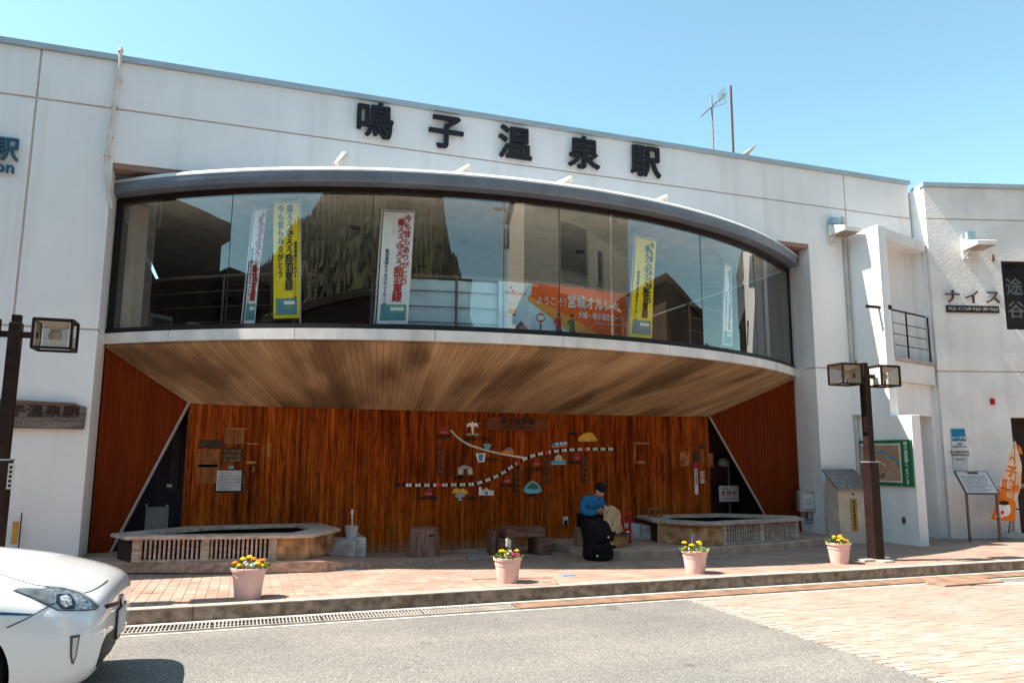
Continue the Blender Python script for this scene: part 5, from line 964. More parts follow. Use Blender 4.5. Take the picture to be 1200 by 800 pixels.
flowers(pots[2], [(PETY, .10, .08, .10, .03), (PETY, -.04, .13, .085, .03), (PETY, -.10, .06, .12, .03), (PETY, .03, .0, .07, .032), (PETY, -.02, -.09, .08, .028), (PETW, .08, .04, .03, .016), (PETW, .0, .12, .03, .016), (PETW, -.08, .1, .03, .015), (PETW, -.1, -.02, .04, .015), (PETY, .13, .0, .03, .02)], 3, [(.0, .02, .21, PETV), (.03, -.02, .15, PETV)])
flowers(pots[3], [(PETY, -.10, -.03, .07, .026), (PETY, -.04, .06, .09, .025), (PETY, .02, -.02, .08, .026), (PETO, -.02, -.10, .04, .03), (PETO, .03, -.13, .03, .02), (PETY, .09, -.04, .09, .03), (PETY, .12, .03, .07, .028), (PETY, .11, -.08, .05, .024), (PETY, -.12, .02, .05, .022)], 4)
# ------------------------------------------------------------ wooden decks and stone platform
def loftdeck(name, st, n, m, parent, th=.12, gap=.004):   # st: (xf, yf, zf, xb, yb, zb) stations; n planks running across
    for k in range(n):
        mb = MB(); vs = []; fs = []
        for (xf, yf, zf, xb, yb, zb) in st:
            a, b = Vector((xf, yf, zf)), Vector((xb, yb, zb)); L = (b - a).length; t0, t1 = k / n + gap / L, (k + 1) / n - gap / L
            p, q = a.lerp(b, t0), a.lerp(b, t1); d = random.uniform(-.001, .001); t_ = th if k == 0 else .03
            vs += [p + Vector((0, 0, d)), q + Vector((0, 0, d)), q - Vector((0, 0, t_)), p - Vector((0, 0, t_))]
        for i in range(len(st) - 1):
            for j in range(4): fs.append((4 * i + j, 4 * i + (j + 1) % 4, 4 * i + 4 + (j + 1) % 4, 4 * i + 4 + j))
        fs += [(0, 1, 2, 3), (len(vs) - 1, len(vs) - 2, len(vs) - 3, len(vs) - 4)]; mb.add(vs, fs).build(name, m, parent)
dk = thing('wooden_deck', 'low weathered wooden deck under the left foot bath and the round stump seat', 'deck', (.5, 11.2, .1))
zl, zr_ = .235, .085
st = [(-2.05, 11.46, zl, -1.98, B - .01, zl), (-1.75, 11.1, zl, -1.6, B - .01, zl), (-.46, 10.68, zl, -.8, B - .01, zl), (.4, 10.42, zl, .2, B - .01, zl), (1.0, 10.34, zl - .0, .8, B - .01, zl - .01), (1.45, 10.52, .17, 1.3, B - .01, .15), (2.1, 10.78, .12, 2.0, B - .01, .075), (3.14, 11.05, .112, 3.55, B - .01, .07)]
loftdeck('plank', st, 9, WOODD, dk, th=.13)
MB().zprism([(q[0], q[1] + .03) for q in st] + [(3.5, B - .02), (-1.95, B - .02)], -.05, .055).build('deck_base', DARK, dk)
PLAT = mat('platform_stone', (.56, .40, .31), .85, col2=(.35, .225, .17), scale=5, bump=.7, bscale=25)
zp = .205
pf_ = [(atZ(690, 657, .1).x, atZ(690, 657, .1).y)] 
pl = thing('stone_platform', 'low grey platform under the right foot bath reaching past the white pier', 'platform', (8, 11.2, .1))
e_ = [(4.75, 11.6), (4.95, 10.9), (5.35, 10.42), (6.0, 10.28), (7.1, 10.40), (8.5, 10.62), (9.7, 10.95), (10.75, 11.42), (10.98, 11.49)]
for q0, q1 in zip(e_[1:-1], e_[2:]):
    d = (Vector(q1) - Vector(q0)).normalized(); nn_ = Vector((-d.y, d.x)) * .12; MB().zprism([(q0[0] + d.x * .004, q0[1] + d.y * .004), (q1[0] - d.x * .004, q1[1] - d.y * .004), (q1[0] + nn_.x, q1[1] + nn_.y), (q0[0] + nn_.x, q0[1] + nn_.y)], -.05, zp).build('edge_stone', PLAT, pl, bevel=.012)
MB().zprism([(q[0] + .03, q[1] + .11) for q in e_[:-1]] + [(10.98, 11.53), (10.98, B), (4.75, B)], -.05, zp - .006).build('platform_top', PLAT, pl)
cs_ = tag(MB().zprism([(3.2, 10.98), (3.9, 10.90), (4.7, 11.0), (4.85, 11.3), (4.75, B), (3.3, B)], -.05, .085).build('concrete_step', CONC, bevel=.015), 'flat pale concrete step at the foot of the wood wall under the bench', 'step')
# ------------------------------------------------------------ foot baths
def footbath(mx, name_lb, zb, seed):
    X = (lambda x: x) if not mx else (lambda x: 7.72 - x)
    R_ = random.Random(seed); zt = .565; t = thing('foot_bath', name_lb, 'foot bath', (X(-.2), 11.2, zb), 'wooden foot baths in the alcove')
    A_, B_, C_, D_, E_, F_, G_ = [(X(a), b) for a, b in ((-1.62, 11.35), (-1.38, 10.86), (.50, 10.50), (.92, 10.52), (1.34, 11.25), (1.12, B - .08), (-.66, B - .08))]
    P = [A_, B_, C_, D_, E_, F_, G_]; c = Vector((X(-.1), 11.45))
    if mx: P = P[::-1]
    inn = [Vector(p) + (c - Vector(p)).normalized() * (.40) for p in P]
    names = 'rim_plank'
    for i in range(7):
        a, b, ai, bi = Vector(P[i]), Vector(P[(i + 1) % 7]), inn[i], inn[(i + 1) % 7]; e = (b - a).normalized() * .0025
        MB().zprism([a + e, b - e, bi - e, ai + e], zt - .045, zt + R_.uniform(-.002, .002)).build('rim_plank', WOODG, t, bevel=.006)
    MB().zprism([tuple(q) for q in inn], zb + .05, zt - .10).build('water', mat('bath_water', (.10, .085, .07), .08, spec=.7), t)
    inn2 = [Vector(p) + (c - Vector(p)).normalized() * .10 for p in P]
    for i in range(7):
        a, b = inn2[i], inn2[(i + 1) % 7]; L = (b - a).length; d = (b - a).normalized(); nn_ = Vector((d.y, -d.x))
        mid = (a + b) / 2
        if (mid - c).dot(nn_) < 0: nn_ = -nn_
        if i in ((1,) if not mx else (4,)):       # slatted long front
            fr = Frame(a.x, a.y, math.degrees(math.atan2(d.y, d.x))) if not mx else Frame(a.x, a.y, math.degrees(math.atan2(d.y, d.x)))
            MB().fbox(fr, 0, zb, L, zt - .05, -.12, -.09).build('backing', BLACK, t); MB().fbox(fr, .0, zb + .0, L, zb + .03, -.04, .0).build('bottom_rail', WOODG, t)
            for u in (.04, L / 2, L - .04): MB().fbox(fr, u - .045, zb + .0, u + .045, zt - .046, -.08, .012).build('post', WOODG, t, bevel=.004)
            sme = None; n_ = 14
            for h_ in (0, 1):
                u0 = .095 + h_ * (L / 2 - .02); u1 = L / 2 - .05 + h_ * (L / 2 - .04)
                for k in range(n_):
                    u = u0 + (u1 - u0) * k / (n_ - 1); MB().fbox(fr, u - .013, zb + .03, u + .013, zt - .047, -.035, -.008).build('slat', WOODG, t)
        elif i in ((2,) if not mx else (3,)): MB().zprism([a, b, b - nn_ * .06, a - nn_ * .06], zb, zt - .047).build('stained_side', mat('stained_planks', (.66, .38, .19), .7, col2=(.20, .09, .04), scale=5, bump=.4), t)
        elif i in ((3,) if not mx else (2,)): MB().zprism([a, b, b - nn_ * .06, a - nn_ * .06], zb, zt - .047).build('stained_side', mat('stained_planks', (0, 0, 0)), t)
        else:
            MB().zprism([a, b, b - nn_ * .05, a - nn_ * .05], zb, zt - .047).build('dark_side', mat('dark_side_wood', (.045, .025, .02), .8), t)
    return t
footbath(False, 'grey weathered wooden foot bath with slatted front at the left of the alcove', zl, 1)
footbath(True, 'grey weathered wooden foot bath with slatted front at the right of the alcove', zp, 2)
# stone blocks
STN = mat('stone_block', (.66, .65, .65), .8, col2=(.36, .32, .30), scale=6, bump=.7, bscale=20)
def block(x0, y0, x1, y1, zb, dep, lb, rot=0, name='stone_block'):
    a = atZ(x0, y1, zb); b = atZ(x1, y1, zb); z1 = atY(x0, y0, a.y).z; a.z = b.z = 0; d = (b - a); L = d.length; d.normalize(); fr = Frame(a.x, a.y, math.degrees(math.atan2(d.y, d.x)) + rot)
    o = MB().fbox(fr, 0, zb - .02, L, z1, -dep, 0).build(name, STN, bevel=.02); return tag(o, lb, 'stone block'), z1, fr, L
o, z1, fr, L = block(384, 633, 416, 651, .16, .45, 'pale stone step block beside the left foot bath carrying a white bucket')
o2 = tag(MB().box(fr.p(L, 0, 0).x + .003, 11.5, .08, fr.p(L, 0, 0).x + .18, B - .1, z1 + .02).build('stone_block', STN, bevel=.02), 'narrow stone block leaning on the wall right of the bucket step', 'stone block')
bc = fr.p(L * .70, -.33, z1 + .001); bk = thing('bucket', 'white plastic bucket standing on the stone step', 'bucket', tuple(bc))
BW_ = mat('bucket_white', (.66, .62, .60), .5)
MB().lathe([(.075, 0), (.105, .17), (.11, .175), (.10, .17), (.072, .01), (0, .01)], bc, 18, cap=False).build('tub', BW_, bk, smooth=True); MB().tube([bc + Vector((.01, 0, .05)), bc + Vector((.0, 0, .36))], .011, 6).build('brush_stick', BW_, bk); MB().obox(bc + Vector((0, 0, .38)), (.035, .025, .07)).build('brush_grip', BW_, bk)
block(726, 614, 752, 631, zp, .5, 'pale stone block beside the planter box right of the seated person'); block(753, 615, 765, 632, zp, .45, 'bluish square stone block at the left end of the right foot bath')
# stump seats
STUMP = mat('stump_wood', (.34, .195, .14), .85, col2=(.15, .08, .06), scale=4, vscale=(5, 5, .8), bump=1.0, bscale=14); RINGS = mat('stump_top', (.30, .21, .17), .8, col2=(.18, .12, .10), scale=6)
def stump(cx, cy, zb, r, h, lb, seed):
    R_ = random.Random(seed); t = thing('stump_seat', lb, 'seat', (cx, cy, zb), 'tree-stump seats in the alcove'); n = 40; ph = [R_.random() * 6 for _ in range(4)]
    def rad(k, z): a = 2 * pi * k / n; return r * (1.12 - .14 * z + .025 * sin(5 * a + ph[0]) + .02 * sin(9 * a + ph[1]) + (.05 * max(0, sin(3 * a + ph[2])) * (1 - z)**2) - (.05 if (k % 7 == 3) else 0))
    vs = []; m_ = 6
    for j in range(m_ + 1):
        z = j / m_
        for k in range(n): rr = rad(k, z); vs.append((cx + rr * cos(2 * pi * k / n), cy + rr * sin(2 * pi * k / n), zb + h * z))
    fs = [(j * n + k, j * n + (k + 1) % n, (j + 1) * n + (k + 1) % n, (j + 1) * n + k) for j in range(m_) for k in range(n)]
    MB().add(vs, fs).build('trunk', STUMP, t, smooth=True); MB().add([(v[0], v[1], zb + h + .001) for v in vs[-n:]], [tuple(range(n))]).build('top', RINGS, t)
    a = -pi / 2 + .35; MB().obox((cx + r * .98 * cos(a), cy + r * .98 * sin(a), zb + h * .78), (.07, .05, .028), Matrix.Rotation(.35, 4, 'Z')).build('grip_hole', BLACK, t)
    return t
zs1 = .10; c = atZ(499, 653, zs1); S1 = (c.x, c.y + .2)
hs1 = atY(497, 619, c.y + .1).z - zs1
stump(S1[0], S1[1], zs1, .215, hs1, 'round tree-stump seat standing alone on the deck left of the bench', 3)
# bench
bz = .085; a, b = atZ(579, 649, bz), atZ(646, 650, bz); bt0, bt1 = atY(583, 619, a.y + .1).z, 0
bnch = thing('wooden_bench', 'heavy dark wooden bench of thick beams against the wood wall', 'bench', (a.x + .4, a.y + .3, bz))
BNW = mat('bench_wood', (.27, .145, .10), .8, col2=(.12, .06, .04), scale=4, vscale=(1, 6, 6), bump=.6)
W2 = b.x - a.x; y0 = min(a.y, b.y) + .05; zt_ = .50
MB().box(a.x + .10, y0, zt_ - .15, b.x - .08, y0 + .42, zt_).build('seat', BNW, bnch, bevel=.012)
for x0, x1 in ((a.x - .02, a.x + .22), (b.x - .22, b.x + .02)): MB().box(x0, y0 - .06, bz, x1, y0 + .40, zt_ - .154).build('leg', BNW, bnch, bevel=.015)
MB().box(a.x - .10, y0 + .10, bz + .02, a.x - .025, y0 + .38, zt_ - .05).build('side_block', BNW, bnch, bevel=.015)
# tap box on the wall
tb = thing('wall_socket', 'small white outdoor socket cover low on the wood wall', 'socket', tuple(atY(662, 612, B))); slab(WALL, 659, 605, 664.5, 614, 0, .05, 'cover', mat('plastic_white', (.62, .60, .56), .5), tb, bevel=.004); slab(WALL, 660, 609, 663.5, 614.5, .05, .06, 'opening', BLACK, tb)
# planter box and red stand
c0, c1 = atZ(716, 640, zp), atZ(740, 641, zp); yy = (c0.y + c1.y) / 2
px_ = thing('planter_box', 'low wooden planter box with white bits on top beside the seated person', 'box', (c0.x, yy, zp)); zt2 = atY(728, 625, yy).z
MB().box(c0.x - .05, yy, zp, c1.x, yy + .32, zt2).build('box', WOODO, px_, bevel=.008); MB().box(c0.x - .07, yy - .02, zt2 - .03, c1.x + .03, yy + .34, zt2 + .0).build('rim', mat('box_rim', (.10, .07, .06), .8), px_)
for k in range(6): MB().lathe([(0, 0), (.02, .005), (.018, .02), (0, .026)], (c0.x + .05 + k * .055, yy + .06 + (k % 2) * .08, zt2 + .001), 8, cap=False).build('white_pebble', PETW, px_, smooth=True)
ro = atZ(735, 636, zp); yr = yy + .40; u0, z1 = atY(729, 599, yr).x, atY(729, 599, yr).z; u1 = atY(739.5, 599, yr).x
rs = thing('red_stand', 'small red plastic stand behind the planter box', 'stand', (u0, yr, zp)); RDP = mat('red_plastic', (.50, .012, .015), .4)
MB().box(u0, yr, zp, u0 + .035, yr + .03, z1).box(u1 - .035, yr, zp, u1, yr + .03, z1).build('upright', RDP, rs)
for k in range(3): MB().box(u0 + .036, yr + .002, z1 - .05 - k * .13, u1 - .036, yr + .025, z1 - .01 - k * .13).build('crosspiece', RDP, rs)
MB().box(u0 - .02, yr + .031, zp + .15, u1 + .02, yr + .2, zp + .18).build('seat', RDP, rs)
# ladle rest by the right bath
lr = thing('ladle_rack', 'small brown wooden rack with a leaning stick left of the right foot bath', 'rack', (6.4, 12, zp)); ry = 11.75
a, b = atY(760, 595, ry), atY(775, 595, ry); RK = mat('rack_wood', (.22, .13, .09), .7)
for q in (a, b): MB().box(q.x - .012, ry - .012, zp, q.x + .012, ry + .012, q.z).build('leg', RK, lr)
MB().box(a.x + .013, ry - .01, a.z - .03, b.x - .013, ry + .01, a.z - .005).build('top_bar', RK, lr); MB().box(a.x + .013, ry - .01, a.z - .14, b.x - .013, ry + .01, a.z - .115).build('lower_bar', RK, lr)
MB().tube([(a.x - .03, B - .15, zp), (a.x + .03, B - .02, atY(760, 581, B).z)], .012, 6).build('stick', BLACK, lr)
# ------------------------------------------------------------ seated person
pz = SZ(10.9) + .01; PX = 4.93; PY_ = 11.22
c = atZ(690, 643, zp); sx, sy = atY(690, 640, 11.15).x, 11.15
ss = stump(sx + .03, 11.28, zp - .0, .19, .38 - .0, 'tree-stump seat under the seated person', 5)
bpy.data.objects.remove([c for c in ss.children if c.name.startswith('grip_hole')][0])
CX, CY = sx + .00, 11.18; zs = .60                 # seat height
def skin_obj(name, verts, edges, radii, m, parent, sub=2, root=0):
    me = bpy.data.meshes.new(name); me.from_pydata([Vector(v) for v in verts], edges, []); o = bpy.data.objects.new(name, me); COL.objects.link(o)
    sk = o.modifiers.new('s', 'SKIN'); sk.use_smooth_shade = True
    for i, r in enumerate(radii):
        d = me.skin_vertices[0].data[i]; d.radius = tuple(q * PS for q in r) if isinstance(r, tuple) else (r * PS, r * PS); d.use_root = (i == root)
    ss_ = o.modifiers.new('u', 'SUBSURF'); ss_.levels = sub; ss_.render_levels = sub
    dg = bpy.context.evaluated_depsgraph_get(); dg.update(); m2 = bpy.data.meshes.new_from_object(o.evaluated_get(dg)); bpy.data.objects.remove(o)
    m2.materials.clear(); m2.materials.append(m); m2.polygons.foreach_set('use_smooth', [True] * len(m2.polygons)); m2.name = name; return link(name, m2, parent)
person = thing('person', 'seated person in a blue jacket and black beanie looking at a phone', 'person', (CX, CY, zp))
SKIN = mat('skin', (.66, .36, .25), .5, var=.05); JK = mat('jacket_blue', (.012, .17, .38), .75, var=.18, scale=7, bump=.6, bscale=11); PT = mat('trousers_black', (.007, .005, .007), .85, var=.2); TAN = mat('tan_cloth', (.66, .44, .26), .85, col2=(.40, .25, .14), scale=7, bump=.5)
_rz = radians(16)
PS = .86
def V(x, y, z): x *= PS; y *= PS; z *= PS * .97; return (CX + x * cos(_rz) - y * sin(_rz), CY + x * sin(_rz) + y * cos(_rz), zs + z)
# body under the clothes: one continuous figure; person faces the street, turned slightly right (+x)
bv = [V(0, 0, .0), V(.0, -.02, .14), V(.01, -.09, .28), V(.02, -.14, .38), V(.045, -.20, .45), V(.06, -.235, .49),
      V(-.10, -.02, .0), V(-.07, -.42, .0), V(-.07, -.42, -.42), V(-.07, -.52, -.45),
      V(.10, -.02, .0), V(.15, -.42, .0), V(.16, -.42, -.42), V(.16, -.52, -.45),
      V(-.15, -.12, .375), V(-.23, -.13, .20), V(-.00, -.31, .17), V(.18, -.14, .375), V(.25, -.16, .20), V(.10, -.33, .17)]
be = [(0, 1), (1, 2), (2, 3), (3, 4), (4, 5), (0, 6), (6, 7), (7, 8), (8, 9), (0, 10), (10, 11), (11, 12), (12, 13), (3, 14), (14, 15), (15, 16), (3, 17), (17, 18), (18, 19)]
skin_obj('body', bv, be, [.10, .09, .09, .06, .048, .046, .07, .055, .045, .04, .07, .055, .045, .04, .02, .02, .02, .02, .02, .02], SKIN, person, 1)
jv = [V(0, .0, .02), V(.0, -.03, .14), V(.01, -.09, .28), V(.02, -.14, .385), V(.035, -.19, .43),
      V(-.15, -.12, .375), V(-.225, -.12, .27), V(-.24, -.15, .15), V(-.14, -.27, .145), V(-.05, -.325, .165),
      V(.18, -.14, .375), V(.24, -.14, .27), V(.26, -.18, .16), V(.18, -.29, .15), V(.13, -.335, .165)]
je = [(0, 1), (1, 2), (2, 3), (3, 4), (3, 5), (5, 6), (6, 7), (7, 8), (8, 9), (3, 10), (10, 11), (11, 12), (12, 13), (13, 14)]
skin_obj('jacket', jv, je, [(.20, .15), (.185, .15), (.20, .145), (.14, .11), (.075, .075), .082, .078, .072, .058, .048, .082, .078, .072, .058, .048], JK, person, 2)
MB().lathe([(.068, 0), (.076, .026), (.070, .045), (.060, .04)], V(.038, -.175, .415), 16, cap=False).build('collar', JK, person, smooth=True)
tv = [V(0, .02, .0), V(-.10, -.05, -.0), V(-.09, -.25, .01), V(-.085, -.42, -.0), V(-.08, -.43, -.20), V(-.08, -.42, -.38), V(.10, -.05, -.0), V(.12, -.25, .01), V(.15, -.42, .0), V(.16, -.43, -.20), V(.16, -.42, -.38)]
skin_obj('trousers', tv, [(0, 1), (1, 2), (2, 3), (3, 4), (4, 5), (0, 6), (6, 7), (7, 8), (8, 9), (9, 10)], [(.16, .12), .115, .10, .092, .08, .072, .115, .10, .092, .08, .072], PT, person, 2)
for s_ in (-.08, .16): skin_obj('shoe', [V(s_, -.40, -.455), V(s_, -.50, -.46), V(s_ + .0, -.58, -.465)], [(0, 1), (1, 2)], [.05, .05, .038], BLACK, person, 2)
# head: one sculpted mesh, chin lowered, looking down at the phone
def head_mesh(c, rx, rz_, s_=1.0):
    n, m_ = 28, 22; vs = []
    M = Matrix.Rotation(rz_, 4, 'Z') @ Matrix.Rotation(rx, 4, 'X')
    for j in range(m_ + 1):
        ph = pi * j / m_; z = cos(ph)
        for k in range(n):
            a = 2 * pi * k / n; x = sin(ph) * sin(a); y = -sin(ph) * cos(a)
            X, Y, Z = x * .076, y * .096, z * .118
            if z < -.1: t = min(1, (-z - .1) / .9); X *= 1 - .30 * t; Y = Y * (1 - .12 * t) - .012 * t
            if y < -.2:
                Y -= .022 * math.exp(-((X / .012)**2 + ((Z + .012) / .022)**2))            # nose
                Y -= .008 * math.exp(-((X / .022)**2 + ((Z + .056) / .010)**2))            # lips
                Y += .010 * (math.exp(-(((X - .030) / .014)**2 + ((Z - .012) / .011)**2)) + math.exp(-(((X + .030) / .014)**2 + ((Z - .012) / .011)**2)))  # eye sockets
                Y -= .006 * math.exp(-((X / .05)**2 + ((Z - .036) / .010)**2)); Y -= .008 * math.exp(-((X / .02)**2 + ((Z + .092) / .016)**2))
            vs.append(Vector(c) + M @ Vector((X, Y, Z)) * s_)
    fs = [(j * n + k, j * n + (k + 1) % n, (j + 1) * n + (k + 1) % n, (j + 1) * n + k) for j in range(m_) for k in range(n)]
    return MB().add(vs, fs), M
HC = V(.07, -.27, .565); RXH, RZH = radians(34), radians(14)
hm, HM_ = head_mesh(HC, RXH, RZH, .92); head = hm.build('head', SKIN, person, smooth=True); HP = lambda x, y, z: Vector(HC) + HM_ @ Vector((x, y, z)) * .92
HAIR = mat('hair_black', (.012, .010, .010), .7)
for s_ in (-1, 1):
    MB().lathe([(0, -.004), (.011, -.002), (.011, .002), (0, .004)], (0, 0, 0), 10, cap=False).build('eye', HAIR, None)
    eo = [o for o in bpy.data.objects if o.name.startswith('eye') and o.parent is None][0]; eo.parent = person; eo.matrix_parent_inverse = person.matrix_basis.inverted(); eo.matrix_basis = Matrix.Translation(HP(s_ * .030, -.082, .010)) @ HM_ @ Matrix.Rotation(pi / 2, 4, 'X') @ Matrix.Diagonal((1.1, .35, 1, 1))
    MB().tube([HP(s_ * .015, -.090, .030), HP(s_ * .032, -.090, .034), HP(s_ * .046, -.078, .029)], .0035, 5).build('eyebrow', HAIR, person)
    skin_obj('ear', [HP(s_ * .078, -.0, -.03), HP(s_ * .082, .004, -.005), HP(s_ * .082, .006, .015)], [(0, 1), (1, 2)], [.010, .015, .012], SKIN, person, 1)
MB().tube([HP(-.018, -.096, -.056), HP(0, -.101, -.055), HP(.018, -.096, -.056)], .0035, 5).build('mouth', mat('lip', (.30, .10, .09), .5), person)
hb = MB(); n, m_ = 28, 10; vs = []
for j in range(m_ + 1):
    ph = (pi * .50) * j / m_
    for k in range(n): a = 2 * pi * k / n; rr = 1 + (.05 if j >= m_ - 2 else 0) + .012 * sin(k * 2.2 * pi); vs.append(HP(sin(ph) * sin(a) * .087 * rr, -sin(ph) * cos(a) * .108 * rr + .004, .035 + cos(ph) * .105))
hb.add(vs, [(j * n + k, j * n + (k + 1) % n, (j + 1) * n + (k + 1) % n, (j + 1) * n + k) for j in range(m_) for k in range(n)])
bo_ = hb.build('beanie', mat('beanie_black', (.014, .010, .010), .9, bump=.6, bscale=80), person, smooth=True); sm = bo_.modifiers.new('s', 'SOLIDIFY'); sm.thickness = .008
MB().tube([HP(sin(2 * pi * k / 20) * .092, -cos(2 * pi * k / 20) * .112 + .004, .038) for k in range(21)], .013, 6).build('beanie_cuff', mat('beanie_black', (0, 0, 0)), person, smooth=True)
hr_ = MB()
for k in range(7, 22): a = 2 * pi * k / 28 + .0; hr_.tube([HP(sin(a) * .083, -cos(a) * .104, .03), HP(sin(a) * .080, -cos(a) * .101 + .004, -.03 - .02 * sin((k - 7) / 15 * pi))], .008, 5)
hr_.build('hair', HAIR, person, smooth=True)
# hands holding the phone
PH = Vector(V(.045, -.40, .215))
tag(MB().obox(PH, (.075, .012, .145), Matrix.Rotation(radians(-50), 4, 'X')).build('phone', mat('phone_black', (.015, .015, .018), .15), bevel=.004), 'black phone held in both hands of the seated person', 'phone')
def hand(side):
    w_ = Vector(V(-.05, -.33, .168)) if side < 0 else Vector(V(.135, -.34, .168)); k_ = PH + Vector((side * .050, .022, -.03)); k_.z -= .004
    skin_obj('hand', [w_, w_.lerp(k_, .55), k_ + Vector((0, 0, .0))], [(0, 1), (1, 2)], [(.024, .021), (.034, .019), (.032, .014)], SKIN, person, 2)
    for f_ in range(4):
        b_ = k_ + Vector((side * .004, -.006, -.026 + f_ * .019)); L = (.028, .034, .036, .029)[f_]
        skin_obj('finger', [b_ - Vector((-side * .006, -.015, 0)), b_ + Vector((-side * .012, -.012, .004)), b_ + Vector((-side * (.014 + L * .5), -.020, .008)), b_ + Vector((-side * (.012 + L * .85), -.010, .010))], [(0, 1), (1, 2), (2, 3)], [.009, .0085, .008, .007], SKIN, person, 1)
    skin_obj('thumb', [w_.lerp(k_, .6), k_ + Vector((-side * .006, .006, .045)), k_ + Vector((-side * .026, -.004, .062))], [(0, 1), (1, 2)], [.012, .010, .008], SKIN, person, 1)
hand(-1); hand(1)
# tan coat over the lap
nx, ny = 22, 26; vs = []; R_ = random.Random(4)
def lap(u, v):                                     # u across, v from lap down over the knee
    x = -.06 + .42 * u + .03 * v; 
    if v < .45: y = -.16 - .6 * v; z = .125 + .06 * sin(v * 5) + .10 * math.exp(-((u - .55) / .28)**2) * (1 - v)
    else: y = -.43 - .05 * (v - .45); z = .125 - (v - .45) * (.62 if u > .55 else .34 + .28 * u / .55)
    f = .020 * sin(u * 17 + v * 5) + .012 * sin(u * 31 - v * 9); return Vector(V(x + .01 * sin(v * 14), y - abs(f) * .9 - .02, z + f))
for i in range(nx + 1):
    for j in range(ny + 1): vs.append(lap(i / nx, j / ny))
o = MB().add(vs, [(i * (ny + 1) + j, (i + 1) * (ny + 1) + j, (i + 1) * (ny + 1) + j + 1, i * (ny + 1) + j + 1) for i in range(nx) for j in range(ny)]).build('tan_coat', TAN, smooth=True, recalc=False)
sm = o.modifiers.new('s', 'SOLIDIFY'); sm.thickness = .018; tag(o, 'tan coat draped over the lap of the seated person', 'coat')
# black suitcase / bag in front of the knees
bg0, bg1 = atZ(692, 658, SZ(10.2)), atZ(721, 658, SZ(10.2)); by = bg0.y; BAG = mat('bag_black', (.006, .004, .006), .8, var=.2, scale=9, bump=.7, bscale=16)
btop = atY(705, 612, by).z; bz0 = SZ(by)
bgt = thing('travel_bag', 'tall black travel backpack standing on the pavement before the seated person', 'bag', (bg0.x + .2, by, bz0))
W_ = bg1.x - bg0.x; cxb = (bg0.x + bg1.x) / 2
def soft(cx, cy, z0, z1, wx, wy, n=28, bulge=.06, seed=0):
    R_ = random.Random(seed); vs = []; m_ = 14
    for j in range(m_ + 1):
        t = j / m_; s_ = (1 - abs(2 * t - 1)**6) * .10 + .90; s_ *= 1 + bulge * sin(t * 9 + seed) * .6; e = .0 if 0 < j < m_ else -.12
        for k in range(n):
            a = 2 * pi * k / n; c_, q_ = cos(a), sin(a); pw = .45
            x = math.copysign(abs(c_)**pw, c_) * wx / 2 * (s_ + e) + R_.uniform(-.003, .003); y = math.copysign(abs(q_)**pw, q_) * wy / 2 * (s_ + e); vs.append((cx + x + .012 * sin(t * 5), cy + y, z0 + (z1 - z0) * t))
    fs = [(j * n + k, j * n + (k + 1) % n, (j + 1) * n + (k + 1) % n, (j + 1) * n + k) for j in range(m_) for k in range(n)] + [tuple(range(n)), tuple(range((m_ + 1) * n - 1, m_ * n - 1, -1))]
    return MB().add(vs, fs)
soft(cxb, by + .17, bz0, btop + .02, W_ * 1.08, .32, seed=1).build('body', BAG, bgt, smooth=True); soft(cxb + .03, by + .0, bz0 + .02, bz0 + (btop - bz0) * .47, W_ * .82, .14, seed=2).build('front_pocket', BAG, bgt, smooth=True); soft(cxb + .04, by + .02, bz0 + (btop - bz0) * .52, btop - .03, W_ * .74, .12, seed=3).build('upper_pocket', BAG, bgt, smooth=True)
MB().tube([(cxb - .08, by + .1, btop + .0), (cxb - .05, by + .09, btop + .06), (cxb + .05, by + .09, btop + .06), (cxb + .08, by + .1, btop)], .011, 6).build('top_handle', BAG, bgt, smooth=True)
for x, y in ((713, 629), (700, 651)): q = atY(x, y, by - .075); MB().obox(q, (.022, .008, .022), Matrix.Rotation(.4, 4, 'Y')).build('white_badge', MW, bgt)
# ------------------------------------------------------------ white car
CARX, CARY = -.77, 6.12
PAINT = mat('car_paint', (.80, .81, .82), .25, var=.015, scale=1, coat=1.0, spec=.5)
car = thing('parked_car', 'white hatchback car entering from the left edge with its right headlight towards the camera', 'car', (CARX - 2, CARY, 0))
ST = [ # x back from the nose, half width, centre top, crest, bottom
 (.0, .52, .65, .60, .37), (.015, .64, .695, .635, .30), (.045, .735, .73, .665, .245), (.09, .79, .76, .69, .21), (.18, .83, .795, .725, .185), (.31, .85, .835, .76, .18), (.48, .860, .88, .80, .18), (.70, .866, .92, .845, .18),
 (.95, .868, .95, .875, .18), (1.15, .872, .985, .91, .19), (1.5, .874, 1.0, .93, .20), (2.2, .874, 1.0, .94, .21), (3.0, .874, 1.01, .95, .21), (3.7, .865, 1.04, .96, .22), (4.2, .82, 1.06, .97, .25), (4.40, .74, 1.04, .94, .30), (4.45, .60, 1.0, .88, .36)]
def sect(w, zc, ze, zb):
    return [(0, zc), (.42 * w, zc - .004), (.70 * w, zc - (zc - ze) * .45), (.885 * w, ze), (.965 * w, ze - .07), (.99 * w, ze - .15), (w, (ze + zb) / 2 + .02), (.99 * w, zb + .14), (.95 * w, zb + .03), (.80 * w, zb), (.3 * w, zb)]
vs = []; k = len(sect(1, 1, 1, 0)); n_ = 2 * k - 1
for (x, w_, zc, ze, zb) in ST:
    h = sect(w_, zc, ze, zb); ring = [(y, z) for y, z in h] + [(-y, z) for y, z in h[::-1][:-1]]
    vs += [(CARX - x, CARY + y, z) for y, z in ring]
n_ = len(vs) // len(ST)
fs = [(i * n_ + j, i * n_ + (j + 1) % n_, (i + 1) * n_ + (j + 1) % n_, (i + 1) * n_ + j) for i in range(len(ST) - 1) for j in range(n_)]
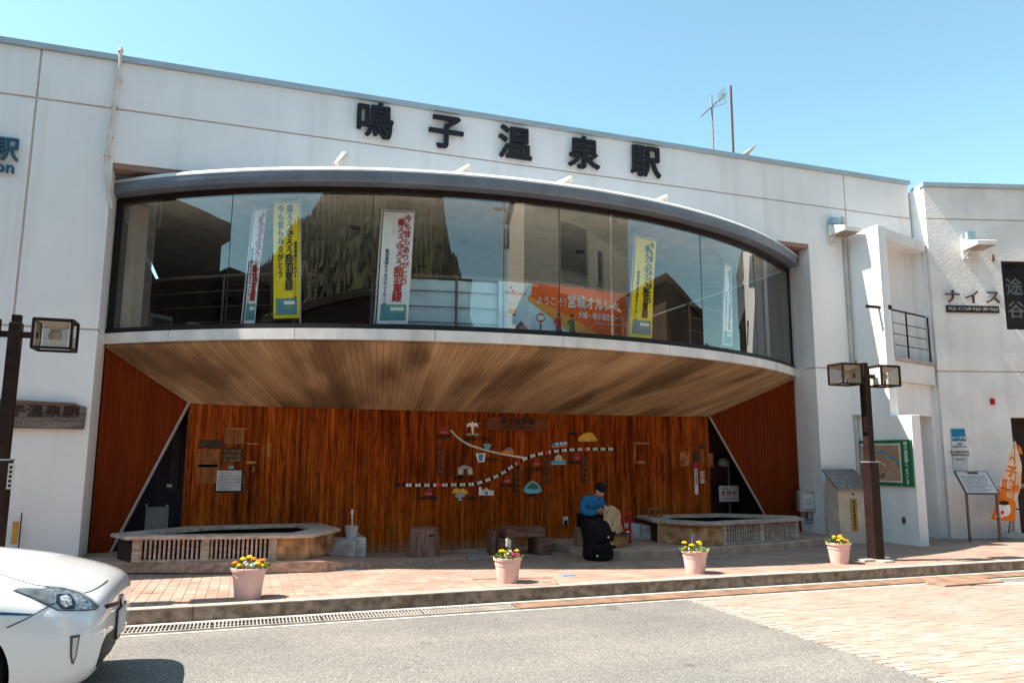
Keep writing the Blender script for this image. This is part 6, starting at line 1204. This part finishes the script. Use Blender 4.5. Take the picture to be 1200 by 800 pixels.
fs += [tuple(range(n_)), tuple(range(len(vs) - 1, len(vs) - n_ - 1, -1))]
tmp = MB().add(vs, fs).build('tmp', PAINT); sb = tmp.modifiers.new('s', 'SUBSURF'); sb.levels = 3; sb.render_levels = 3
cutters = []
for wx in (CARX - .80, CARX - 3.62):
    for s_ in (-1, 1):
        c = MB(); n = 40; c.add([(wx + .355 * cos(2 * pi * q / n), CARY + s_ * y, .32 + .355 * sin(2 * pi * q / n)) for y in (.60, 1.0) for q in range(n)], [tuple(range(n)), tuple(range(2 * n - 1, n - 1, -1))] + [(q, (q + 1) % n, n + (q + 1) % n, n + q) for q in range(n)])
        cutters.append(c.build('cut', BLACK)); bo2 = tmp.modifiers.new('b', 'BOOLEAN'); bo2.object = cutters[-1]; bo2.operation = 'DIFFERENCE'; bo2.solver = 'EXACT'
dg = bpy.context.evaluated_depsgraph_get(); dg.update(); me = bpy.data.meshes.new_from_object(tmp.evaluated_get(dg))
for o in cutters + [tmp]: bpy.data.objects.remove(o)
me.name = 'body'; me.materials.clear(); me.materials.append(PAINT); me.polygons.foreach_set('use_smooth', [True] * len(me.polygons)); me.set_sharp_from_angle(angle=radians(40))
body = link('body', me, car); bmt = bmesh.new(); bmt.from_mesh(me); bvh = BVHTree.FromBMesh(bmt); EYEV = Vector((0, 0, EYE))
def hit(px, py): 
    r = ray(px, py).normalized(); h, nrm, i_, d_ = bvh.ray_cast(EYEV, r); 
    if h is None: h, nrm, i_, d_ = bvh.find_nearest(EYEV + r * 6.2)
    if nrm.dot(r) > 0: nrm = -nrm
    return h, nrm
def patch(P2, name, m, off, parent=car, inner=0., step=3., smooth=True):
    dense = []; n = len(P2)
    for i in range(n):
        a, b = Vector(P2[i]), Vector(P2[(i + 1) % n]); k = max(1, int((b - a).length / step))
        for j in range(k): dense.append(a.lerp(b, j / k))
    nd = len(dense); pts_ = list(dense); xs_ = [q.x for q in dense]; ys_ = [q.y for q in dense]; y = min(ys_) + step / 2
    while y < max(ys_):
        x = min(xs_) + step / 2
        while x < max(xs_): pts_.append(Vector((x, y))); x += step
        y += step
    v_, e_, f_, *_r = geometry.delaunay_2d_cdt(pts_, [(i, (i + 1) % nd) for i in range(nd)], [list(range(nd))], 1, 1e-5)
    top = []; bot = []
    for q in v_: h, nr = hit(q.x, q.y); top.append(h + nr * off); bot.append(h - nr * .004)
    mb = MB(); k = len(v_); from collections import Counter
    cnt = Counter()
    for f in f_:
        for a, b in zip(f, f[1:] + f[:1]): cnt[tuple(sorted((a, b)))] += 1
    mb.add(top + bot, [tuple(f) for f in f_] + [(a, b, b + k, a + k) for f in f_ for a, b in zip(f, f[1:] + f[:1]) if cnt[tuple(sorted((a, b)))] == 1])
    return mb.build(name, m, parent, smooth=smooth)
def seam(P2, name='panel_seam', r=.0042, m=None):
    pts_ = []
    for a, b in zip(P2, P2[1:]):
        a, b = Vector(a), Vector(b); k = max(1, int((b - a).length / 3)); pts_ += [a.lerp(b, j / k) for j in range(k)]
    pts_.append(Vector(P2[-1])); MB().tube([hit(*q)[0] for q in pts_], r, 5).build(name, m or mat('seam_dark', (.04, .045, .05), .5), car)
HLC = mat('headlight_chrome', (.55, .56, .56), .25, .6, var=.4, scale=26); HLD = mat('headlight_dark', (.06, .06, .065), .2, .5, var=.5, scale=20); HLG = glass('headlight_cover', .05, (.75, .78, .80), .02)
HP_ = [(15.3, 691.8), (22, 689.6), (36, 689.4), (50, 690), (58, 687.3), (75, 689), (93, 694), (106, 702), (115, 711), (112, 713.6), (100, 714.8), (85, 715), (68, 714.3), (57, 709.5), (38, 700.5), (24, 695)]
hl = patch(HP_, 'headlight', HLC, .002)
def sub(P2, nm, m, off): return patch(P2, nm, m, off, parent=hl, step=2.5)
sub([(18, 692), (50, 691.5), (62, 694), (64, 706), (57, 708), (40, 700)], 'turn_lens', mat('lens_smoke', (.30, .30, .29), .25, .3, var=.3, scale=18), .006)
sub([(66, 696), (82, 696), (88, 705), (87, 713.5), (72, 713), (65, 706)], 'projector_housing', HLD, .006); sub([(70, 700), (77, 697.5), (83, 702), (84, 709), (77, 712), (71, 708)], 'projector_lens', mat('lens_bright', (.85, .9, .92), .08, .3, var=.5, scale=60), .010)
sub([(89, 697), (100, 702), (110, 711), (106, 713.5), (93, 713.5), (90, 705)], 'beam_reflector', mat('reflector_bright', (.75, .75, .73), .15, .6, var=.6, scale=45), .006)
patch(HP_, 'headlight_cover', HLG, .016, parent=hl)
seam(HP_ + [HP_[0]], 'headlight_edge', .004)
seam([(0, 672.5), (20, 679), (42, 685.3), (57, 687)]); seam([(98, 694.5), (106, 692.3), (114, 688.5), (121, 684), (126, 679.8)]); seam([(57, 710), (48, 714.5), (32, 724), (8, 735)])
patch([(0, 716.6), (40, 718.8), (34, 721), (0, 720.4)], 'side_stripe', mat('stripe_blue', (.01, .10, .22), .3, coat=.5), .002)
GRL = mat('grille_black', (.012, .010, .010), .5)
patch([(122, 708.5), (139, 703.5), (138.5, 708.7), (124.5, 712.8)], 'upper_grille', GRL, .003, step=2)
patch([(82, 744.5), (93.8, 742.8), (89.5, 768), (86, 777.5), (83.5, 777), (81.8, 768)], 'fog_recess', mat('fog_dark', (.10, .10, .105), .3), .003); patch([(85, 747), (91.5, 746), (88, 767), (85.5, 774), (84.2, 767)], 'fog_lamp', mat('fog_chrome', (.50, .52, .55), .2, .6), .008)
patch([(125, 743), (133, 737), (144, 731), (143.5, 742), (141, 752), (136, 764), (128, 774), (113.5, 784), (112, 781), (116, 768), (120, 754)], 'lower_grille', GRL, .004)
for k_ in range(3): seam([(121.5 - k_ * 1.5, 756 + k_ * 7), (133 - k_, 749 + k_ * 6.5), (141 - k_ * 1.5, 741 + k_ * 7)], 'grille_bar', .005, mat('grille_bar_grey', (.10, .09, .09), .4))
MB().obox((CARX + .012, CARY, .455), (.012, .34, .17)).build('number_plate', mat('plate_white', (.6, .62, .58), .5), car, bevel=.003); MB().obox((CARX + .0, CARY, .455), (.02, .36, .19)).build('plate_frame', BLACK, car)
MB().add([(CARX + .012, CARY + .06 * cos(2 * pi * q / 20), .585 + .04 * sin(2 * pi * q / 20)) for q in range(20)] + [(CARX - .03, CARY + .06 * cos(2 * pi * q / 20), .585 + .04 * sin(2 * pi * q / 20)) for q in range(20)], [tuple(range(20)), tuple(range(39, 19, -1))] + [(q, (q + 1) % 20, 20 + (q + 1) % 20, 20 + q) for q in range(20)]).build('front_emblem', mat('emblem_chrome', (.15, .17, .2), .2, .9), car)
# cabin: dark glass shell with white pillars and roof
cab = [(1.02, .68, .99, .99), (1.30, .70, 1.13, 1.0), (1.62, .70, 1.28, 1.0), (2.0, .66, 1.42, 1.0), (2.35, .62, 1.48, 1.0), (2.9, .61, 1.48, 1.0), (3.5, .62, 1.41, 1.02), (4.0, .64, 1.27, 1.04), (4.35, .66, 1.10, 1.04)]
def cabin(grow, sel, name, m):
    vs = []; n = 0
    for (x, w_, zt, zb) in cab:
        wt = w_ * (.92 if zt > 1.2 else 1); r = [(-.83, zb - .04), (-.80 * (1 if zt < 1.05 else .97), zb + .02), (-wt * .98, zt - .06), (-wt * .80, zt), (0, zt + .015), (wt * .80, zt), (wt * .98, zt - .06), (.80 * (1 if zt < 1.05 else .97), zb + .02), (.83, zb - .04)]
        r = [(y, max(z, zb - .04)) for y, z in r]; n = len(r); vs += [(CARX - x, CARY + y * (1 + grow), z + grow * .3) for y, z in r]
    fs = [(i * n + j, i * n + j + 1, (i + 1) * n + j + 1, (i + 1) * n + j) for i in range(len(cab) - 1) for j in range(n - 1) if sel(i, j)]
    return MB().add(vs, fs).build(name, m, car, smooth=True)
cabin(0, lambda i, j: True, 'window_glass', mat('car_glass', (.012, .015, .018), .06, spec=.9, coat=1)); cabin(.012, lambda i, j: j in (2, 3, 4, 5) and 3 <= i <= 6, 'roof', PAINT)
MB().box(CARX - 1.06, CARY - .66, .965, CARX - .98, CARY + .66, 1.0).build('wiper_cowl', BLACK, car)
MB().tube([(CARX - 1.03, CARY - .5, 1.0), (CARX - 1.12, CARY - .1, 1.05), (CARX - 1.12, CARY + .2, 1.05)], .008, 5).build('wiper', BLACK, car)
TY = mat('tyre', (.018, .018, .018), .85); RM = mat('rim_silver', (.40, .41, .42), .3, .7)
for wx in (CARX - .80, CARX - 3.62):
    for s_ in (-1, 1):
        wy = CARY + s_ * .765; wh = MB(); pr = [(.20, -.10), (.285, -.105), (.312, -.08), (.318, 0), (.312, .08), (.285, .105), (.20, .10)]; n = 36; v_ = []
        for r_, y_ in pr: v_ += [(wx + r_ * cos(2 * pi * q / n), wy + y_, .318 + r_ * sin(2 * pi * q / n)) for q in range(n)]
        wh.add(v_, [(i * n + q, i * n + (q + 1) % n, (i + 1) * n + (q + 1) % n, (i + 1) * n + q) for i in range(len(pr) - 1) for q in range(n)]); W = wh.build('wheel', TY, car, smooth=True)
        rm = MB(); yo = wy + s_ * .085
        for q in range(10): a = 2 * pi * q / 10; rm.obox((wx + .11 * cos(a), yo, .318 + .11 * sin(a)), (.19, .02, .035), Matrix.Rotation(-a, 4, 'Y'))
        rm.add([(wx + .205 * cos(2 * pi * q / n) * e, yo - s_ * .02, .318 + .205 * sin(2 * pi * q / n) * e) for e in (1, .9) for q in range(n)], [(q, (q + 1) % n, n + (q + 1) % n, n + q) for q in range(n)]); rm.build('rim', RM, W)
        MB().obox((wx, wy - s_ * .06, .318), (.30, .02, .30)).build('brake_disc', DARK, W)
MB().box(CARX - .5, CARY - .70, .17, CARX - .12, CARY + .70, .25).build('lower_valance', BLACK, car)
MB().box(CARX - 4.2, CARY - .60, .20, CARX - .45, CARY + .60, .6).build('underbody', BLACK, car)
# ------------------------------------------------------------ what stands across the street (seen mirrored in the glass) and behind the station
HILL = mat('hill_ground', (.05, .065, .025), .95); TREE = mat('conifer_green', (.060, .052, .026), .9, col2=(.044, .040, .020), scale=.25)
prof_ = [(-110, 5), (-95, 6), (-75, 8), (-62, 10), (-50, 14), (-40, 18), (-30, 23), (-18, 25.5), (-8, 22.5), (-3, 16), (3, 10), (10, 7.5), (20, 7), (40, 7.5), (50, 9.5), (55, 11.5), (62, 11), (70, 8.5), (80, 6), (100, 4), (115, 4)]
def hel(a):
    for (a0, e0), (a1, e1) in zip(prof_, prof_[1:]):
        if a0 <= a <= a1: t = (a - a0) / (a1 - a0); t = t * t * (3 - 2 * t); return e0 + (e1 - e0) * t
    return 4
def hz(a, R): t = (R - 60) / 110; return max(-2, 4 + 170 * math.tan(radians(hel(a))) - 4) * (max(0, t)**.8 if t < 1 else 1 - (t - 1) * .3)
R_ = random.Random(11); na, nr = 90, 14; vs = []
for i in range(na + 1):
    a = -110 + 225 * i / na
    for j in range(nr + 1): R = 60 + 160 * j / nr; vs.append((4 + R * sin(radians(a)), 10 - R * cos(radians(a)), (hz(a, R) + 1.2 * sin(i * 1.7 + j)) if j else -1))
MB().add(vs, [(i * (nr + 1) + j, i * (nr + 1) + j + 1, (i + 1) * (nr + 1) + j + 1, (i + 1) * (nr + 1) + j) for i in range(na) for j in range(nr)]).build('hills', HILL, kind='structure', smooth=True)
ft = MB()
for q in range(9000):
    a = R_.uniform(-108, 112); R = 62 + 112 * R_.random()**.6; h = R_.uniform(2.2, 4.4); r = R_.uniform(1.3, 2.6); x, y, z = 4 + R * sin(radians(a)), 10 - R * cos(radians(a)), hz(a, R) - 1
    n = 5; ft.add([(x, y, z + h)] + [(x + r * cos(6.283 * k / n + a) * R_.uniform(.7, 1.1), y + r * sin(6.283 * k / n + a), z + h * .12) for k in range(n)] + [(x, y, z + h * .75)], [(0, 1 + k, 1 + (k + 1) % n) for k in range(n)])
fo = ft.build('forest', TREE, kind='stuff', recalc=False)
def bldg(name, x0, y0, x1, y1, h, m, label, wins=(), roof=None, face='y'):
    t = thing(name, label, 'building', ((x0 + x1) / 2, (y0 + y1) / 2, 0)); B1(x0, y0, 0, x1, y1, h).build('walls', m, t)
    for (a, z0, b, z1) in wins:
        if face == 'y': f = B1(a, y1, z0, b, y1 + .08, z1).build('window', TRIM, t); B1(a + .12, y1 + .081, z0 + .1, b - .12, y1 + .1, z1 - .1).build('pane', mat('far_glass', (.05, .06, .07), .1), f)
        else: f = B1(x1, a, z0, x1 + .08, b, z1).build('window', TRIM, t); B1(x1 + .081, a + .12, z0 + .1, x1 + .1, b - .12, z1 - .1).build('pane', mat('far_glass', (0, 0, 0)), f)
    if roof: B1(x0 - .4, y0 - .4, h + .002, x1 + .4, y1 + .4, h + roof).build('roof', mat('far_roof', (.05, .035, .03), .7), t)
    return t
TANB = mat('tan_building', (.62, .52, .42), .8, streak=.15); BRN = mat('brown_house', (.16, .10, .07), .8); DKB = mat('dark_building', (.05, .03, .03), .8)
bldg('apartment_block', 10.6, -26, 30, -15, 16.5, TANB, 'tall tan apartment block mirrored in the right half of the bay glass', [(12.4, 8.2, 15, 10.2), (16.5, 11.2, 20.5, 14.0), (22.5, 11.2, 23.6, 13.2), (26, 8, 27.4, 10)], .3)
bldg('brown_shop', 9, -13, 21.5, -7, 7.6, BRN, 'brown shop house mirrored at the foot of the tan block', [(9 + 2.6 * i, 1, 11 + 2.6 * i, 3) for i in range(5)] + [(9 + 2.6 * i, 4, 10.4 + 2.6 * i, 5.4) for i in range(5)], .35)
bldg('dark_shop_row', -34, -19, 3.4, -13, 9.0, DKB, 'long dark row of shops mirrored behind the flags in the left half of the bay', [(-14 + 3.2 * i, 4, -12.4 + 3.2 * i, 5.6) for i in range(5)], .4)
bldg('dark_wing', -19, 4.2, -12, 10, 8.2, DKB, 'dark tall wing mirrored at the left end of the bay', [(5, 4, 6.4, 5.4), (7.5, 4, 9, 5.4)], .5, 'x')
bldg('dark_annex', -18, .8, -11, 4.0, 6.2, DKB, 'lower dark annex with a wide eave mirrored beside the dark wing', (), .9, 'x')
gh = bldg('gable_house', -27, -8, -20, -2, 6.4, DKB, 'dark gabled house with a chimney mirrored left of the white flag', [(-6, 2, -4.4, 4)], None, 'x')
MB().add([(-27.4, -8.4, 6.4), (-19.6, -8.4, 6.4), (-19.6, -1.6, 6.4), (-27.4, -1.6, 6.4), (-27.4, -5, 9.2), (-19.6, -5, 9.2)], [(0, 1, 5, 4), (2, 3, 4, 5), (0, 4, 3), (1, 2, 5)]).build('roof', mat('far_roof', (0, 0, 0)), gh); B1(-22, -7, 7, -21.2, -6.2, 11).build('chimney', DKB, gh)
bldg('brown_house', 17.5, -3.5, 26, 2.5, 7.4, BRN, 'narrow brown house mirrored near the right flag', [], .25)
for (x, y), lb in (((7.0, -10.5), 'utility pole with a crossarm mirrored in the middle of the bay glass'), ((15.5, -2.6), 'second utility pole mirrored near the right yellow flag')):
    up_ = thing('utility_pole', lb, 'utility pole', (x, y, 0)); MB().tube([(x, y, 0), (x, y, 14)], .17, 10, .11).build('pole', CONC, up_)
    for z in (12.8, 12.0): MB().box(x - 1.1, y - .06, z, x + 1.1, y + .06, z + .12).build('crossarm', GREYM, up_)
    MB().lathe([(0, 0), (.28, 0), (.28, .8), (0, .85)], (x + .4, y, 10.4), 12, cap=False).build('transformer', GREYM, up_)
    for k in (-1, 0, 1): MB().lathe([(.05, 0), (.07, .06), (.04, .2)], (x + k * .8, y, 12.92), 8).build('insulator', GREYM, up_)
wr = MB()
for k in (-1, 0, 1):
    P = [(-60, -16 + k, 12.6)] + [(7.0 + k * .8, -10.5, 13.05)]; 
    for (a, b) in ((Vector((-50, -14 + k, 13)), Vector((7 + k * .8, -10.5, 13.1))), (Vector((7 + k * .8, -10.5, 13.1)), Vector((15.5 + k * .8, -2.6, 13.1))), (Vector((15.5 + k * .8, -2.6, 13.1)), Vector((50, 8 + k, 13)))):
        wr.tube([a.lerp(b, q / 10) - Vector((0, 0, 4 * (q / 10) * (1 - q / 10) * .02 * (b - a).length)) for q in range(11)], .015, 4)
tag(wr.build('power_lines', BLACK), 'thin sagging power lines between the utility poles across the street', 'cable')
def tree(x, y, h, r, lb, seed, zb=0):
    R_ = random.Random(seed); t = thing('tree', lb, 'tree', (x, y, zb)); MB().tube([(x, y, zb), (x + .1, y, zb + h * .35), (x, y, zb + h * .6)], r * .09, 7, r * .04).build('trunk', BROWNM, t); cm = MB()
    for k in range(1500):
        d = Vector((R_.gauss(0, 1), R_.gauss(0, 1), R_.gauss(0, 1))).normalized() * (R_.random()**.35); c = Vector((x, y, zb + h * .62)) + Vector((d.x * r, d.y * r, d.z * h * .38)) * (1 + .25 * sin(d.x * 7 + seed) * sin(d.z * 6)); a = Vector((R_.uniform(-1, 1), R_.uniform(-1, 1), R_.uniform(-1, 1))).normalized() * .16; b = a.cross(Vector((R_.random(), R_.random(), 1))).normalized() * .11
        cm.add([c - a, c + b, c + a, c - b], [(0, 1, 2, 3)])
    cm.build('crown', mat('broadleaf', (.10, .16, .035), .7, col2=(.04, .08, .015), scale=.8), t, recalc=False)
tree(-1.5, 27, 6.4, 2.2, 'light green tree seen through the left rear window of the gallery', 1); tree(2.0, 29, 7, 2.4, 'rounded green tree seen through the gallery behind the yellow flag', 2); tree(5.5, 28, 6.2, 2.2, 'dark bushy tree behind the station near the centre', 3)
for m in MATS.values():
    pass
